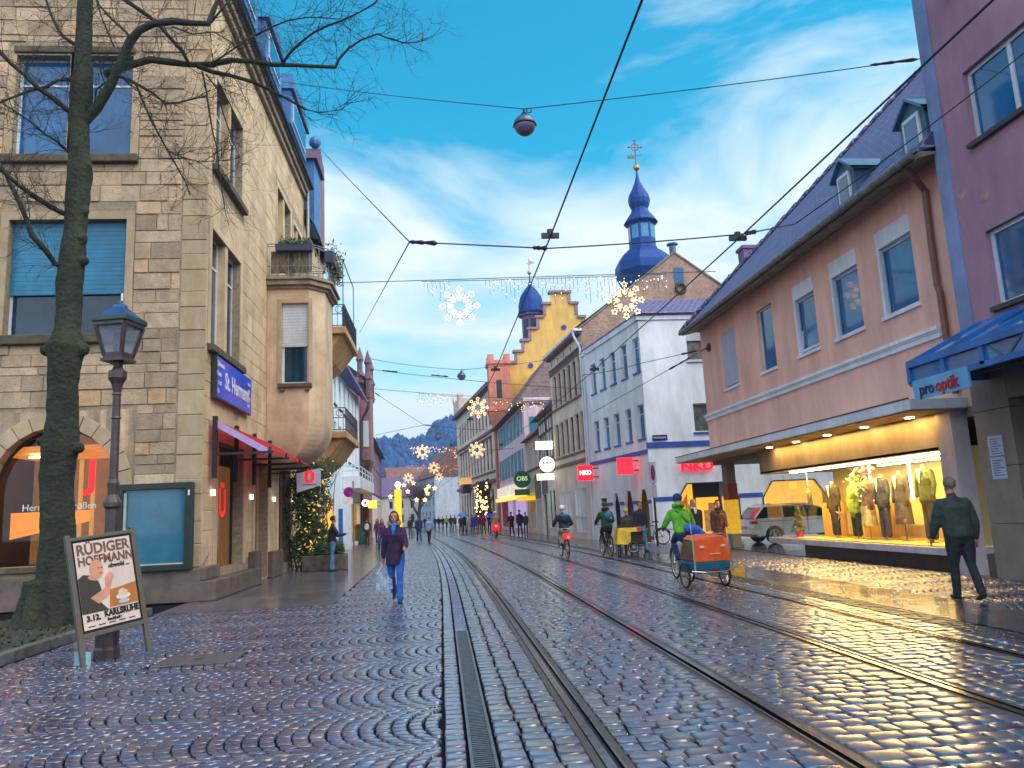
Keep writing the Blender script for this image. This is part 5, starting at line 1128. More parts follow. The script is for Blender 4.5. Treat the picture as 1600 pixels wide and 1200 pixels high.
for u, n_ in ((1.6, .6), (4.4, .6), (.4, .1)): MB(Mx3).lathe([(.28, 11.0 if n_ > .3 else 12), (.28, 12.4), (.38, 12.5), (.2, 13.0), (.2, 13.6), (.3, 13.8), (.02, 14.8)], (u, n_, 0), 6).build('pinnacle', mat('plum stone', (.15, .09, .11), .7), p2)
MB(Mx3).add([(0, .5, 12.3), (Lx3, .5, 12.3), (Lx3, -4, 16), (0, -4, 16)], [(0, 1, 2, 3)]).build('roof', SLATE, p2)
lt = thing('timbered_white_house', (-6.2, 72, 0), 'white half-timbered house with yellow shop lights far down on the left', 'house')
Mx4, Lx4 = frame((-6.3, 70), (-7.2, 96), False)
bx4 = [(1.5 + i * 2.6, 2.7 + i * 2.6, z, z + 1.7) for i in range(9) for z in (4.6, 7.2)]
mb = MB(Mx4); wall_holes(mb, Lx4, 0, 9.3, bx4, .15, 9); mb.build('wall', HTW, lt)
for o in bx4: window(lt, Mx4, *o, rec=.1, sill=False)
mb = MB(Mx4)
for i in range(20): mb.box(.1 + i * 1.3, .25 + i * 1.3, 0, .04, 4, 9.2)
for z in (4.1, 6.7, 9.1): mb.box(0, Lx4, 0, .045, z, z + .15)
mb.build('timber_frame', mat('violet timber', (.14, .08, .2), .7), lt)
gable_roof(lt, Mx4, Lx4, 9.3, 9, 5, TILER, .5)
# ---- far houses at the bend
def simple(name, label, A, B, H, dep, wm, rows_, n, rm, rise=4, zb=.0, gr=None):
    ln = math.dist(A, B); st = ln / n; wn = [(st * (i + .3), st * (i + .7), z, z + h) for i in range(n) for z, h in rows_]
    t, M, L_ = house(name, label, A, B, False, H, dep, wm, wn, sill=False, fw=.1, group=gr); gable_roof(t, M, L_, H, dep, rise, rm, .5); return t, M, L_
CW = mat('cream white render', (.66, .60, .52), .8, .06); 
simple('cream_town_house', 'cream stone house closing the street at the bend', (-1.0, 148), (6.0, 144), 11.0, 9, mat('stone cream', (.50, .42, .30), .8, .1), ((.8, 2.4), (4.3, 2.0), (7.8, 2.0)), 5, TILER, 4.2)
simple('white_town_house', 'pale blue white house in the row behind the bend', (-4.6, 156), (-1.1, 140), 9.3, 8, mat('pale blue render', (.45, .52, .62), .8), ((.8, 2), (3.6, 1.7), (6.3, 1.7)), 5, TILER, 5)
simple('low_white_house', 'low white house behind the bare street tree', (-22, 160), (-4.8, 160), 6.4, 10, CW, ((.8, 1.8), (3.7, 1.6)), 8, mat('violet tiles', (.13, .09, .20), .7, .2, 3), 4.0)
simple('gabled_far_house', 'house with a red tiled roof on the slope behind the street', (-34, 176), (-16, 176), 8, 12, CW, ((2, 2), (5, 2)), 7, TILER, 6)
simple('violet_roof_house', 'house with a violet tiled roof in front of the wooded hill', (-12, 182), (-1, 184), 9, 12, mat('light lilac render', (.55, .52, .62), .8), ((2, 2), (5.5, 2)), 6, TILER, 5)
# ---- wooded hill
hm = bpy.data.meshes.new('hill'); nx, ny = 70, 30; V = []; Fc = []
def hz(x, y):
    r = 74 * math.exp(-((x - 95) / 105) ** 2) + 36 * math.exp(-((x + 60) / 90) ** 2) + 4 * sin(x * .07) + 2.5 * sin(x * .19 + 1)
    return max(-2, r * max(0, min(1, (y - 330) / 170)) ** .8)
for j in range(ny + 1):
    for i in range(nx + 1):
        x = -420 + i * 14.0; y = 330 + j * 9.0; V.append((x, y, hz(x, y)))
for j in range(ny):
    for i in range(nx): k = j * (nx + 1) + i; Fc.append((k, k + 1, k + nx + 2, k + nx + 1))
HB_ = mat('haze blue hillside', (.02, .07, .14), .9, .3, .03, c2=(.01, .035, .09))  # blue of the distance is painted into the hillside colour
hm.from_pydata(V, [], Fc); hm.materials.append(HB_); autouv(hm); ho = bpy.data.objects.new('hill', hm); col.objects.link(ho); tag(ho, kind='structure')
mb = MB(); rd = random.Random(11)
for _ in range(7500):
    x = rd.uniform(-110, 80); y = rd.uniform(360, 520); z = hz(x, y) - 1; s = rd.uniform(1.3, 3.0); h = rd.uniform(.7, 1.15) if rd.random() < .85 else 1.7
    n = 7; vs = [(x, y, z + s * h * 2)]
    for q, rr in ((.78, .8), (.2, 1.0)):
        for j in range(n): a = 2 * pi * j / n + rd.uniform(-.3, .3); r_ = s * rr * rd.uniform(.65, 1.15); vs.append((x + r_ * cos(a), y + r_ * sin(a), z + s * h * 2 * q + rd.uniform(-.6, .6)))
    mb.add(vs, [(0, 1 + j, 1 + (j + 1) % n) for j in range(n)] + [(1 + j, 1 + n + j, 1 + n + (j + 1) % n, 1 + (j + 1) % n) for j in range(n)])
mb.build('far_wood', mat('haze blue trees', (.010, .075, .24), .9, .3, .05, island=.45, c2=(.005, .04, .20)), kind='stuff', label='dark blue wooded hillside beyond the end of the street', fixn=False)  # tree colour carries the distance blue too
# ================================================================ WIRES AND CHRISTMAS LIGHTS
WIRE = mat('dark wire', (.012, .018, .03), .5, .1)
def sagpts(a, b, sag=.0, n=14):
    a, b = Vector(a), Vector(b); return [a.lerp(b, i / n) - Vector((0, 0, sag * 4 * (i / n) * (1 - i / n))) for i in range(n + 1)]
def wire(label, segs, r=.011, ins=(), name='span_wire', group='wires over the street'):
    t = thing(name, tuple(segs[0][0]), label, 'wire', group); mb = MB()
    for s in segs: mb.tube(sagpts(s[0], s[1], s[2] if len(s) > 2 else 0), r, 5)
    mb.build('cable', WIRE, t)
    for p, q in ins:
        p, q = Vector(p), Vector(q); m_ = p.lerp(q, .5); d = (q - p); k = d.length
        MB().tube([p, p.lerp(q, .12), p.lerp(q, .2), p.lerp(q, .45), p.lerp(q, .55), p.lerp(q, .8), p.lerp(q, .9), q], [r * 1.5, r * 3.2, r * 2.2, r * 3.4, r * 2, r * 3.4, r * 3.8, r * 1.5], 6).build('insulator', mat('dark insulator', (.02, .015, .05), .4), t)
    return t
def along(a, b, t0, t1): a, b = Vector(a), Vector(b); return a.lerp(b, t0), a.lerp(b, t1)
n1_, n2_ = aty(855, 388, 11.6), aty(1165, 365, 11.2); nl = aty(640, 378, 12.4)
xl, yl = -5.35, 34.5
wl_ = atx(500, 232, -5.3); wl2 = atx(562, 520, -5.5)
# overhead contact wires
def cw_(x, z, n, label):
    P = [Vector((x, 1.0, z)), Vector((x, 11.5, z))] + [Vector((x + fbend(y) * 1.2, y, z + .05)) for y in (23, 35, 48, 62, 80, 110)]
    t = thing('contact_wire', tuple(P[0]), label, 'wire', 'wires over the street'); mb = MB()
    mb.tube(P, .013, 5).build('cable', WIRE, t)
    for p in P[1:5]: MB().box(p.x - .14, p.x + .14, p.y - .03, p.y + .03, p.z - .02, p.z + .06).lathe([(.05, 0), (.05, .12)], (p.x, p.y, p.z), 8).build('wire_clamp', WIRE, t)
cw_(1.85, 5.9, 5, 'tram contact wire hanging over the left track, rising to the top edge'); cw_(4.92, 5.82, 5, 'tram contact wire hanging over the right track')
rp_ = atx(1600, 83, 10.25)
wire('span wire carrying both contact wires nearest the camera', [(nl, n1_, .0), (n1_, n2_, .02), (n2_, atx(1242, 350, 7.6), .0), (atx(1242, 350, 7.6), rp_, .05), (wl_, nl, .02), (nl, wl2, .0)], .012, [along(nl, n1_, .0, .21), along(nl, n1_, .9, 1.0), along(n2_, atx(1242, 350, 7.6), .0, .15)])
# hanging ball lamps
BALM = mat('cobalt enamel shade', (.03, .05, .16), .3, .15, 4, coat=.5); DIF = mat('frosted lamp diffuser', (.16, .14, .26), .25, .1, 4)
def balllamp(c, r, label):
    t = thing('hanging_lamp', tuple(c), label, 'street lamp', 'ball lamps hung over the street'); c = Vector(c)
    pr = [(r * cos(a), r * sin(a)) for a in [R(90 - i * 10) for i in range(0, 10)]][::-1]
    MB().lathe(pr[:-1] + [(.02, r)], c, 20).build('shade', BALM, t, smooth=True)
    pr = [(r * .97 * cos(a), r * .97 * sin(a)) for a in [R(-i * 10) for i in range(0, 9)]][::-1]
    MB().lathe([(.01, -r * .97)] + pr, c, 20).build('diffuser', DIF, t, smooth=True)
    MB().torus(c, r, r * .07, 24, 6, ax='z').build('rim', WIRE, t)
    MB().lathe([(r * .22, r * .9), (r * .3, r * 1.1), (r * .12, r * 1.3), (r * .12, r * 1.6)], c, 10).torus(c + Vector((r * .45, 0, r * 1.45)), r * .22, .012, 12, 4, ax='y').build('hanger', WIRE, t)
    return t
bl = aty(820, 196, 15.5); bt = bl + Vector((0, 0, .39)); la = atx(436, 127, -5.3); ra = Vector(atx(1437, 92, 10.28))
balllamp(bl, .245, 'cobalt ball lamp nearest the camera, hanging under the thin wire at the top')
wire('thin wire at the top that carries the near ball lamp', [(la, bt, .05), (bt, ra, .04)], .011, [along(bt, ra, .88, .995)])
b2 = aty(721, 588, 43); balllamp(b2, .24, 'small ball lamp farther down the street above the snowflakes')
wire('thin wire of the farther ball lamp', [(aty(575, 560, 46), b2 + Vector((0, 0, .38)), .1), (b2 + Vector((0, 0, .38)), aty(915, 552, 41.5), .1)], .014)
b3 = aty(684, 684, 80); balllamp(b3, .3, 'tiny ball lamp seen against the wooded hill')
a_, b_ = aty(576, 577, 40), aty(912, 608, 41)
wire('span wire with two long insulators below the farther ball lamp', [(a_, b_, .1)], .014, [along(a_, b_, .06, .13), along(a_, b_, .28, .36)])
k_ = aty(662, 664, 55)
wire('y shaped bracing wire above the hill on the left', [(aty(577, 608, 52), k_, .0), (k_, aty(586, 680, 62), 0), (k_, aty(785, 672, 58), .1)], .016, [along(aty(577, 608, 52), k_, .1, .18), along(k_, aty(785, 672, 58), 0, .1)])
an = atx(1103, 545, 10.45)
wire('bracing wires from the apricot house corner to the right track', [(an, aty(1000, 568, 26), .0), (aty(1000, 568, 26), aty(910, 586, 27), .05), (an, aty(925, 645, 33), 0)], .012, [along(an, aty(1000, 568, 26), .15, .4), along(an, aty(925, 645, 33), .12, .3)])
wb = thing('wire_wall_anchor', tuple(an), 'rusty horn shaped wire anchor on the corner of the apricot house', 'wire anchor')
MB().tube([an, an + Vector((.2, 0, .06))], [.05, .03], 8).lathe([(.16, 0), (.16, .05)], (0, 0, 0), 12, Matrix.Translation((10.58, an.y, an.z + .05)) @ Matrix.Rotation(R(-90), 4, 'Y')).build('anchor_plate', SILL, wb)
# snowflakes and icicle strings
BULB = mat('warm white light tube', (1, .8, .55), .5, emit=1.3, ecol=(1, .56, .24)); BULW = mat('cool white light tube', (1, .95, .9), .5, emit=.9, ecol=(1, .86, .76))
ICEW = mat('teal icicle cord', (.03, .14, .20), .5, .2)
def snowflake(c, r, label, m=BULB, yaw=0):
    t = thing('snowflake_light', tuple(c), label, 'christmas light', 'snowflake lights over the street'); T = Matrix.Translation(c) @ Matrix.Rotation(yaw, 4, 'Z'); w_ = r * .024
    mb = MB(T); st = MB(T)
    for k in range(8):
        a = k * pi / 4; d = Vector((cos(a), 0, sin(a))); p = Vector((-sin(a), 0, cos(a)))
        mb.tube([d * r * .28, d * r * .66], w_, 5)
        for s in (-1, 1):
            mb.tube([d * r * .42, d * r * .62 + p * s * r * .2], w_, 5); mb.tube([d * r * .30 + p * s * r * .02, d * r * .44 + p * s * r * .13], w_, 5)
        c2 = d * r * .83; P = []
        for i in range(11):
            an_ = a + i * pi / 5; rr = r * (.17 if i % 2 == 0 else .085); P.append(c2 + Vector((cos(an_), 0, sin(an_))) * rr)
        for q, q2 in zip(P, P[1:]): st.tube([q, q2], w_ * .9, 5)
        if r > .6 and c[1] < 50: st.build('star', m, t); st = MB(T)
    mb.build('arms', m, t)
    if st.v: st.build('stars', m, t)
    fr = MB(T); fr.torus((0, 0, 0), r * .66, r * .012, 24, 4, ax='y'); fr.build('frame', WIRE, t)
    return t
def icicles(a, b, n, mx_, label, m=BULB, seed=1, cord=ICEW, skip=()):
    rd = random.Random(seed); a, b = Vector(a), Vector(b)
    t = thing('icicle_lights', tuple(a), label, 'christmas light', 'icicle light strings over the street'); mb = MB(); lb = MB()
    mb.tube(sagpts(a, b, .03), .012, 4); s = (b - a).length
    for i in range(n):
        f = (i + .5) / n
        if any(x0 < f < x1 for x0, x1 in skip): continue
        p = a.lerp(b, f); l_ = mx_ * (.25 + .75 * rd.random() ** 1.5) * (1 if i % 3 else .6); q = [p]; z = 0
        while z < l_: z += .09; q.append(p + Vector((rd.gauss(0, .012), rd.gauss(0, .012), -z)))
        mb.tube(q, .007, 4)
        for k in range(int(l_ / .16) + 1):
            if rd.random() < .5: lb.ball(p + Vector((rd.gauss(0, .015), -.01, -rd.uniform(.03, l_))), .022 if s > 6 else .03, 5)
    mb.build('cord', cord, t); lb.build('bulbs', m, t)
p0, p1 = aty(533, 442, 25.2), aty(1118, 424, 26.2)
q0, q1 = p0.lerp(p1, .2), p0.lerp(p1, .86)
wire('wire that carries the first row of snowflakes', [(p0, p1, .0)], .014)
fl = aty(718, 478, 24.9)
icicles(p0.lerp(p1, .2) - Vector((0, 0, .04)), p0.lerp(p1, .86) - Vector((0, 0, .04)), 62, .95, 'icicle lights on the first wire, in front of the stepped gable', BULW, 1, skip=((.12, .24),))
snowflake(fl, .69, 'white snowflake light in the open sky, left one on the first wire', BULW); snowflake(aty(977, 469, 24.9), .68, 'warm snowflake light in front of the rubble gable', BULB)
p0, p1 = aty(578, 607, 47), aty(925, 628, 46)
wire('wire that carries the second row of icicles', [(p0, p1, .1)], .014)
icicles(aty(650, 614, 47), aty(722, 620, 47), 20, 1.0, 'icicle lights on the second wire left of its snowflake', BULW, 2, ICEW); icicles(aty(770, 626, 46.5), aty(850, 628, 46.2), 24, .9, 'icicle lights on the second wire before the brown roof', BULB, 3, ICEW)
snowflake(aty(747, 637, 46), .66, 'snowflake light beside the red turret')
wire('wire under the faint snowflake by the pink house', [(aty(718, 703, 66), aty(802, 700, 64), .1)], .02)
snowflake(aty(745, 703, 66), .72, 'faint snowflake light in front of the sandstone hall')
for i, (px, py, yy, r, x0, x1, yl_, lab) in enumerate(((660, 706, 70, .68, 640, 716, 698, 'snowflake light against the upper slope of the wooded hill'), (678, 731, 92, .7, 634, 716, 726, 'snowflake light at the foot of the wooded hill'), (638, 747, 104, .7, 626, 690, 745, 'snowflake light above the bare street tree'), (686, 745, 118, .65, 664, 712, 744, 'smallest snowflake light before the cream town house'))):
    snowflake(aty(px, py, yy), r, lab)
    if i < 2: icicles(aty(x0, yl_, yy), aty(x1, yl_, yy), 34, 1.2, lab.replace('snowflake light', 'row of icicle lights'), mat('pinkish bulbs', (1, .7, .6), .5, emit=1.6, ecol=(1, .6, .5)), 10 + i, mat('pink cord', (.25, .12, .14), .6))

# ================================================================ TREE
BARK = mat('mossy dark bark', (.028, .040, .020), .9, .3, 3.0, 1.0, 14, c2=(.008, .012, .008), bd=.05, streak=.35)
TY = 14.43
tree = thing('bare_tree', (-6.86, TY, 0), 'big bare tree with a mossy trunk in front of the sandstone corner house', 'tree')
def tp(px, py, dy=0.): return aty(px, py, TY + dy)
K = TY / F * .78
trunkpts = [(70, 992, 64), (80, 950, 46), (88, 900, 34), (90, 850, 31), (90, 800, 29), (88, 750, 29.5), (94, 700, 33), (98, 650, 28), (98, 600, 27), (102, 560, 31), (103, 540, 33), (106, 515, 24), (108, 480, 23), (109, 440, 24.5), (113, 405, 24), (118, 360, 20.5), (121, 310, 22), (125, 270, 24), (124, 235, 19), (123, 190, 20), (127, 150, 22), (130, 110, 18), (131, 50, 16), (133, 0, 15), (136, -80, 12), (140, -170, 7)]
mb = MB(); mb.tube([tp(x, y) for x, y, r in trunkpts], [r * K for _, _, r in trunkpts], 18)
for x, y, r in ((128, 372, 12), (131, 408, 11), (72, 548, 12), (130, 545, 14), (118, 545, 12), (134, 262, 13), (64, 690, 10), (124, 700, 11), (134, 330, 9)): mb.ball(tp(x, y, -.06), r * K, 8)
for k in range(7):    # root flare
    a = 2 * pi * k / 7; b0 = tp(76, 965); mb.tube([b0 + Vector((cos(a) * .2, sin(a) * .2, .6)), b0 + Vector((cos(a) * .32, sin(a) * .32, .1)), b0 + Vector((cos(a) * .55, sin(a) * .55, -.2))], [.22, .2, .1], 8)
tr_ = mb.build('trunk', BARK, tree, remesh=.03, sm=2)
tx = bpy.data.textures.new('bark lumps', 'CLOUDS'); tx.noise_scale = .25; dsp = tr_.modifiers.new('lumps', 'DISPLACE'); dsp.texture = tx; dsp.strength = .045; dsp.mid_level = .5
limbs = [  # (points (px, py, depth), start radius px, end radius px)
 ([(128, 195, 0), (150, 170, -.1), (172, 135, -.2), (190, 95, -.25), (203, 65, -.3), (218, 47, -.35), (240, 37, -.4), (270, 33, -.3), (300, 36, -.2), (325, 37, -.1), (333, 18, 0), (338, 5, 0), (350, -25, .1)], 15, 6),
 ([(165, 118, -.15), (185, 106, -.1), (210, 100, .0), (235, 93, .15), (265, 97, .3), (295, 101, .4), (330, 101, .5), (360, 94, .6), (390, 96, .7), (425, 101, .8), (460, 102, .9), (500, 104, 1.0), (524, 105, 1.05)], 12, 5),
 ([(524, 106, 1.05), (530, 92, 1.1), (545, 75, 1.1), (565, 62, 1.15), (590, 53, 1.2), (607, 60, 1.25), (632, 67, 1.3), (652, 66, 1.3), (664, 63, 1.3)], 4.5, 1.2),
 ([(442, 98, .8), (452, 84, .8), (468, 68, .7), (488, 52, .7), (512, 40, .6), (535, 32, .6), (560, 20, .5), (585, 6, .5), (600, -12, .5)], 4.4, 2),
 ([(308, 103, .4), (330, 112, .5), (360, 118, .7), (395, 128, .9), (420, 140, 1.0), (450, 155, 1.1), (478, 171, 1.2)], 7, 3.5),
 ([(478, 171, 1.2), (500, 176, 1.2), (530, 172, 1.3), (550, 160, 1.3)], 2, .6),
 ([(400, 55, .3), (425, 42, .4), (450, 32, .4), (480, 27, .5), (510, 28, .5), (530, 30, .6)], 3, 1.4),
 ([(330, 100, .3), (360, 80, .3), (400, 52, .3)], 3, 2.5),
 ([(105, 172, -.1), (85, 155, -.3), (60, 138, -.5), (38, 117, -.6), (18, 100, -.7), (0, 82, -.8), (-40, 55, -1)], 8, 4),
 ([(108, 124, -.1), (90, 125, -.3), (72, 136, -.4), (45, 142, -.5), (20, 152, -.6), (-5, 162, -.7)], 6, 2.5),
 ([(114, 68, 0), (100, 58, 0), (92, 48, .1), (82, 28, .2), (74, 6, .2), (68, -20, .3)], 5.5, 3),
 ([(95, 332, -.1), (78, 322, -.3), (58, 310, -.5), (30, 290, -.7), (5, 268, -.9), (-20, 250, -1)], 8, 5),
 ([(86, 412, -.2), (72, 392, -.4), (50, 368, -.6), (42, 345, -.7), (30, 315, -.8), (15, 285, -.8), (8, 268, -.8)], 8, 5),
 ([(105, 235, -.1), (88, 220, -.3), (68, 208, -.5), (50, 192, -.6), (30, 178, -.7), (5, 162, -.7)], 4, 2),
 ([(176, 115, -.2), (195, 122, -.3), (215, 132, -.3), (240, 146, -.3), (258, 162, -.2), (280, 160, -.1), (300, 155, 0), (322, 150, 0)], 5, 2),
 ([(212, 131, -.3), (222, 155, -.3), (235, 185, -.3), (248, 210, -.2), (262, 235, -.1), (275, 258, 0), (290, 285, 0), (297, 305, 0)], 3.4, 1.6),
 ([(262, 236, -.1), (285, 246, 0), (310, 252, .1), (338, 252, .2), (372, 248, .3)], 2, .7),
 ([(316, 112, .4), (322, 140, .4), (327, 175, .4), (332, 205, .4), (340, 235, .4), (343, 270, .4), (348, 305, .4), (352, 330, .4)], 3, 1.4),
 ([(322, 116, .4), (340, 140, .5), (348, 175, .6), (360, 210, .6), (376, 250, .7)], 2.6, 1),
 ([(297, 103, .3), (285, 80, .2), (262, 55, .1), (245, 35, .1), (225, 20, 0), (195, 0, 0), (180, -12, 0)], 5, 6),
 ([(205, 60, -.3), (195, 48, -.3), (175, 30, -.2), (155, 8, -.2), (150, -5, -.2)], 4, 2.5),
 ([(178, 72, -.2), (168, 50, -.1), (158, 25, -.1), (150, 0, 0)], 2.5, 1.5),
 ([(270, 42, -.3), (300, 53, -.2), (335, 50, 0), (360, 65, .2), (385, 90, .4)], 2.5, 1.2),
 ([(148, 172, -.1), (150, 140, 0), (200, 105, .1)], 3, 3),
 ([(330, 35, 0), (350, 10, 0), (375, -15, .1)], 3.5, 2.5)]
rd = random.Random(21); lm = MB(); tw_ = MB()
def twig(mb, p, d, ln, r, depth):
    n = max(2, int(ln / .12)); P = [p]; q = p.copy(); dd = d.copy()
    for i in range(n):
        dd = (dd + Vector((rd.gauss(0, .16), rd.gauss(0, .16), rd.gauss(0, .16) + .05))).normalized(); q = q + dd * ln / n; P.append(q.copy())
    mb.tube(P, [r * (1 - .75 * i / n) for i in range(n + 1)], 4, cap=False)
    if depth:
        for k in range(rd.randint(2, 4)):
            i = rd.randint(1, n); a = Vector((rd.gauss(0, 1), rd.gauss(0, .8), rd.gauss(0, 1))); a = (P[i] - P[i-1]).normalized() * .8 + a.normalized() * .75
            twig(mb, P[i], a.normalized(), ln * rd.uniform(.4, .75), r * .6, depth - 1)
for pts, r0, r1 in limbs:
    if r0 > 3.5 and pts[0][0] < 150:      # root the limb in the middle of the trunk
        y_ = pts[0][1] + r0; k_i = min(range(len(trunkpts)), key=lambda i: abs(trunkpts[i][1] - y_)); pts = [(trunkpts[k_i][0], y_, 0)] + pts
    P = [tp(x, y, d) for x, y, d in pts]; n = len(P) - 1
    lm.tube(P, [(r0 + (r1 - r0) * i / n) * K * .74 * (1 + .1 * sin(i * 2.3 + r0)) for i in range(n + 1)], 9)
    for i in range(1, n + 1):
        out = (P[i] - P[i-1]).normalized()
        for _ in range(4 if r0 < 9 else 2):
            a = Vector((rd.gauss(0, 1), rd.gauss(0, 1), rd.gauss(0, 1) + .2)).normalized(); p = P[i-1].lerp(P[i], rd.random())
            if p.z > 4: twig(tw_, p, (out * .7 + a).normalized(), rd.uniform(.35, 1.1), rd.uniform(.005, .009), 2)
lm.build('limbs', BARK, tree, smooth=True); tw_.build('twigs', mat('dark twigs', (.03, .022, .022), .9, .2), tree)
lb = MB(); leaves(lb, 14, lambda: tp(661, 58, 1.3) + Vector((rd.gauss(0, .05), rd.gauss(0, .04), rd.gauss(0, .08))), (.03, .06), rd); lb.build('last_leaves', mat('withered leaves', (.22, .07, .03), .8), tree, fixn=False)
gm_ = MB(); leaves(gm_, 2600, lambda: (rd.uniform(-11, -5.9), rd.uniform(10, 15.5), .09 + abs(rd.gauss(0, .012))), (.02, .05), rd)
gm_.build('verge_litter', LEAFM('leaf litter and moss', (.05, .05, .02), (.02, .035, .015)), kind='stuff', label='moss and fallen leaves on the verge round the bare tree', fixn=False)

# ================================================================ STREET LAMP, POSTER BOARD, DISPLAY CASE
CI = mat('plum black cast iron', (.05, .035, .04), .4, .25, 6, .2, 50)
lx, ly = -4.42, 10.95
lp = thing('street_lamp', (lx, ly, 0), 'old cast iron lamp post with a four sided lantern beside the trunk', 'street lamp')
def pz(py): return aty(172, py, ly).z
mb = MB(); px_ = lambda py: aty({0: 0}.get(0, 0) or (172 if py < 700 else 170 - (py - 700) * .028), py, ly)
prof = [(.21, 0), (.21, .12), (.19, .16), (.19, .42), (.205, .45), (.19, .5), (.17, .9), (.15, .93), (.12, 1.0), (.11, 1.05), (.125, 1.4), (.14, 1.45), (.105, 1.5), (.115, 1.75), (.11, 2.2), (.15, 2.24), (.15, 2.30), (.085, 2.42), (.10, 2.6), (.075, 2.66), (.07, 3.6), (.085, 3.62), (.07, 3.65), (.068, 3.98), (.078, 4.0), (.068, 4.03)]
zc_ = pz(585)
prof = [(r * .76, z * (zc_ - .26) / 4.03) for r, z in prof]; zt_ = prof[-1][1]
prof += [(.075, zt_ + .12), (.12, zt_ + .2), (.12, zt_ + .3), (.07, zt_ + .31)]
mb.lathe(prof, (lx, ly, 0), 14).build('post', CI, lp, smooth=False)
z0 = zt_ + .31; zL = pz(556); zR = pz(506)
mb = MB(); mb.lathe([(.06, 0), (.085, .05), (.06, .1), (.07, .18)], (lx, ly, z0 - .05), 10)
T = Matrix.Translation((lx, ly, 0)) @ Matrix.Rotation(R(-12), 4, 'Z')
s0, s1, zb_, zt2 = .125, .215, z0 + .2, z0 + .64
mb.M = T; mb.box(-.16, .16, -.16, .16, z0 + .12, z0 + .16).box(-.14, .14, -.14, .14, z0 + .162, z0 + .2)
mb.build('lantern_base', CI, lp)
mb = MB(T)
for sx_ in (-1, 1):
    for sy in (-1, 1): mb.bar((sx_ * s0, sy * s0, zb_), (sx_ * s1, sy * s1, zt2), .045)
for k in range(4):
    c = [(s0, s0), (s0, -s0), (-s0, -s0), (-s0, s0)]; d = [(s1, s1), (s1, -s1), (-s1, -s1), (-s1, s1)]
    mb.bar((*c[k], zb_ + .02), (*c[(k + 1) % 4], zb_ + .02), .04).bar((*d[k], zt2), (*d[(k + 1) % 4], zt2), .05)
mb.build('lantern_frame', CI, lp)
mb = MB(T)
for k in range(4): c = [(s0, s0), (s0, -s0), (-s0, -s0), (-s0, s0)]; d = [(s1, s1), (s1, -s1), (-s1, -s1), (-s1, s1)]; mb.add([(*c[k], zb_), (*c[(k + 1) % 4], zb_), (*d[(k + 1) % 4], zt2), (*d[k], zt2)], [(0, 1, 2, 3)])
lgm = bpy.data.materials.new('lantern glass'); lgm.use_nodes = True; n_ = lgm.node_tree.nodes; n_.clear(); o_ = n_.new('ShaderNodeOutputMaterial'); mxx = n_.new('ShaderNodeMixShader'); tb = n_.new('ShaderNodeBsdfTransparent'); pb = n_.new('ShaderNodeBsdfPrincipled'); pb.inputs['Base Color'].default_value = (.25, .32, .42, 1); pb.inputs['Roughness'].default_value = .15; mxx.inputs[0].default_value = .45
lgm.node_tree.links.new(tb.outputs[0], mxx.inputs[1]); lgm.node_tree.links.new(pb.outputs[0], mxx.inputs[2]); lgm.node_tree.links.new(mxx.outputs[0], o_.inputs[0])
mb.build('lantern_glass', lgm, lp, fixn=False)
MB(T).box(-.26, .26, -.26, .26, zt2 + .02, zt2 + .11).build('lantern_rim', mat('green black iron', (.02, .05, .05), .4, .2, 5), lp, bevel=.02)
MB(T).lathe([(.31, 0), (.29, .02), (.10, .15), (.09, .19), (.04, .22), (.03, .25)], (0, 0, zt2 + .112), 4, Matrix.Identity(4)).build('lantern_roof', mat('cobalt glass roof', (.01, .07, .22), .3, .4, 5, coat=.2), lp)
MB(T).tube([(.02, 0, zt2 + .36), (.02, 0, zt2 + .47)], .016, 6).build('finial', WHT, lp)
MB(T).lathe([(.03, 0), (.05, .06), (.1, .12), (.16, .16), (.16, .2)], (0, 0, zt2 - .2), 10).build('burner', STEEL, lp)
# board
A_, B_ = gnd(127, 1043), gnd(237, 1022); bc = (A_ + B_) / 2; ang = math.atan2(B_.y - A_.y, B_.x - A_.x)
bw_ = (B_ - A_).length; T = Matrix.Translation((bc.x, bc.y, 0)) @ Matrix.Rotation(ang, 4, 'Z') @ Matrix.Rotation(R(-5.5), 4, 'Y') @ Matrix.Rotation(R(-9), 4, 'X') @ Matrix.Diagonal((.88, 1, .91, 1))
pbd = thing('poster_board', (bc.x, bc.y, 0), 'tilted poster board leaning against the cast iron lamp post', 'poster board')
h_ = 1.82; hw_ = .49
mb = MB(T); mb.box(-hw_ - .03, -hw_ + .04, -.03, .03, .0, h_).box(hw_ - .04, hw_ + .03, -.03, .03, .0, h_).box(-hw_ + .04, hw_ - .04, -.025, .025, h_ - .09, h_ - .04).box(-hw_ + .04, hw_ - .04, -.025, .025, .40, .46)
mb.build('board_frame', mat('worn green grey frame', (.07, .11, .10), .45, .3, 8, c2=(.12, .07, .05)), pbd, bevel=.006)
MB(T).box(-hw_ + .04, hw_ - .04, .0, .012, .46, h_ - .09).build('backing', DARKW, pbd)
T2 = T @ Matrix.Translation((0, -.014, 0)); PWH = mat('poster paper', (.62, .52, .48), .4, .04, 2, coat=.3)
x0, x1, z0_, z1_ = -.42, .42, .50, 1.70
po = MB(T2).box(x0, x1, -.004, .0, z0_, z1_).build('poster', PWH, pbd)
def flat(name, poly, c, y=-.006, **k): return MB(T2).prism(poly, y - .001, y).build(name, mat(name.replace('_', ' '), c, .5, .1, 6, **k), po)
flat('brown_table', [(-.02, .74), (x1, .74), (x1, 1.03), (.02, .98)], (.42, .15, .03))
ell = lambda cx, cz, rx, rz, n=18: [(cx + rx * cos(2 * pi * i / n), cz + rz * sin(2 * pi * i / n)) for i in range(n)]
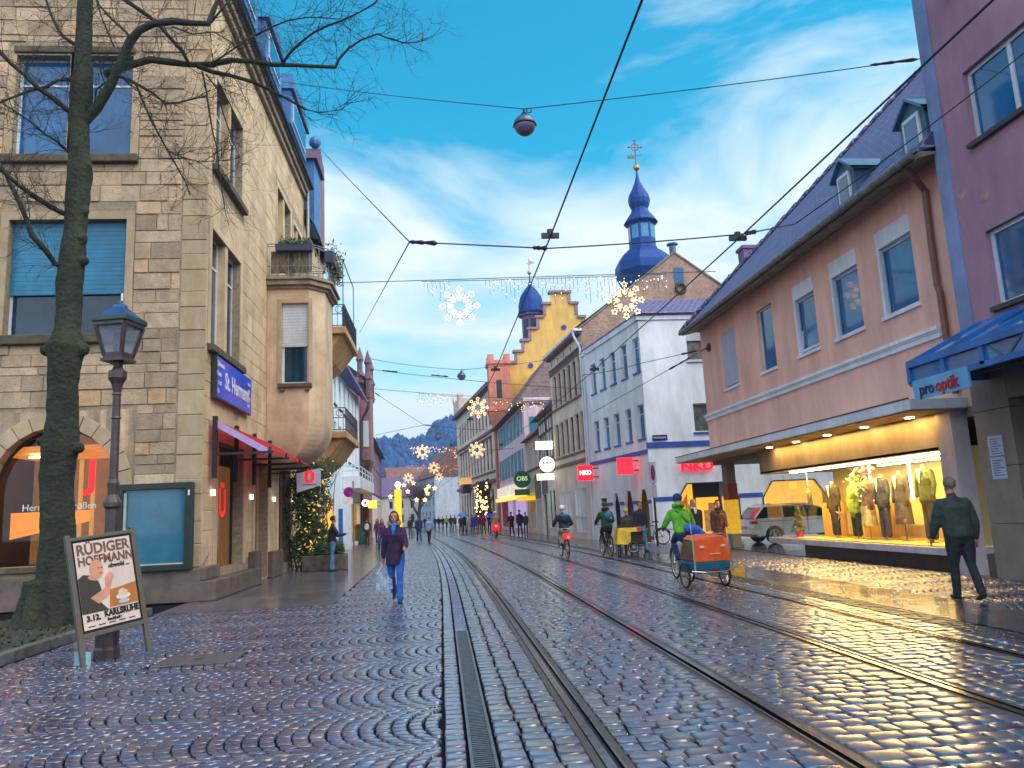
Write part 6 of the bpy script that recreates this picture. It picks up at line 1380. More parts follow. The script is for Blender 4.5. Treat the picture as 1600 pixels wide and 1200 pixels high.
flat('dark_shirt', [(x0, .72), (x0, 1.20), (-.34, 1.25), (-.22, 1.22), (-.13, 1.12), (-.10, .98), (-.16, .86), (-.04, .72)], (.035, .035, .03), -.0075)
flat('skin', [(-.29, 1.20), (-.20, 1.26), (-.16, 1.14), (-.24, 1.16)], (.55, .25, .17), -.009); flat('forearm', [(-.28, .92), (-.17, .82), (.0, .92), (.06, 1.10), (.04, 1.20), (-.03, 1.17), (-.05, 1.02)], (.56, .26, .18), -.010)
flat('head', ell(-.14, 1.30, .10, .135), (.58, .27, .19), -.011); flat('fist', ell(.04, 1.17, .055, .06), (.58, .3, .22), -.012); flat('mouth', ell(-.09, 1.235, .03, .012), (.35, .12, .08), -.0125)
flat('eye', ell(-.115, 1.31, .012, .008, 8), (.04, .02, .02), -.0135); flat('second_eye', ell(-.07, 1.31, .012, .008, 8), (.04, .02, .02), -.0135)
flat('plate', ell(.20, .86, .11, .04), (.7, .68, .66), -.009); flat('saucer', ell(.2, .79, .085, .03), (.45, .55, .62), -.009); flat('cake', [(.12, .87), (.14, .95), (.2, .97), (.27, .93), (.27, .87)], (.6, .5, .42), -.010)
bt_ = mat('brown poster letters', (.16, .07, .05), .5); bk_ = mat('black poster letters', (.012, .012, .015), .5)
def pt_(s, x, z, size, m, b=.008, sx_=1., al='CENTER'): text(s, 'lettering', m, po, T2 @ facing((x, -.0085, z), 0, -1), size, .0008, b, align=al, sx_=sx_)
pt_('RÜDIGER', 0, 1.585, .205, bt_, .006, .93); pt_('HOFFMANN', 0.02, 1.425, .175, bt_, .005, .86); pt_('obwohl ...', .20, 1.315, .085, bk_, .004, .95)
pt_('3.12.', -.27, .645, .105, bk_, .006); pt_('KARLSRUHE', .15, .665, .115, bk_, .007, .84); pt_('Stadthalle', .03, .585, .055, bk_, .003)
flat('footer', [(x0 + .03, .715), (x1, .715), (x1, .722), (x0 + .03, .722)], (.02, .02, .02), -.008)
mb = MB(T2)
for i in range(5): mb.box(-.36 + i * .15, -.26 + i * .15, -.0065, -.0055, .53, .545)
mb.build('small_print', bk_, po)
MB(Matrix.Translation((bc.x, bc.y, 0)) @ Matrix.Rotation(ang, 4, 'Z')).box(-.42, -.36, -.02, .25, 0, .16).build('foot_block', mat('light blue foot', (.2, .45, .55), .5), pbd)
# display case on the front wall
dc = thing('display_case', (-6.38, YF - .1, .7), 'blue backed glass display case in a dark green frame on the corner wall', 'display case')
dx0, dx1, dz0, dz1 = -7.22, -5.58, .72, 2.66; yf = YF - .05
mb = MB(); mb.box(dx0, dx0 + .13, yf - .16, yf, dz0, dz1).box(dx1 - .17, dx1, yf - .16, yf, dz0, dz1).box(dx0 + .13, dx1 - .17, yf - .16, yf, dz0, dz0 + .12).box(dx0 + .13, dx1 - .17, yf - .16, yf, dz1 - .14, dz1)
mb.build('frame', mat('dark green case frame', (.012, .03, .03), .4, .2), dc, bevel=.008)
MB().box(dx0 + .13, dx1 - .17, yf - .08, yf - .04, dz0 + .12, dz1 - .14).build('blue_back', mat('petrol blue backing', (.012, .15, .25), .25, .12, 2, coat=.6), dc)
MB().box(dx0 + .14, dx0 + .2, yf - .13, yf - .085, dz0 + .13, dz1 - .2).box(dx0 + .2, dx1 - .18, yf - .13, yf - .085, dz0 + .13, dz0 + .16).build('inner_edge', mat('pale inner edge', (.45, .5, .48), .5), dc)
MB().box(dx1 - .1, dx1 - .06, yf - .17, yf - .161, dz1 - .3, dz1 - .18).build('label_tag', WHT, dc)
# blue wall sign on the side facade
ws = thing('blue_wall_sign', (XF + .1, 19.4, 5.2), 'blue enamel sign with white letters on the side wall under a window', 'sign')
sy0, sy1, sz0, sz1 = 18.75, 22.2, 4.72, 5.72
Msg, _ = frame((XF + .06, sy0), (XF + .06, sy1), False); sl = sy1 - sy0
sb = MB(Msg).box(0, sl, 0, .08, sz0, sz1).build('panel', mat('cobalt blue enamel', (.005, .06, .75), .3, .1, 2, coat=.2), ws, bevel=.01)
MB(Msg).box(-.03, 0, -.02, .1, sz0 - .03, sz1 + .03).box(0, sl, .0, .09, sz0 - .03, sz0 - .002).build('edge', DARKW, ws)
def st_t(s, y, z, size, al='LEFT', b=.006, sx_=1): text(s, 'lettering', WHT, sb, facing((XF + .145, y, z), 1, 0), size, .002, b, align=al, sx_=sx_)
st_t('St. Hermann', sy0 + .75, 5.2, .58, b=.014, sx_=.82); st_t('Zahnarzt', sy0 + .06, 5.55, .17); st_t('Praxis', sy0 + .06, 5.3, .15); st_t('1. OG', sy0 + .12, 5.08, .13); st_t('Tel.', sy0 + .08, 4.88, .13)
for i, s in enumerate(('Mo-Fr', '8-12', '14-18', 'Sa 9')): st_t(s, sy1 - .42, 5.52 - i * .2, .12)
# awning over the side shop
aw = thing('red_awning', (XF, 20.5, 3.8), 'sloping red glass awning on black brackets over the side shop', 'awning')
RG = mat('red awning sheet', (.85, .03, .07), .35, .1, 2)
_t = RG.node_tree; _tr = _t.nodes.new('ShaderNodeBsdfTranslucent'); _tr.inputs[0].default_value = (.95, .08, .15, 1); _mx = _t.nodes.new('ShaderNodeMixShader'); _mx.inputs[0].default_value = .6; _t.links.new(_t.nodes['Principled BSDF'].outputs[0], _mx.inputs[1]); _t.links.new(_tr.outputs[0], _mx.inputs[2]); _t.links.new(_mx.outputs[0], _t.nodes['Material Output'].inputs[0]); LV = mat('lilac awning sheet', (.42, .30, .62), .3, .1, 2, coat=.3)
mb = MB(); mb.add([(XF + .12, 18.75, 4.15), (XF + .12, 24.6, 4.15), (XF + 1.35, 24.6, 3.42), (XF + 1.35, 18.75, 3.42), (XF + .12, 18.75, 4.11), (XF + .12, 24.6, 4.11), (XF + 1.35, 24.6, 3.38), (XF + 1.35, 18.75, 3.38)], [(0, 1, 2, 3), (4, 5, 6, 7), (0, 3, 7, 4), (1, 2, 6, 5), (2, 3, 7, 6), (0, 1, 5, 4)]); mb.build('sheet', RG, aw)
mb = MB(); mb.add([(XF + .14, 18.7, 4.15), (XF + .14, 18.745, 4.15), (XF + 1.36, 18.745, 3.42), (XF + 1.36, 18.7, 3.42), (XF + .14, 18.7, 3.98), (XF + .14, 18.745, 3.98), (XF + 1.36, 18.745, 3.25), (XF + 1.36, 18.7, 3.25)], [(0, 1, 2, 3), (4, 5, 6, 7), (0, 3, 7, 4), (1, 2, 6, 5), (2, 3, 7, 6), (0, 1, 5, 4)]); mb.build('end_valance', LV, aw)
for y in (18.7, 20.65, 22.6, 24.6): MB().box(XF + .1, XF + .2, y - .06, y + .06, 2.75, 4.22).bar((XF + .15, y, 3.32), (XF + 1.5, y, 3.32), .06).bar((XF + 1.42, y, 3.3), (XF + 1.42, y, 3.45), .05).build('bracket', IRON, aw)
# hanging shop sign with the U
hs = thing('hanging_shop_sign', (-4.3, 25.2, 3), 'pale grey hanging sign with a red U mark at the end of the red awning', 'sign')
hp = MB(); yy = 24.9; q = [aty(463, 740, yy), aty(501, 731, yy), aty(501, 758, yy), aty(464, 770, yy)]
hb = hp.prism([(p.x, p.z) for p in q], yy, yy + .06).build('panel', mat('pale grey panel', (.45, .52, .66), .5, .05), hs)
c_ = (q[0] + q[2]) / 2; text('Ü', 'lettering', RED, hb, facing((c_.x + .03, yy - .004, c_.z + .04), 0, -1), .42, .002, .03); text('HERRENMODE', 'lettering', bk_, hb, facing((c_.x + .03, yy - .004, c_.z - .17), 0, -1), .06, .002, .001)
MB().bar((XF, yy + .03, q[0].z + .03), (q[1].x, yy + .03, q[0].z + .03), .04).build('arm', IRON, hs)
# no stopping sign
ns = thing('no_stopping_sign', (-4.9, 42.9, 0), 'round red and blue no stopping sign with a plate below, before the white house', 'traffic sign')
g_ = gnd(553, 862); yS = g_.y; cS = aty(545, 769, yS); 
ns.location = (g_.x, yS, 0); _wp[ns.name] = Vector((g_.x, yS, 0))
MB().tube([(g_.x, yS, 0), (g_.x, yS, cS.z + .6)], .04, 8).bar((g_.x, yS, cS.z), (cS.x, yS, cS.z), .04).build('pole', STEEL, ns)
rS = 8 * yS / F; TS = Matrix.Translation(cS) @ Matrix.Rotation(R(90), 4, 'X')
dS = MB().lathe([(rS, 0), (rS, .03)], (0, 0, 0), 22, TS).build('disc', mat('sign red', (.6, .01, .04), .4), ns); MB().lathe([(rS * .78, .031), (rS * .78, .036)], (0, 0, 0), 22, TS).build('blue_field', mat('sign violet blue', (.12, .01, .42), .4), dS)
T3 = Matrix.Translation(cS) @ Matrix.Rotation(R(45), 4, 'Y'); MB(T3).box(-rS * .8, rS * .8, -.045, -.037, -rS * .1, rS * .1).build('diagonal_bar', mat('sign red', ''), dS)
MB().box(cS.x - rS * .9, cS.x + rS * .9, yS - .03, yS, cS.z - rS * 2.3, cS.z - rS * 1.25).build('plate', WHT, ns)
# parking sign post by the white corner house
pp_ = thing('parking_sign_post', (9.1, 33.8, 0), 'thin black pole with narrow parking plates at the white house corner', 'traffic sign')
p = gnd(1028, 853); pt0 = aty(1021, 722, p.y)
MB().tube([(p.x, p.y, 0), (p.x, p.y, pt0.z - .2)], .05, 8).build('pole', IRON, pp_); pz_ = pt0.z
sgn = MB().box(p.x - .14, p.x + .14, p.y - .07, p.y - .05, pz_ - .9, pz_).build('upper_plate', mat('plate grey', (.5, .5, .55), .5), pp_); MB().box(p.x - .12, p.x + .12, p.y - .07, p.y - .05, pz_ - 1.5, pz_ - .93).build('lower_plate', mat('plate grey', ''), pp_)
MB().ball((p.x, p.y - .08, pz_ - .45), (.09, .01, .34), 12).build('emblem', mat('violet emblem', (.2, .02, .2), .5), sgn)
# hedge and planter
def bush(mb, c, r, n, rd, s=(.03, .06)):
    for _ in range(n):
        v = Vector((rd.gauss(0, 1), rd.gauss(0, 1), rd.gauss(0, 1))).normalized() * rd.uniform(.7, 1.05); leaves(mb, 1, lambda: (c[0] + v.x * r[0], c[1] + v.y * r[1], c[2] + v.z * r[2]), s, rd)
HG = LEAFM('evergreen hedge leaves', (.06, .12, .025), (.012, .035, .012)); rd = random.Random(5)
hd = thing('climbing_shrub', (-4.55, 28.3, 0), 'tall climbing shrub with lit yellow leaves beside the sandstone corner', 'shrub')
mb = MB()
for i in range(10): x = -5.3 + i * .16; mb.tube([(x, 28.4, 0), (x + rd.gauss(0, .1), 28.3, 1.2), (x + rd.gauss(0, .2), 28.2, 2.5), (x + rd.gauss(0, .25), 28.1, 3.6)], [.03, .02, .015, .008], 5)
mb.build('stems', TIM, hd)
mb = MB()
for i in range(50): c = (-5.25 + rd.random() * 1.15, 28.2 + rd.gauss(0, .15), rd.uniform(.3, 3.7)); bush(mb, c, (.40, .3, .40), 240, rd, (.035, .07))
mb.build('leaves', HG, hd, fixn=False)
mb = MB()
for i in range(110): c = (-4.5 + rd.gauss(0, .28), 27.95 + rd.gauss(0, .15), rd.uniform(.5, 3.8)); leaves(mb, 1, lambda: c, (.05, .1), rd)
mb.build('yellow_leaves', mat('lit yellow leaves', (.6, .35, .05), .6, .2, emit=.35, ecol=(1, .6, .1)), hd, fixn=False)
pl_ = thing('stone_planter', (-3.95, 27.5, 0), 'long low stone planter trough at the foot of the climbing shrub', 'planter')
MB().box(-4.75, -3.28, 27.1, 27.75, 0, .52).build('trough', mat('mossy concrete trough', (.12, .10, .085), .8, .3, 4, .5, 30), pl_, bevel=.03)
MB().box(-4.7, -3.33, 27.15, 27.7, .521, .53).build('soil', GROUT, pl_)
mb = MB(); leaves(mb, 700, lambda: (rd.uniform(-4.6, -3.35), rd.uniform(27.15, 27.6), .56 + abs(rd.gauss(0, .06))), (.03, .06), rd); mb.build('ground_plants', HG, pl_, fixn=False)
for x, r in ((-4.15, .23), (-3.62, .27)):
    b_ = thing('box_ball', (x, 27.4, .5), 'clipped round box bush in the planter, ' + ('left and smaller one' if r < .25 else 'right and larger one'), 'shrub', 'box balls in the planter')
    mb = MB(); bush(mb, (x, 27.4, .75), (r, r, r), 1300, rd, (.018, .035)); mb.ball((x, 27.4, .75), r * .8, 10); mb.build('foliage', HG, b_, fixn=False); MB().tube([(x, 27.4, .5), (x, 27.4, .7)], .02, 5).build('stem', TIM, b_)
# advertising column, bins, far tree, lights
bp = thing('blue_banner_stand', (-5.3, 37, 0), 'narrow upright blue banner stand before the white house', 'banner')
g_ = gnd(532, 872); MB().box(g_.x - .08, g_.x + .12, g_.y, g_.y + .08, 0, aty(530, 795, g_.y).z).build('banner', mat('bright blue banner', (.04, .2, .7), .5), bp); MB().box(g_.x - .2, g_.x + .25, g_.y - .1, g_.y + .2, 0, .06).build('base', DARKW, bp)
bn = thing('green_bin', (-5.2, 47, 0), 'dark green litter bin beside the no stopping sign', 'bin')
g_ = gnd(563, 850); MB().lathe([(.32, 0), (.36, .1), (.38, 1.1), (.4, 1.15)], (g_.x, g_.y, 0), 14).build('body', mat('green plastic', (.01, .09, .07), .5), bn); MB().lathe([(.42, 1.15), (.4, 1.3), (.2, 1.4)], (g_.x, g_.y, 0), 14).build('lid', DARKW, bn)
t = thing('round_cafe_sign', (-5, 56, 3), 'round lit white sign with a red core hanging over the left shops', 'sign')
c = aty(571, 786, 52); MB().lathe([(.24, -.05), (.24, .05)], (0, 0, 0), 18, Matrix.Translation(c) @ Matrix.Rotation(R(90), 4, 'X')).build('disc', lit, t); MB().lathe([(.1, -.07), (.1, .07)], (0, 0, 0), 12, Matrix.Translation(c) @ Matrix.Rotation(R(90), 4, 'X')).build('red_core', REDB, t); MB().bar(c, c + Vector((-.9, 0, .1)), .03).build('arm', IRON, t)
boxsign('shop_sign', tuple(aty(582, 788, 54)), .55, .5, .15, mat('lime lit sign', (.6, .8, .05), .5, emit=.9, ecol=(.7, 1, .05)), 'lime yellow box sign on the left side beside the round cafe sign', None, arm=.3)
t = thing('lit_column_sign', (-5, 92, 0), 'tall glowing golden column sign with a ball on top, far left', 'sign')
c = gnd(623, 836); MB().box(c.x - .35, c.x + .35, c.y, c.y + .5, .3, aty(623, 765, c.y).z).build('column', mat('golden lit column', (.9, .5, .02), .5, .2, 2, emit=.7, ecol=(1, .5, .02)), t); MB().ball((c.x, c.y + .2, aty(623, 757, c.y).z), .32, 10).build('ball', lit, t); MB().box(c.x - .4, c.x + .4, c.y - .05, c.y + .55, 0, .3).build('base', DARKW, t)
ft = thing('bare_street_tree', (-1.5, 100, 0), 'bare street tree with glowing star lights far down the street', 'tree')
g_ = gnd(655, 826); kf = g_.y / F
mb = MB(); def_ = lambda x, y: aty(x, y, g_.y)
mb.tube([def_(655, 828), def_(655, 812), def_(655, 798), def_(657, 780), def_(662, 765)], [.3, .27, .25, .2, .1], 8).tube([def_(655, 808), def_(646, 792), def_(640, 778), def_(632, 768)], [.2, .15, .1, .06], 6).tube([def_(656, 795), def_(664, 783), def_(676, 772)], [.16, .1, .05], 6)
ft.location = (g_.x, g_.y, 0); _wp[ft.name] = Vector(ft.location); mb.build('trunk', mat('grey bark', (.06, .04, .05), .9), ft)
rd = random.Random(31); mb = MB()
for _ in range(90):
    a = rd.uniform(0, pi); p = def_(657 + rd.gauss(0, 6), 780 + rd.gauss(0, 5)); twig(mb, p, Vector((cos(a), rd.gauss(0, .4), sin(a) * .8 + .2)).normalized(), rd.uniform(1.2, 3.4), .025, 2)
mb.build('crown', mat('grey twigs', (.09, .05, .075), .9), ft)
for k, (x, y) in enumerate(((646, 755), (622, 762), (637, 768), (651, 781), (666, 765), (670, 760), (668, 771), (679, 763), (664, 781), (610, 776), (631, 758))):
    s_ = thing('star_light', tuple(aty(x, y, g_.y - 1 - .3 * k)), 'glowing star light hung in the bare street tree', 'christmas light', 'star lights in the street tree')
    T = Matrix.Translation(aty(x, y, g_.y - 1 - .3 * k)); P = [((.42 if i % 2 == 0 else .2) * cos(i * pi / 5 + .3), (.42 if i % 2 == 0 else .2) * sin(i * pi / 5 + .3)) for i in range(10)]
    MB(T).add([(0, -.12, 0)] + [(a, 0, b) for a, b in P] + [(0, .12, 0)], [(0, 1 + i, 1 + (i + 1) % 10) for i in range(10)] + [(11, 1 + (i + 1) % 10, 1 + i) for i in range(10)]).build('star', mat('warm star', (1, .7, .25), .5, emit=1.6, ecol=(1, .65, .2)), s_)
# ================================================================ PEOPLE
SKIN = mat('skin', (.50, .26, .18), .55, .06, 10)
_cm = {}
def cloth(c, nm='cloth'):
    k = (nm, c)
    if k not in _cm: _cm[k] = mat(f'{nm} {len(_cm)}', c, .85, .25, 7, .75, 11, bd=.035, grime=0)
    return _cm[k]
def ik(a, t, l1, l2, pole):
    a, t = Vector(a), Vector(t); d = t - a; L_ = min(d.length, (l1 + l2) * .999); d = d.normalized(); x = (l1 * l1 - l2 * l2 + L_ * L_) / (2 * L_)
    h = max(0, l1 * l1 - x * x) ** .5; p = Vector(pole); p = (p - d * p.dot(d)).normalized(); return a + d * x + p * h, a + d * L_
def person(x, y, rz, label, h=1.74, jacket=(.03, .03, .05), trousers=(.02, .03, .08), shoes=(.01, .01, .012), hair=(.05, .03, .02), hairlen=0, fem=False, coat=0.0,
           legs=((18, 6), (-16, 22)), arms=((-14, 12), (16, 18)), abd=8, lean=3, hip=None, feet=None, hands=None, vox=.022, detail=False, hat=None, hood=None, scarf=None,
           turn=0, bulk=1.0, group='people in the street', z=0.0, cuff=None, name='person', skirt=None):
    s = h / 1.75; V3 = Vector
    hw, sw = (.095, .165) if fem else (.09, .195)
    leg1, leg2 = .44, .42
    hz_ = .0
    def legpts(sx, hipc):
        f, k = legs[0 if sx < 0 else 1]; f = R(f); k = R(k); hp = hipc + V3((sx * hw, 0, 0)); kn = hp + V3((sx * .01, sin(f), -cos(f))) * leg1; an = kn + V3((0, sin(f - k), -cos(f - k))) * leg2; return hp, kn, an, f - k
    hipc = V3(hip) / s if hip else V3((0, 0, 0)); L_ = []
    for i, sx in enumerate((-1, 1)):
        if feet: hp = hipc + V3((sx * hw, 0, 0)); kn, an = ik(hp, V3(feet[i]) / s, leg1, leg2, (0, 1, .25)); L_.append((hp, kn, an, -.1))
        else: L_.append(legpts(sx, hipc))
    if not hip:
        lift = -min(p[2].z - .085 * (1 if abs(p[3]) < .5 else .6) for p in L_); up = V3((0, 0, lift)); hipc += up; L_ = [(a + up, b + up, c + up, d) for a, b, c, d in L_]
    le = R(lean); sp = V3((0, sin(le), cos(le))); chest = hipc + sp * .40; shl = hipc + sp * .50; nk = shl + V3((0, sin(le * .6), cos(le * .6))) * .07; hd = nk + V3((0, .02 + sin(le * .4) * .1, .165))
    A_ = []
    for i, sx in enumerate((-1, 1)):
        sh_ = shl + V3((sx * (sw - .01), 0, -.04))
        if hands and hands[i]: el, wr = ik(sh_, V3(hands[i]) / s, .29, .26, (sx * .6, -.3, -.8))
        else:
            f, e_ = arms[i]; f = R(f) ; e_ = R(e_); ab = R(abd); el = sh_ + V3((sx * sin(ab), sin(f) * cos(ab), -cos(f) * cos(ab))) * .29; wr = el + V3((sx * sin(ab) * .3, sin(f + e_), -cos(f + e_))) * .25
        A_.append((sh_, el, wr))
    root = empty(name, (x, y, z), rz, label, 'person', group); root.scale = (s, s, s)
    b = MB(); bk = bulk
    # body: torso, neck, head, arms with hands, legs, one continuous skin
    b.limb([hipc, chest, shl], [(.13, .09), (.14, .10), (.11, .08)]); b.limb([shl, nk, nk + V3((0, .01, .06))], [.06, .052, .055], 10)
    b.limb([shl + V3((-.12, 0, -.03)), shl + V3((.12, 0, -.03))], [.05, .05], 8)
    b.ball(hd + V3((0, -.01, .03)), (.076, .094, .095), 14); b.ball(hd + V3((0, .03, -.045)), (.056, .062, .072), 12)
    if detail: b.ball(hd + V3((0, .098, -.015)), (.013, .02, .024), 8); b.ball(hd + V3((-.078, 0, -.01)), (.012, .02, .03), 6); b.ball(hd + V3((.078, 0, -.01)), (.012, .02, .03), 6)
    for sx, (sh_, el, wr) in zip((-1, 1), A_):
        b.limb([sh_, el, wr], [.045, .036, .026], 8); d = (wr - el).normalized(); side = V3((0, 1, 0)); side = (side - d * side.dot(d)).normalized(); nrm = d.cross(side)
        pm_ = wr + d * .045; b.limb([wr, pm_, wr + d * .085], [.024, (.036, .018), (.034, .016)], 8)
        if detail:
            for q, (off, ln) in enumerate(((-.028, .055), (-.010, .065), (.009, .06), (.026, .045))):
                p0_ = wr + d * .09 + side * off; curl = nrm * (-sx) * .35; p1_ = p0_ + (d + curl * .4).normalized() * ln * .5; p2_ = p1_ + (d + curl * 1.6).normalized() * ln * .5; b.tube([p0_, p1_, p2_], [.010, .009, .007], 6)
            t0 = wr + d * .03 + side * .03; b.tube([t0, t0 + (d + side).normalized() * .035, t0 + (d * 1.4 + side * .6).normalized() * .06], [.012, .011, .008], 6)
        else: b.limb([wr + d * .08, wr + d * .13 - nrm * sx * .02], [(.03, .014), (.022, .012)], 6)
    for hp, kn, an, an_ in L_: b.limb([hp, kn, an], [.06, .045, .035], 8)
    b.build('body', SKIN, root, remesh=(.011 if detail else vox), sm=1 if detail else 0)
    # trousers
    t = MB(); t.limb([hipc + V3((0, 0, -.04)), hipc + sp * .1], [(.15 * bk, .115 * bk), (.15 * bk, .11 * bk)])
    for hp, kn, an, an_ in L_: t.limb([hp, hp.lerp(kn, .5), kn, kn.lerp(an, .5), an + V3((0, 0, .0))], [.092 * bk, .082 * bk, .066, .063, (.062 if not fem else .07)], 10)
    t.build('trousers', cloth(trousers), root, remesh=vox * .8, sm=2)
    so = MB()
    for hp, kn, an, an_ in L_:
        T = Matrix.Translation(an) @ Matrix.Rotation(an_ * .9 if not feet else -.1, 4, 'X'); M0 = so.M; so.M = T
        so.limb([(0, -.04, -.055), (0, .05, -.06), (0, .15, -.068)], [(.036, .04), (.04, .036), (.036, .022)], 8); so.limb([(0, -.02, .0), (0, -.02, -.05)], [.042, .045], 8); so.M = M0
    so.build('shoes', cloth(shoes, 'leather'), root, remesh=vox * .8)
    # jacket
    j = MB(); lo = hipc - V3((0, 0, coat)); cw = .16 * bk + coat * .06
    j.limb([lo, hipc + sp * .05, hipc + sp * .22, chest, shl + V3((0, 0, -.02))], [(cw, cw * .78), (.165 * bk, .125 * bk), ((.145 if fem else .165) * bk, .12 * bk), (.18 * bk, .135 * bk), (.13 * bk, .09)], 14, c0=.15)
    j.limb([shl + V3((-sw + .04, 0, -.02)), shl + V3((0, 0, .01)), shl + V3((sw - .04, 0, -.02))], [(.062, .062), (.085, .075), (.062, .062)], 10)
    j.limb([shl, nk + V3((0, 0, .005))], [(.085, .08), (.07, .07)], 10)
    for sh_, el, wr in A_: j.limb([sh_, sh_.lerp(el, .5), el, el.lerp(wr, .5), wr - (wr - el).normalized() * .015], [.072 * bk, .067 * bk, .058 * bk, .05 * bk, .042], 10)
    jo = j.build('jacket', cloth(jacket), root, remesh=vox * .8, sm=2)
    if detail:
        zp = MB(); fr_ = lambda q, k: hipc + sp * q + V3((0, k, 0))
        zp.tube([fr_(0, .125 * bk), fr_(.22, .122 * bk), fr_(.4, .137 * bk), fr_(.5, .088)], .006, 5); zp.build('zip', DARKW, jo)
    # hair or hat
    hm_ = MB(); n, k = 14, 9; c = hd + V3((0, -.012, .035)); vs = []
    for i in range(k + 1):
        ph = pi * .68 * i / k
        for q in range(n): a = 2 * pi * q / n; vs.append(c + V3((.086 * sin(ph) * cos(a), .106 * sin(ph) * sin(a), .104 * cos(ph))))
    fs = []
    for i in range(k):
        for q in range(n):
            m_ = (vs[i * n + q] + vs[(i + 1) * n + (q + 1) % n]) / 2 - c
            if m_.y > .045 and m_.z < .055: continue
            fs.append((i * n + q, i * n + (q + 1) % n, (i + 1) * n + (q + 1) % n, (i + 1) * n + q))
    hm_.add(vs, fs)
    if hairlen:
        for q in range(9):
            a = pi * (1 + q / 8) if q else pi; a = pi + (q - 4) * .42 + pi / 2; p0_ = c + V3((.075 * sin(a), .085 * cos(a), .02)); p0_ = c + V3((.078 * cos(pi * q / 8), -.085 * sin(pi * q / 8) * .9 + .01, .0))
            hm_.limb([p0_, p0_ + V3((p0_.x * .15, -.01, -.5 * hairlen)), p0_ + V3((p0_.x * .3, .01, -hairlen))], [.026, .03, .018], 6)
    if hat is None or hairlen: hm_.build('hair', cloth(hair, 'hair'), root, smooth=True, fixn=False)
    if hat is not None:
        ht_ = MB(); ht_.lathe([(.092, -.02), (.102, .0), (.104, .05), (.085, .1), (.04, .13), (.005, .135)], hd + V3((0, -.01, .015)), 14); ht_.build('hat', cloth(hat, 'hat'), root, smooth=True)
    if hood is not None:
        hh = MB()
        for q in range(9): a = -pi / 2 + (q - 4) * .5; p_ = nk + V3((.10 * cos(a), .095 * sin(a) + .0, .05 + .03 * sin(-a))); hh.ball(p_, (.05, .045, .055), 8)
        hh.build('hood', cloth(hood, 'hood'), root, remesh=vox * .8, sm=1)
    if scarf is not None:
        sc_ = MB(); sc_.torus(nk + V3((0, .01, .0)), .065, .03, 16, 8, ax='z').prism([(-.035, -.01), (.035, -.01), (.012, -.17), (-.012, -.17)], .11, .135, 'y') if 0 else None
        sc_.torus(nk + V3((0, .01, .02)), .068, .032, 16, 8, ax='z'); P_ = nk + V3((0, .10, -.02)); sc_.limb([P_, P_ + V3((0, .025, -.08)), P_ + V3((0, .03, -.15))], [(.055, .025), (.045, .02), (.02, .01)], 8)
        sc_.build('scarf', cloth(scarf, 'scarf'), root, remesh=vox * .7)
    if detail:
        ey = MB()
        for sx in (-1, 1): ey.ball(hd + V3((sx * .03, .082, .008)), (.011, .006, .007), 8)
        ey.build('eyes', cloth((.02, .02, .03), 'eye'), root); br_ = MB()
        for sx in (-1, 1): br_.limb([hd + V3((sx * .016, .088, .03)), hd + V3((sx * .044, .08, .03))], [.004, .003], 5)
        br_.build('eyebrows', cloth(hair, 'hair'), root); MB().limb([hd + V3((-.02, .086, -.062)), hd + V3((.02, .086, -.062))], [.006, .006], 6).build('mouth', cloth((.35, .08, .08), 'lips'), root)
    P = dict(hip=hipc * s, chest=chest * s, shl=shl * s, head=hd * s, arms=[[p * s for p in a] for a in A_], nk=nk * s)
    return root, P
def local(root, p):    # point in the person's own frame -> world
    a = root.rotation_euler.z; return Vector((root.location.x + p.x * cos(a) - p.y * sin(a), root.location.y + p.x * sin(a) + p.y * cos(a), root.location.z + p.z))
def at_px(px, py): g = gnd(px, py); return g.x, g.y
G_ = 'people in the street'
PI = pi
x, y = at_px(619, 941)
wo, P = person(x, y, PI - .12, 'long haired woman walking towards the camera in a plum coat, blue scarf and jeans', 1.72, (.028, .008, .05), (.02, .12, .50), (.02, .03, .10), (.09, .04, .02), .28, True, .20, legs=((9, 4), (-14, 26)), arms=((12, 66), (-12, 8)), abd=15, detail=True, hood=(.28, .15, .08), scarf=(.02, .18, .60), vox=.016, bulk=1.14)
hp_ = local(wo, P['arms'][1][2]); bg_ = thing('umbrella_folded', tuple(hp_), 'pale striped carrier bag straps hanging from the hand of the woman in the plum coat', 'bag')
bg_['label'] = 'pale patterned carrier bag held low by the woman in the plum coat'; bg_.name = 'carrier_bag'; _wp[bg_.name] = Vector(hp_)
hb_ = local(wo, P['arms'][1][2] + Vector((0, 0, -.13)))
BAGM = mat('pale patterned bag', (.35, .45, .6), .6, .3, 12, wave=(16, .4, 'u'))
Tb = Matrix.Translation(hb_) @ Matrix.Rotation(.25, 4, 'Z')
MB(Tb).add([(-.17, -.05, -.48), (.17, -.05, -.48), (.17, .05, -.48), (-.17, .05, -.48), (-.15, -.02, -.14), (.15, -.02, -.14), (.15, .02, -.14), (-.15, .02, -.14)], [(0, 1, 2, 3), (0, 1, 5, 4), (1, 2, 6, 5), (2, 3, 7, 6), (3, 0, 4, 7), (4, 5, 6, 7)]).build('bag_body', BAGM, bg_)
MB(Tb).tube([(-.1, 0, -.14), (-.03, 0, .0), (.03, 0, .0), (.1, 0, -.14)], .008, 5).build('bag_handle', WHT, bg_)
# old man on the right
x, y = at_px(1512, 936)
person(x, y, -.08, 'grey haired man in a dark green jacket walking past the shop window at the right', 1.80, (.03, .05, .045), (.012, .018, .025), (.01, .01, .01), (.18, .13, .11), 0, False, .03, legs=((7, 3), (-7, 16)), arms=((12, 14), (-8, 16)), abd=16, lean=5, detail=True, bulk=1.32, vox=.016)
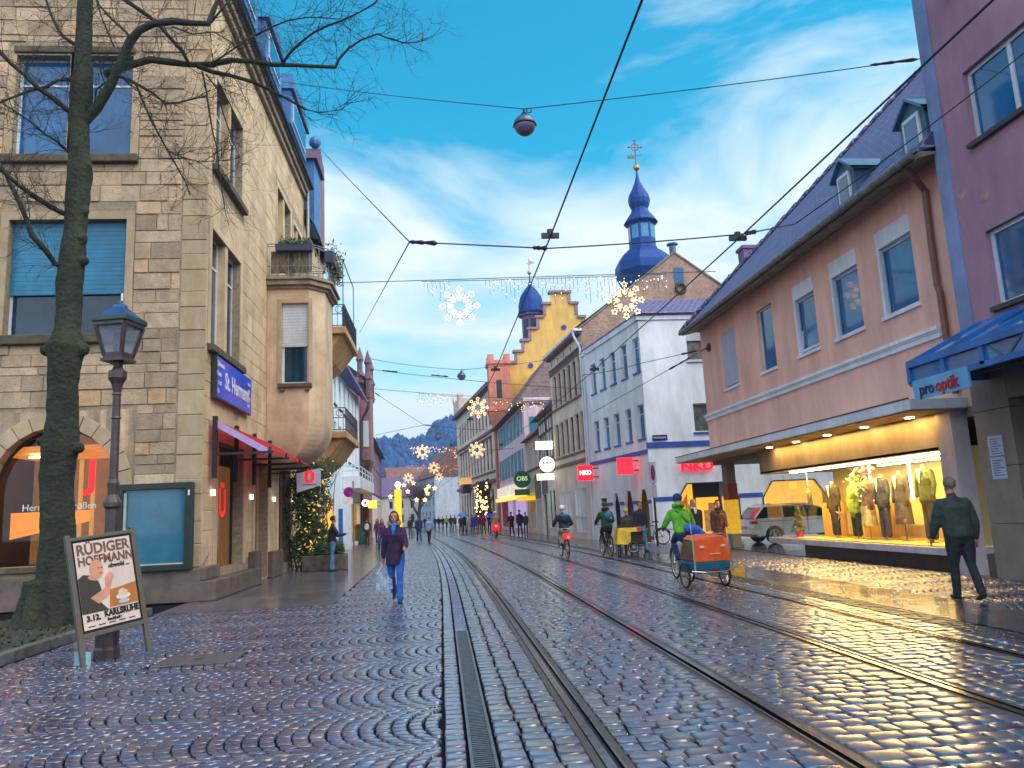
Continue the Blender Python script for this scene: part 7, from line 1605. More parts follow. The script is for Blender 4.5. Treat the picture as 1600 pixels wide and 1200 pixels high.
# man with jeans, couple
x, y = at_px(1004, 862)
person(x, y, PI + .1, 'man in a navy jacket and light blue jeans walking towards the camera by the arcade', 1.80, (.02, .02, .045), (.05, .28, .55), hair=(.04, .02, .015), legs=((14, 4), (-10, 18)), arms=((-10, 10), (10, 12)), detail=True, vox=.018, bulk=1.08)
x, y = at_px(1090, 872)
person(x, y, PI + .05, 'grey haired man in a black coat with light scarf behind the orange trailer', 1.74, (.012, .014, .03), (.012, .012, .02), hair=(.35, .28, .22), coat=.2, legs=((3, 2), (-3, 4)), detail=True, scarf=(.5, .5, .6), vox=.02, bulk=1.1)
x, y = at_px(1128, 872)
wb_, Pw = person(x, y, PI - .15, 'woman in a long brown coat with a shoulder bag beside the grey haired man', 1.68, (.085, .035, .02), (.015, .012, .012), hair=(.02, .012, .01), coat=.38, fem=True, legs=((3, 2), (-2, 4)), arms=((6, 45), (-4, 10)), detail=True, scarf=(.02, .01, .01), vox=.02, bulk=1.2)
p = local(wb_, Pw['arms'][1][2]); hbg = thing('shoulder_bag', tuple(p), 'black bag hanging at the side of the woman in the brown coat', 'bag')
MB(Matrix.Translation(p)).box(-.05, .22, -.08, .08, -.52, -.1).build('bag_body', cloth((.012, .008, .012), 'leather'), hbg, bevel=.03); MB(Matrix.Translation(p)).tube([(-.02, 0, -.1), (.04, 0, .12), (.16, 0, -.1)], .012, 5).build('strap', cloth((.012, .008, .012), 'leather'), hbg)
# man by the shrub, people on the left pavement
x, y = at_px(519, 893)
person(x, y, -PI / 2 + .3, 'man in a black jacket and light jeans standing behind the planter reading', 1.76, (.015, .015, .02), (.08, .22, .42), hair=(.015, .01, .01), legs=((3, 2), (-2, 3)), arms=((30, 70), (30, 70)), vox=.022, bulk=1.1)
for px, py, rz, lab, kw in (
    (574, 852, .1, 'person with a pale blue backpack standing in front of the left shops', dict(jacket=(.02, .015, .03), trousers=(.02, .015, .025), hair=(.04, .02, .01))),
    (590, 850, PI, 'person in a dark wine coat near the shops on the left', dict(jacket=(.07, .01, .05), trousers=(.03, .08, .25), hair=(.06, .02, .01), hairlen=.2, fem=True)),
    (597, 862, PI - .1, 'long haired girl in a mauve coat half hidden behind the walking woman', dict(jacket=(.09, .02, .10), trousers=(.02, .10, .40), hair=(.20, .10, .04), hairlen=.25, fem=True, h=1.64)),
    (655, 846, 0, 'person in a navy parka walking away in the middle of the footway', dict(jacket=(.01, .03, .10), trousers=(.01, .05, .2), coat=.12, bulk=1.15)),
    (671, 847, 0, 'person in a light blue jacket with a bag strap walking away along the left rail', dict(jacket=(.22, .36, .62), trousers=(.02, .01, .02), hair=(.3, .22, .15), coat=.15, fem=True, bulk=1.15, h=1.68)),
    (641, 838, 0, 'small dark figure walking away, left of the navy parka', dict(jacket=(.015, .02, .05), trousers=(.02, .06, .16), h=1.72)),
    (800, 837, .1, 'person in black walking on the right pavement before the violet shop window', dict(jacket=(.01, .01, .015), trousers=(.008, .008, .012), bulk=1.1, arms=((20, 40), (20, 40)))),
    (813, 837, .1, 'tall person in a black coat beside the one in black on the right pavement', dict(jacket=(.012, .012, .018), trousers=(.01, .01, .012), coat=.25, h=1.84)),
    (822, 834, .2, 'partly hidden person behind the tall black coat', dict(jacket=(.04, .05, .03), trousers=(.03, .03, .03), h=1.66)),
    (720, 833, PI, 'left one of two people under the sky blue umbrella', dict(jacket=(.03, .015, .02), trousers=(.015, .01, .015), coat=.2)),
    (727, 833, PI, 'right one of two people under the sky blue umbrella', dict(jacket=(.015, .012, .03), trousers=(.012, .012, .02), coat=.2)),
    (733, 833, PI, 'person in a pale grey coat next to the pair with the umbrella', dict(jacket=(.38, .36, .36), trousers=(.3, .3, .3), fem=True, h=1.68)),
    (739, 832, 0, 'person in a long ultramarine coat in the crowd', dict(jacket=(.02, .04, .30), trousers=(.02, .05, .3), coat=.4, bulk=1.2)),
    (745, 831, PI, 'person in a violet coat in the crowd', dict(jacket=(.10, .03, .16), trousers=(.05, .01, .08), coat=.3, bulk=1.1)),
    (756, 835, 0, 'person in a wine red jacket in front of the crowd', dict(jacket=(.12, .015, .06), trousers=(.04, .01, .03), fem=True)),
    (765, 829, PI, 'person under the round royal blue umbrella', dict(jacket=(.08, .005, .02), trousers=(.03, .01, .02), coat=.2, bulk=1.2)),
    (750, 829, PI, 'person in a crimson jacket deep in the crowd', dict(jacket=(.25, .01, .03), trousers=(.03, .01, .02))),
    (711, 829, PI, 'person in brown at the left end of the crowd', dict(jacket=(.12, .06, .04), trousers=(.04, .02, .02))),
    (705, 829, 0, 'person in dark plum at the left end of the crowd', dict(jacket=(.04, .02, .06), trousers=(.02, .02, .04))),
    (698, 828, 0, 'person in a yellow green vest far down the street', dict(jacket=(.30, .45, .10), trousers=(.02, .03, .06))),
    (692, 828, PI, 'distant person in navy by the white town house', dict(jacket=(.02, .03, .10), trousers=(.01, .01, .04))),
    (686, 827, PI, 'distant person in black by the white town house', dict(jacket=(.01, .01, .02), trousers=(.01, .01, .02))),
    (680, 827, 0, 'distant person in deep blue left of the group', dict(jacket=(.01, .03, .14), trousers=(.01, .02, .06))),
    (664, 829, PI, 'distant person between the navy parka and the light blue jacket', dict(jacket=(.03, .02, .05), trousers=(.02, .02, .04)))):
    x, y = at_px(px, py); y *= random.uniform(.97, 1.03) if y > 70 else 1; rz += random.uniform(-.4, .4); sw_g = random.uniform(6, 18)
    kw.setdefault('legs', ((sw_g, 4), (-sw_g, 12))); kw.setdefault('h', random.uniform(1.66, 1.8))
    person(x, y, rz, lab, vox=.03, **kw)
    if 'with a pale blue backpack' in lab:
        bpk = thing('backpack', (x, y - .2, 1.2), 'pale blue backpack on the person before the left shops', 'backpack'); MB().ball((x, y - .2, 1.2), (.17, .11, .24), 12).build('pack', mat('pale blue pack', (.30, .42, .65), .7), bpk); MB().box(x - .1, x + .1, y - .33, y - .28, 1.05, 1.2).build('front_pocket', mat('white pack pocket', (.6, .65, .75), .7), bpk)
def umbrella(px, py, pyt, r, c, label):
    x, y = at_px(px, py); zt = aty(px, pyt, y).z
    u = thing('umbrella', (x, y, zt), label, 'umbrella')
    MB().lathe([(r, -.3 * r), (r * .97, -.28 * r), (r * .8, -.05 * r), (r * .5, .2 * r), (.02, .35 * r)], (x, y - .1, zt - .35 * r), 8).build('canopy', mat(label[:20], c, .5, .15, 4), u); MB().tube([(x, y - .1, zt - .1), (x, y - .1, zt - .95)], .012, 5).build('shaft', STEEL, u)
umbrella(723.5, 833, 800, .62, (.02, .25, .75), 'open sky blue umbrella shared by two people'); umbrella(765, 829, 802, .55, (.01, .04, .8), 'open royal blue umbrella over the crowd')

# ================================================================ BICYCLES AND TRAILERS
RUBB = mat('black rubber', (.012, .012, .014), .6, .1); ALU = mat('polished aluminium', (.5, .52, .55), .3, metal=.9)
def wheel(par, c, r, T=None, tyre=.022, spokes=14):
    w_ = MB().torus(c, r - tyre, tyre, 30, 7, T=T).build('wheel', RUBB, par, smooth=True)
    m = MB().torus(c, r - tyre * 2.3, .01, 26, 5, T=T).lathe([(.025, -.05), (.025, .05)], (0, 0, 0), 8, (T or Matrix.Identity(4)) @ Matrix.Translation(c) @ Matrix.Rotation(R(90), 4, 'Y'))
    c = Vector(c)
    for i in range(spokes): a = 2 * pi * i / spokes; p = c + Vector((0, cos(a), sin(a))) * (r - tyre * 2.2); q = T @ c if T is not None else c; m.tube([q, T @ p if T is not None else p], .0035, 3)
    m.build('rim', ALU, w_); return w_
def bicycle(x, y, rz, label, fc=(.02, .04, .1), rack=None, light=False, rear=False, big=.345):
    b = empty('bicycle', (x, y, 0), rz, label, 'bicycle', 'bicycles on the street'); r = big
    wheel(b, (0, -.52, r), r); wheel(b, (0, .54, r), r)
    m = MB(); BB = (0, -.06, .29); ST = (0, -.22, .80); HT = (0, .36, .92); HB2 = (0, .40, .80)
    m.tube([BB, ST], .017, 6).tube([BB, HB2], .02, 6).tube([ST, HT], .017, 6).tube([HT, HB2], .02, 6)
    for s in (-.06, .06): m.tube([(s * .5, -.06, .29), (s, -.52, r)], .01, 5).tube([(s * .3, -.22, .78), (s, -.52, r)], .009, 5).tube([(s * .5, .41, .76), (s, .54, r)], .012, 5)
    m.build('frame', mat('frame paint %d' % int(sum(fc) * 1000), fc, .35, .05, coat=.5), b)
    MB().tube([ST, (0, -.25, .95)], .014, 6).limb([(0, -.34, .98), (0, -.2, .985), (0, -.08, .98)], [(.09, .035), (.06, .03), (.025, .02)]).build('saddle', RUBB, b)
    MB().tube([(0, .36, .92), (0, .35, 1.08)], .014, 6).tube([(-.3, .30, 1.08), (-.12, .38, 1.10), (.12, .38, 1.10), (.3, .30, 1.08)], .013, 6).build('handlebar', STEEL, b)
    MB().lathe([(.095, -.004), (.095, .004)], (0, 0, 0), 18, Matrix.Translation((.06, -.06, .29)) @ Matrix.Rotation(R(90), 4, 'Y')).tube([(.07, -.06, .29), (.10, -.02, .13)], .011, 5).tube([(-.07, -.06, .29), (-.10, -.10, .45)], .011, 5).box(.08, .17, -.06, .03, .115, .135).box(-.17, -.08, -.14, -.05, .44, .46).build('crank', STEEL, b)
    mg = MB()
    for cy in (-.52, .54):
        P = [(0, cy + (r + .025) * cos(a), r + (r + .025) * sin(a)) for a in [R(20 + i * 14) for i in range(11)]]; mg.tube(P, (.028), 5)
    mg.build('mudguards', RUBB, b)
    if rack: MB().box(-.07, .07, -.85, -.3, .73, .75).build('rack', IRON, b)
    if light: MB().ball((0, -.90, .62), (.05, .02, .05), 8).build('rear_light', mat('red rear light', (1, .02, .02), .4, emit=9, ecol=(1, .02, .02)), b)
    return b
def rider(x, y, rz, label, **kw):
    return person(x, y, rz, label, hip=(0, -.22, 1.0), feet=((-.11, -.10, .52), (.11, -.02, .20)), hands=((-.29, .27, 1.11), (.29, .27, 1.11)), **kw)
# green rider with orange trailer
gx, gy = 5.2, 16.8; rz = -.02
bicycle(gx, gy, rz, 'dark bicycle pulling the orange child trailer', (.02, .03, .06), rack=True)
gr, P = rider(gx, gy, rz, 'cyclist in a bright green jacket and dark blue cap riding away with a trailer', h=1.80, jacket=(.10, .42, .02), trousers=(.005, .05, .14), hat=(.01, .03, .16), lean=17, detail=True, vox=.016, hood=(.16, .50, .05), bulk=1.1)
sb_ = thing('messenger_bag', tuple(local(gr, P['hip'])), 'blue shoulder bag slung behind the green jacket', 'bag')
c = local(gr, P['hip'] + Vector((.20, -.17, .07))); MB(Matrix.Translation(c) @ Matrix.Rotation(rz, 4, 'Z')).limb([(-.14, 0, .05), (.05, -.02, .0), (.26, .03, -.12)], [(.07, .10), (.08, .12), (.04, .05)]).build('bag_body', mat('cobalt bag cloth', (.01, .10, .55), .6, .2, 6), sb_, smooth=True)
a_ = local(gr, P['shl'] + Vector((-.13, .02, .04))); mid = local(gr, P['chest'] + Vector((.02, -.155, -.03))); b__ = local(gr, P['hip'] + Vector((.17, -.14, .2))); MB().tube([a_, a_.lerp(mid, .5) + Vector((0, -.06, .0)), mid, b__], .022, 5).build('strap', DARKW, sb_)
def trailer(x, y, rz, label, top, low, name='child_trailer'):
    t = empty(name, (x, y, 0), rz, label, 'bicycle trailer', 'trailers behind bicycles')
    return t
tx_, ty_ = 5.13, 15.15
to = trailer(tx_, ty_, .10, 'orange and petrol blue child trailer with a tall safety flag', 0, 0)
wheel(to, (-.42, 0, .25), .25, spokes=12); wheel(to, (.42, 0, .25), .25, spokes=12)
ORG = mat('bright orange fabric', (.80, .10, .005), .5, .12, 4, .2, 15, coat=.2); PET = mat('petrol blue fabric', (.01, .16, .25), .6, .15, 4, .2, 20); MESH = mat('brown side mesh', (.20, .10, .06), .6, .2, 9)
vs = lambda y_, k: [(-.36 * k, y_, .30), (.36 * k, y_, .30), (.37 * k, y_ * 1.02, .50), (.36 * k, y_ * .92, .92), (.28 * k, y_ * .8, 1.0), (-.28 * k, y_ * .8, 1.0), (-.36 * k, y_ * .92, .92), (-.37 * k, y_ * 1.02, .50)]
MB().add([(-.36, -.38, .30), (.36, -.38, .30), (.37, -.42, .52), (-.37, -.42, .52), (-.36, .42, .30), (.36, .42, .30), (.37, .45, .52), (-.37, .45, .52)], [(0, 1, 2, 3), (4, 5, 6, 7), (0, 3, 7, 4), (1, 2, 6, 5), (0, 1, 5, 4), (2, 3, 7, 6)]).build('lower_body', PET, to, bevel=.02)
MB().add([(-.37, -.42, .53), (.37, -.42, .53), (.36, -.37, .93), (.28, -.33, 1.0), (-.28, -.33, 1.0), (-.36, -.37, .93), (.28, .1, 1.02), (-.28, .1, 1.02), (.36, .1, .95), (-.36, .1, .95), (-.3, .5, .56), (.3, .5, .56)],
    [(0, 1, 2, 3, 4, 5), (3, 6, 7, 4), (2, 8, 6, 3), (5, 4, 7, 9), (6, 8, 11, 10, 9, 7)]).build('orange_cover', ORG, to, bevel=.012)
MB().add([(-.372, -.40, .53), (-.362, -.35, .92), (-.362, .1, .93), (-.31, .48, .55)], [(0, 1, 2, 3)]).add([(.372, -.40, .53), (.362, -.35, .92), (.362, .1, .93), (.31, .48, .55)], [(0, 1, 2, 3)]).build('side_mesh', MESH, to)
MB().tube([(-.46, -.44, .36), (-.2, -.50, .33), (.2, -.50, .33), (.5, -.44, .42)], .014, 6).tube([(-.38, -.43, .3), (-.37, -.40, .98)], .016, 6).tube([(.39, -.43, .3), (.37, -.40, .98)], .016, 6).tube([(-.3, -.3, 1.04), (.3, -.3, 1.04)], .013, 6).build('tube_frame', ALU, to)
MB().ball((-.2, -.415, .80), (.05, .012, .028), 8).ball((.24, -.405, .81), (.05, .012, .025), 8).build('reflectors', mat('pale reflector', (.85, .7, .6), .3), to); MB().box(-.06, .16, -.425, -.41, .655, .675).build('brand_patch', mat('pale patch', (.9, .6, .5), .4), to)
MB().box(-.30, -.23, -.43, -.40, .32, .38).box(.27, .33, -.43, -.40, .34, .40).box(-.05, .1, -.43, -.40, .33, .38).each('rear_reflector', mat('dark red reflector', (.25, .01, .02), .3), to)
MB().tube([(-.385, -.42, .3), (-.41, -.44, 1.05), (-.44, -.46, 1.62)], [.009, .008, .005], 5).build('flag_pole', mat('lime flag pole', (.45, .55, .08), .5), to); MB().add([(-.44, -.46, 1.62), (-.44, -.46, 1.84), (-.56, -.44, 1.64)], [(0, 1, 2)]).build('flag', ORG, to)
MB().tube([(-.3, .4, .32), (-.38, .8, .35), (-.55, 1.05, .38)], .014, 6).build('tow_bar', ALU, to)
# yellow trailer group
yx, yy2 = 5.95, 26.6
yt = trailer(6.25, 25.9, -.05, 'yellow and black transport trailer with small wheels and a spoked disc', 0, 0); yt['label'] = 'yellow and black three wheeled trailer behind the hooded riders'
wheel(yt, (-.42, -.05, .27), .27, spokes=10); wheel(yt, (.46, -.05, .27), .27, spokes=10); wheel(yt, (-.25, .5, .22), .22, spokes=8)
wheel(yt, (.06, -.42, .33), .2, T=Matrix.Translation((.06, -.42, .33)) @ Matrix.Rotation(R(80), 4, 'Z') @ Matrix.Translation((-.06, .42, -.33)), spokes=6)
YF_ = mat('bright yellow fabric', (.72, .50, .02), .5, .12, 4, .2, 15)
MB().add([(-.48, -.36, .45), (-.02, -.40, .42), (.0, -.38, .8), (.38, -.36, .86), (.38, -.3, .98), (-.4, -.3, .98), (-.48, .4, .45), (.38, .4, .45), (.38, .35, .95), (-.4, .35, .95)], [(0, 1, 2, 3, 4, 5), (0, 5, 9, 6), (5, 4, 8, 9), (6, 9, 8, 7)]).build('yellow_cover', YF_, yt, bevel=.02)
MB().box(-.02, .42, -.34, .36, .42, .84).build('black_box', RUBB, yt, bevel=.03); MB().box(-.42, .44, -.32, -.3, 1.0, 1.06).box(.0, .5, -.45, -.3, .80, .84).build('black_rim', RUBB, yt); MB().box(.22, .4, -.37, -.361, .86, .97).build('red_patch', mat('red patch', (.6, .03, .03), .5), yt)
MB().tube([(.1, .35, .4), (.0, .8, .5), (-.2, 1.1, .5)], .016, 6).tube([(.52, -.05, .27), (.55, -.1, .6), (.5, -.1, .82)], .014, 5).tube([(-.42, -.05, .27), (.46, -.05, .27)], .014, 5).build('tow_frame', STEEL, yt)
bicycle(5.75, 27.2, .06, 'dark bicycle in front of the yellow trailer', (.02, .05, .05))
rr_, P = rider(5.75, 27.2, .06, 'hooded cyclist in a dark green coat with a teal backpack riding away', h=1.78, jacket=(.02, .06, .045), trousers=(.012, .02, .03), lean=12, hat=(.05, .06, .05), hood=(.04, .06, .045), vox=.02, bulk=1.2)
bk2 = thing('backpack', tuple(local(rr_, P['chest'])), 'teal backpack on the hooded cyclist', 'backpack'); c = local(rr_, P['chest'] + Vector((.06, -.2, -.02))); MB().ball(c, (.17, .12, .2), 12).build('pack', mat('teal pack', (.01, .15, .25), .5, .3, 6), bk2); MB().ball(c + Vector((.05, -.1, -.07)), (.03, .02, .02), 6).build('reflector', WHT, bk2)
person(6.62, 27.6, .05, 'person in a dark coat with a yellow hat beside the hooded cyclist', 1.55, (.03, .05, .03), (.015, .02, .02), hat=(.7, .45, .03), coat=.2, legs=((4, 3), (-4, 5)), vox=.024, bulk=1.25)
# cyclist with red rear basket
cx2, cy2 = at_px(886, 873)
bicycle(cx2, cy2 + .5, .05, 'bicycle with a red rear bag in the middle of the tracks', (.15, .01, .02), rack=True)
cr_, P = rider(cx2, cy2 + .5, .05, 'cyclist with a white helmet, pale trousers and a black backpack riding away', h=1.74, jacket=(.02, .025, .05), trousers=(.42, .38, .36), hat=(.75, .76, .8), lean=24, vox=.02, bulk=1.15)
bk3 = thing('backpack', tuple(local(cr_, P['chest'])), 'black and blue backpack on the white helmeted cyclist', 'backpack'); c = local(cr_, P['chest'] + Vector((.03, -.17, .0))); MB().ball(c, (.2, .13, .17), 12).build('pack', mat('dark pack', (.012, .02, .045), .6), bk3); MB().ball(c + Vector((0, -.02, .1)), (.19, .12, .07), 10).build('top_flap', mat('steel blue flap', (.02, .12, .25), .6), bk3)
rb = thing('rear_bag', (cx2, cy2 - .2, .8), 'glowing red bag with a light on the back of the middle bicycle', 'bag'); MB().box(cx2 - .11, cx2 + .13, cy2 - .34, cy2 - .08, .66, .86).build('bag_body', mat('vivid red bag', (.75, .01, .01), .5, emit=.3, ecol=(1, .02, .01)), rb, bevel=.03); MB().ball((cx2 + .02, cy2 - .4, .74), (.05, .02, .05), 8).build('rear_light', mat('red rear light', (1, .02, .02), .4, emit=9, ecol=(1, .02, .02)), rb)
# far cyclist
cx3, cy3 = at_px(775.5, 842)
bicycle(cx3, cy3 + .5, 0, 'small red bicycle far down the tracks', (.5, .01, .01), rack=True)
rider(cx3, cy3 + .5, 0, 'far cyclist with a white helmet and beige jacket on a red bicycle', h=1.74, jacket=(.25, .20, .15), trousers=(.06, .02, .03), hat=(.75, .76, .8), lean=12, vox=.03, bulk=1.2)
rb = thing('saddle_bag', (cx3, cy3 - .2, .8), 'shining red bag on the far bicycle', 'bag'); MB().box(cx3 - .25, cx3 + .25, cy3 - .3, cy3 - .1, .5, 1.0).build('bag_body', mat('vivid red bag', ''), rb, bevel=.06); MB().ball((cx3, cy3 - .32, .85), (.08, .03, .08), 8).build('rear_light', mat('red rear light', ''), rb)
# small wheeled frame parked by the white wall
pkb = bicycle(8.95, 33.0, R(95), 'parked bicycle leaning at the white wall behind the green cyclist', (.02, .02, .03))

# ================================================================ CAR
def car():
    t = thing('estate_car', (13.6, 30.0, 0), 'silver blue estate car in the side street seen past the shop window', 'car')
    CP = mat('silver blue car paint', (.60, .68, .76), .25, .06, 1.5, metal=.25, coat=1.0); x0 = 11.95; yc = 30.1; hw = .88
    T = Matrix.Translation((x0, yc, 0))
    low = [(0.02, .42), (-.02, .62), (.06, .92), (.10, .98), (1.2, 1.0), (3.25, .98), (4.35, .80), (4.62, .62), (4.66, .36), (4.5, .24), (4.25, .22)]
    def arch(cx, r): return [(cx + r * cos(a), .31 + r * sin(a)) for a in [R(0 + i * 18) for i in range(11)]]
    prof = low + arch(3.72, .37) + arch(.86, .37) + [(.2, .26)]
    b = MB(T)
    n = len(prof); L_ = [(p[0], -hw, p[1]) for p in prof]; Rr = [(p[0], hw, p[1]) for p in prof]
    b.add(L_ + Rr, [tuple(range(n)), tuple(range(2 * n - 1, n - 1, -1))] + [(i, (i + 1) % n, (i + 1) % n + n, i + n) for i in range(n)])
    body = b.build('body', CP, t, bevel=.035)
    g = MB(T); up = [(.08, .985), (.52, 1.40), (.75, 1.455), (2.35, 1.46), (2.75, 1.36), (3.5, .985)]; ti = .14
    lo_ = [(x, -hw + .03 + (ti if z > 1.1 else 0), z) for x, z in up]; hi_ = [(x, hw - .03 - (ti if z > 1.1 else 0), z) for x, z in up]; n = len(up)
    g.add(lo_ + hi_, [tuple(range(n)), tuple(range(2 * n - 1, n - 1, -1))] + [(i, (i + 1) % n, (i + 1) % n + n, i + n) for i in range(n)])
    g.build('window_glass', mat('dark car glass', (.01, .03, .05), .04, spec=.9, coat=.6), t, bevel=.01)
    MB(T).add([(.50, -.74, 1.40), (.75, -.74, 1.47), (2.35, -.74, 1.475), (2.72, -.74, 1.385), (.50, .74, 1.40), (.75, .74, 1.47), (2.35, .74, 1.475), (2.72, .74, 1.385)], [(0, 1, 5, 4), (1, 2, 6, 5), (2, 3, 7, 6)]).build('roof', CP, t)
    pl = MB(T)
    for y in (-1, 1):
        q = lambda x, z: (x, y * (hw - .025 - (ti * min(1, (z - .985) / .4))), z)
        pl.bar(q(.10, .99), q(.52, 1.40), .09, .03).bar(q(1.25, .99), q(1.3, 1.45), .06, .03).bar(q(2.2, .99), q(2.15, 1.46), .06, .03).bar(q(3.48, .99), q(2.74, 1.37), .07, .03).bar(q(.5, 1.42), q(2.5, 1.43), .07, .03)
    pl.build('pillars', CP, t)
    MB(T).tube([(.7, -.66, 1.50), (2.3, -.66, 1.50)], .018, 6).tube([(.7, .66, 1.50), (2.3, .66, 1.50)], .018, 6).build('roof_rails', ALU, t)
    for cx in (.86, 3.72):
        for y in (-1, 1):
            w_ = MB(T).lathe([(.20, -.10), (.30, -.10), (.325, -.06), (.325, .06), (.30, .10), (.20, .10)], (0, 0, 0), 26, Matrix.Translation((cx, y * (hw - .10), .325)) @ Matrix.Rotation(R(90), 4, 'X')).build('wheel', RUBB, t, smooth=False)
            r_ = MB(T).torus((cx, y * (hw + .002), .325), .205, .018, 26, 6, ax='y').lathe([(.05, -.01), (.05, .02)], (0, 0, 0), 12, Matrix.Translation((cx, y * (hw + .004), .325)) @ Matrix.Rotation(R(90), 4, 'X'))
            for k in range(7): a = 2 * pi * k / 7; r_.bar((cx, y * (hw + .002), .325), (cx + .2 * cos(a), y * (hw + .002), .325 + .2 * sin(a)), .045, .015)
            r_.build('rim', ALU, w_)
    MB(T).box(-.03, .22, -hw - .008, -hw + .25, .78, .9).box(-.03, .22, hw - .25, hw + .008, .78, .9).build('tail_light', mat('tail light red', (.5, .01, .02), .25, coat=.5), t, bevel=.015)
    MB(T).box(-.06, .25, -hw - .012, hw + .012, .36, .58).build('rear_bumper', CP, t, bevel=.04); MB(T).box(-.075, -.055, -.26, .26, .6, .71).build('number_plate', WHT, t)
    MB(T).box(.3, 4.3, -hw - .008, -hw - .001, .86, .875).box(1.22, 1.235, -hw - .004, -hw, .36, .98).box(2.22, 2.235, -hw - .004, -hw, .3, .98).box(3.2, 3.215, -hw - .004, -hw, .3, .98).build('door_gaps', DARKW, t)
    MB(T).box(1.35, 1.55, -hw - .03, -hw, .80, .83).box(2.35, 2.55, -hw - .03, -hw, .80, .83).build('door_handle', ALU, t); MB(T).box(3.05, 3.25, -hw - .18, -hw, .98, 1.1).build('side_mirror', CP, t, bevel=.03)
    MB(T).box(4.25, 4.6, -hw - .004, -hw + .3, .62, .76).build('headlight', mat('headlight lens', (.6, .65, .7), .1), t, bevel=.02)
car()
# ================================================================ SHOP WINDOW CONTENTS
def outfit(px, yy, zt, zb, label, jc, tc=None, w_=.23, open_=False, sk=None, shirt=None):
    xx = 10.95
    g = atx(px, 800, xx); y0 = g.y; t = thing('dressed_form', (xx, y0, .53), label, 'shop dummy', 'dressed forms in the shop window')
    T = Matrix.Translation((xx, y0, 0)) @ Matrix.Rotation(R(90), 4, 'Z'); H_ = zt
    m = MB(T); m.limb([(0, 0, H_ - .78), (0, 0, H_ - .45), (0, 0, H_ - .28), (0, 0, H_ - .14)], [(w_ * .95, .15), (w_ * .78, .13), (w_ * 1.0, .14), (w_ * .85, .10)], 12).limb([(-w_ * .85, 0, H_ - .14), (0, 0, H_ - .10), (w_ * .85, 0, H_ - .14)], [.06, .08, .06], 8)
    for s in (-1, 1): m.limb([(s * w_ * .95, 0, H_ - .15), (s * (w_ + .06), 0, H_ - .42), (s * (w_ + .05), .05, H_ - .68)], [.07, .06, .045], 8)
    m.build('jacket', cloth(jc), t, remesh=.02, sm=2)
    if tc:
        m = MB(T)
        for s in (-1, 1): m.limb([(s * .09, 0, H_ - .75), (s * .10, 0, H_ - 1.1), (s * .11, 0, zb + .06)], [.1, .08, .075], 8)
        m.build('trousers', cloth(tc), t, remesh=.022, sm=1)
    if sk: MB(T).lathe([(w_ * .9, H_ - .72 - .5), (w_ * .8, H_ - .72)], (0, 0, 0), 12).build('skirt', cloth(sk), t)
    if shirt: MB(T).prism([(-.07, H_ - .07), (.07, H_ - .07), (.0, H_ - .40)], .135, .15).build('shirt_front', cloth(shirt), t)
    MB(T).lathe([(.05, 0), (.04, .06), (.06, .09), (.02, .11)], (0, 0, H_ - .07), 10).build('neck_cap', cloth((.5, .45, .35), 'wood'), t)
    MB(T).tube([(0, 0, .53), (0, 0, H_ - .7)], .015, 5).lathe([(.14, 0), (.14, .015)], (0, 0, .53), 14).build('stand', STEEL, t)
outfit(1305, 0, 2.05, .6, 'shop dummy in black with a red flower brooch, leftmost in the window', (.008, .008, .01), (.012, .012, .014), shirt=(.5, .45, .4))
outfit(1337, 0, 2.0, .6, 'shop dummy in a lime green top and dark green trousers', (.30, .42, .03), (.02, .05, .03), .2)
outfit(1357, 0, 2.1, 1.1, 'shop dummy in a caramel coat with a pale skirt', (.20, .10, .03), None, .22, sk=(.40, .38, .18))
outfit(1382, 0, 2.12, .6, 'shop dummy in a charcoal suit with one white sleeve, centre of the window', (.025, .025, .035), (.03, .03, .04), .2, shirt=(.8, .78, .7))
outfit(1412, 0, 2.15, 1.1, 'shop dummy in a grey jacket without trousers', (.03, .033, .04), None, .23, sk=(.05, .055, .06), shirt=(.6, .55, .45))
outfit(1452, 0, 2.25, .6, 'shop dummy in a long dark green coat and wide trousers, rightmost in the window', (.02, .04, .01), (.02, .02, .025), .25, shirt=(.6, .55, .4))
g = atx(1249, 830, 10.7)
xt = thing('small_christmas_tree', (10.7, g.y, .53), 'small christmas tree in a red pot at the left end of the shop window', 'christmas tree'); rd = random.Random(9)
mb = MB(); 
for i in range(700): h = rd.random(); a = rd.uniform(0, 2 * pi); r = .22 * (1 - h) + .03; leaves(mb, 1, lambda: (10.7 + r * cos(a) * rd.uniform(.5, 1), g.y + r * sin(a) * rd.uniform(.5, 1), .68 + h * .75), (.03, .06), rd)
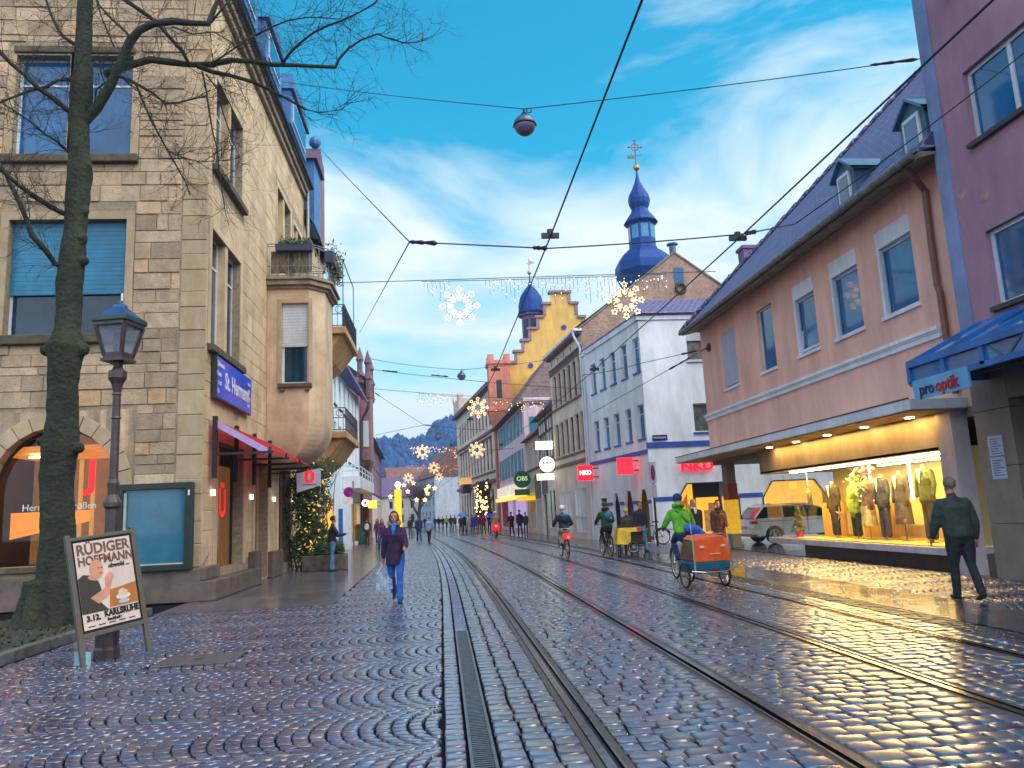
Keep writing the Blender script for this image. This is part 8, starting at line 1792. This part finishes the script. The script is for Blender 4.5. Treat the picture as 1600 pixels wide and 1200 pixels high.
mb.build('foliage', mat('gold green needles', (.20, .16, .04), .6, island=.5, c2=(.06, .08, .02)), xt, fixn=False); MB().lathe([(.09, 0), (.14, .14), (.15, .15)], (10.7, g.y, .53), 12).build('pot', mat('red pot', (.6, .02, .01), .5), xt)
for px, py, r, lab in ((1263, 770, .2, 'straw star hanging at the left end of the shop window'), (1312, 803, .24, 'wooden star with pointed rays standing before the black outfit')):
    p = atx(px, py, 10.62); s_ = thing('straw_star', tuple(p), lab, 'star decoration'); T = Matrix.Translation(p); m = MB(T)
    for k in range(5): a = 2 * pi * k / 5 + pi / 2; b1 = a + .45; b2_ = a - .45; m.add([(0, r * cos(a), r * sin(a)), (0, r * .35 * cos(b1), r * .35 * sin(b1)), (-.02, 0, 0), (0, r * .35 * cos(b2_), r * .35 * sin(b2_))], [(0, 1, 2, 3)])
    m.build('star', mat('straw yellow', (.7, .5, .2), .6, .1), s_); MB().tube([p, Vector((p.x, p.y, 2.46 if r < .22 else .53))], .004, 4).build('string', WHT, s_)
p = atx(1350, 737, 10.7); fb = thing('poinsettia_bunch', tuple(p), 'red and cream flower bunch hanging among the outfits', 'flowers'); mb = MB(); rd = random.Random(6)
leaves(mb, 60, lambda: p + Vector((rd.gauss(0, .05), rd.gauss(0, .13), rd.gauss(0, .08))), (.05, .1), rd); mb.build('petals', mat('red petals', (.6, .02, .01), .5, island=.4), fb, fixn=False); mb = MB(); leaves(mb, 110, lambda: p + Vector((rd.gauss(0, .05), .45 + rd.gauss(0, .2), -.3 + rd.gauss(0, .22))), (.04, .09), rd); mb.build('green_leaves', mat('lime leaves', (.12, .22, .02), .5, island=.4), fb, fixn=False)
# ================================================================ HAZE
hz_m = bpy.data.materials.new('pale blue air'); hz_m.use_nodes = True; _n = hz_m.node_tree.nodes; _n.clear()
_o = _n.new('ShaderNodeOutputMaterial'); _v = _n.new('ShaderNodeVolumePrincipled'); _v.inputs['Color'].default_value = (.45, .72, 1, 1); _v.inputs['Density'].default_value = .0005; _v.inputs['Anisotropy'].default_value = .2
hz_m.node_tree.links.new(_v.outputs[0], _o.inputs['Volume'])
MB().box(-1600, 1600, -310, 3100, -1.1, 130).build('haze', hz_m, kind='stuff', label='thin blue air over the street and the wooded hill')
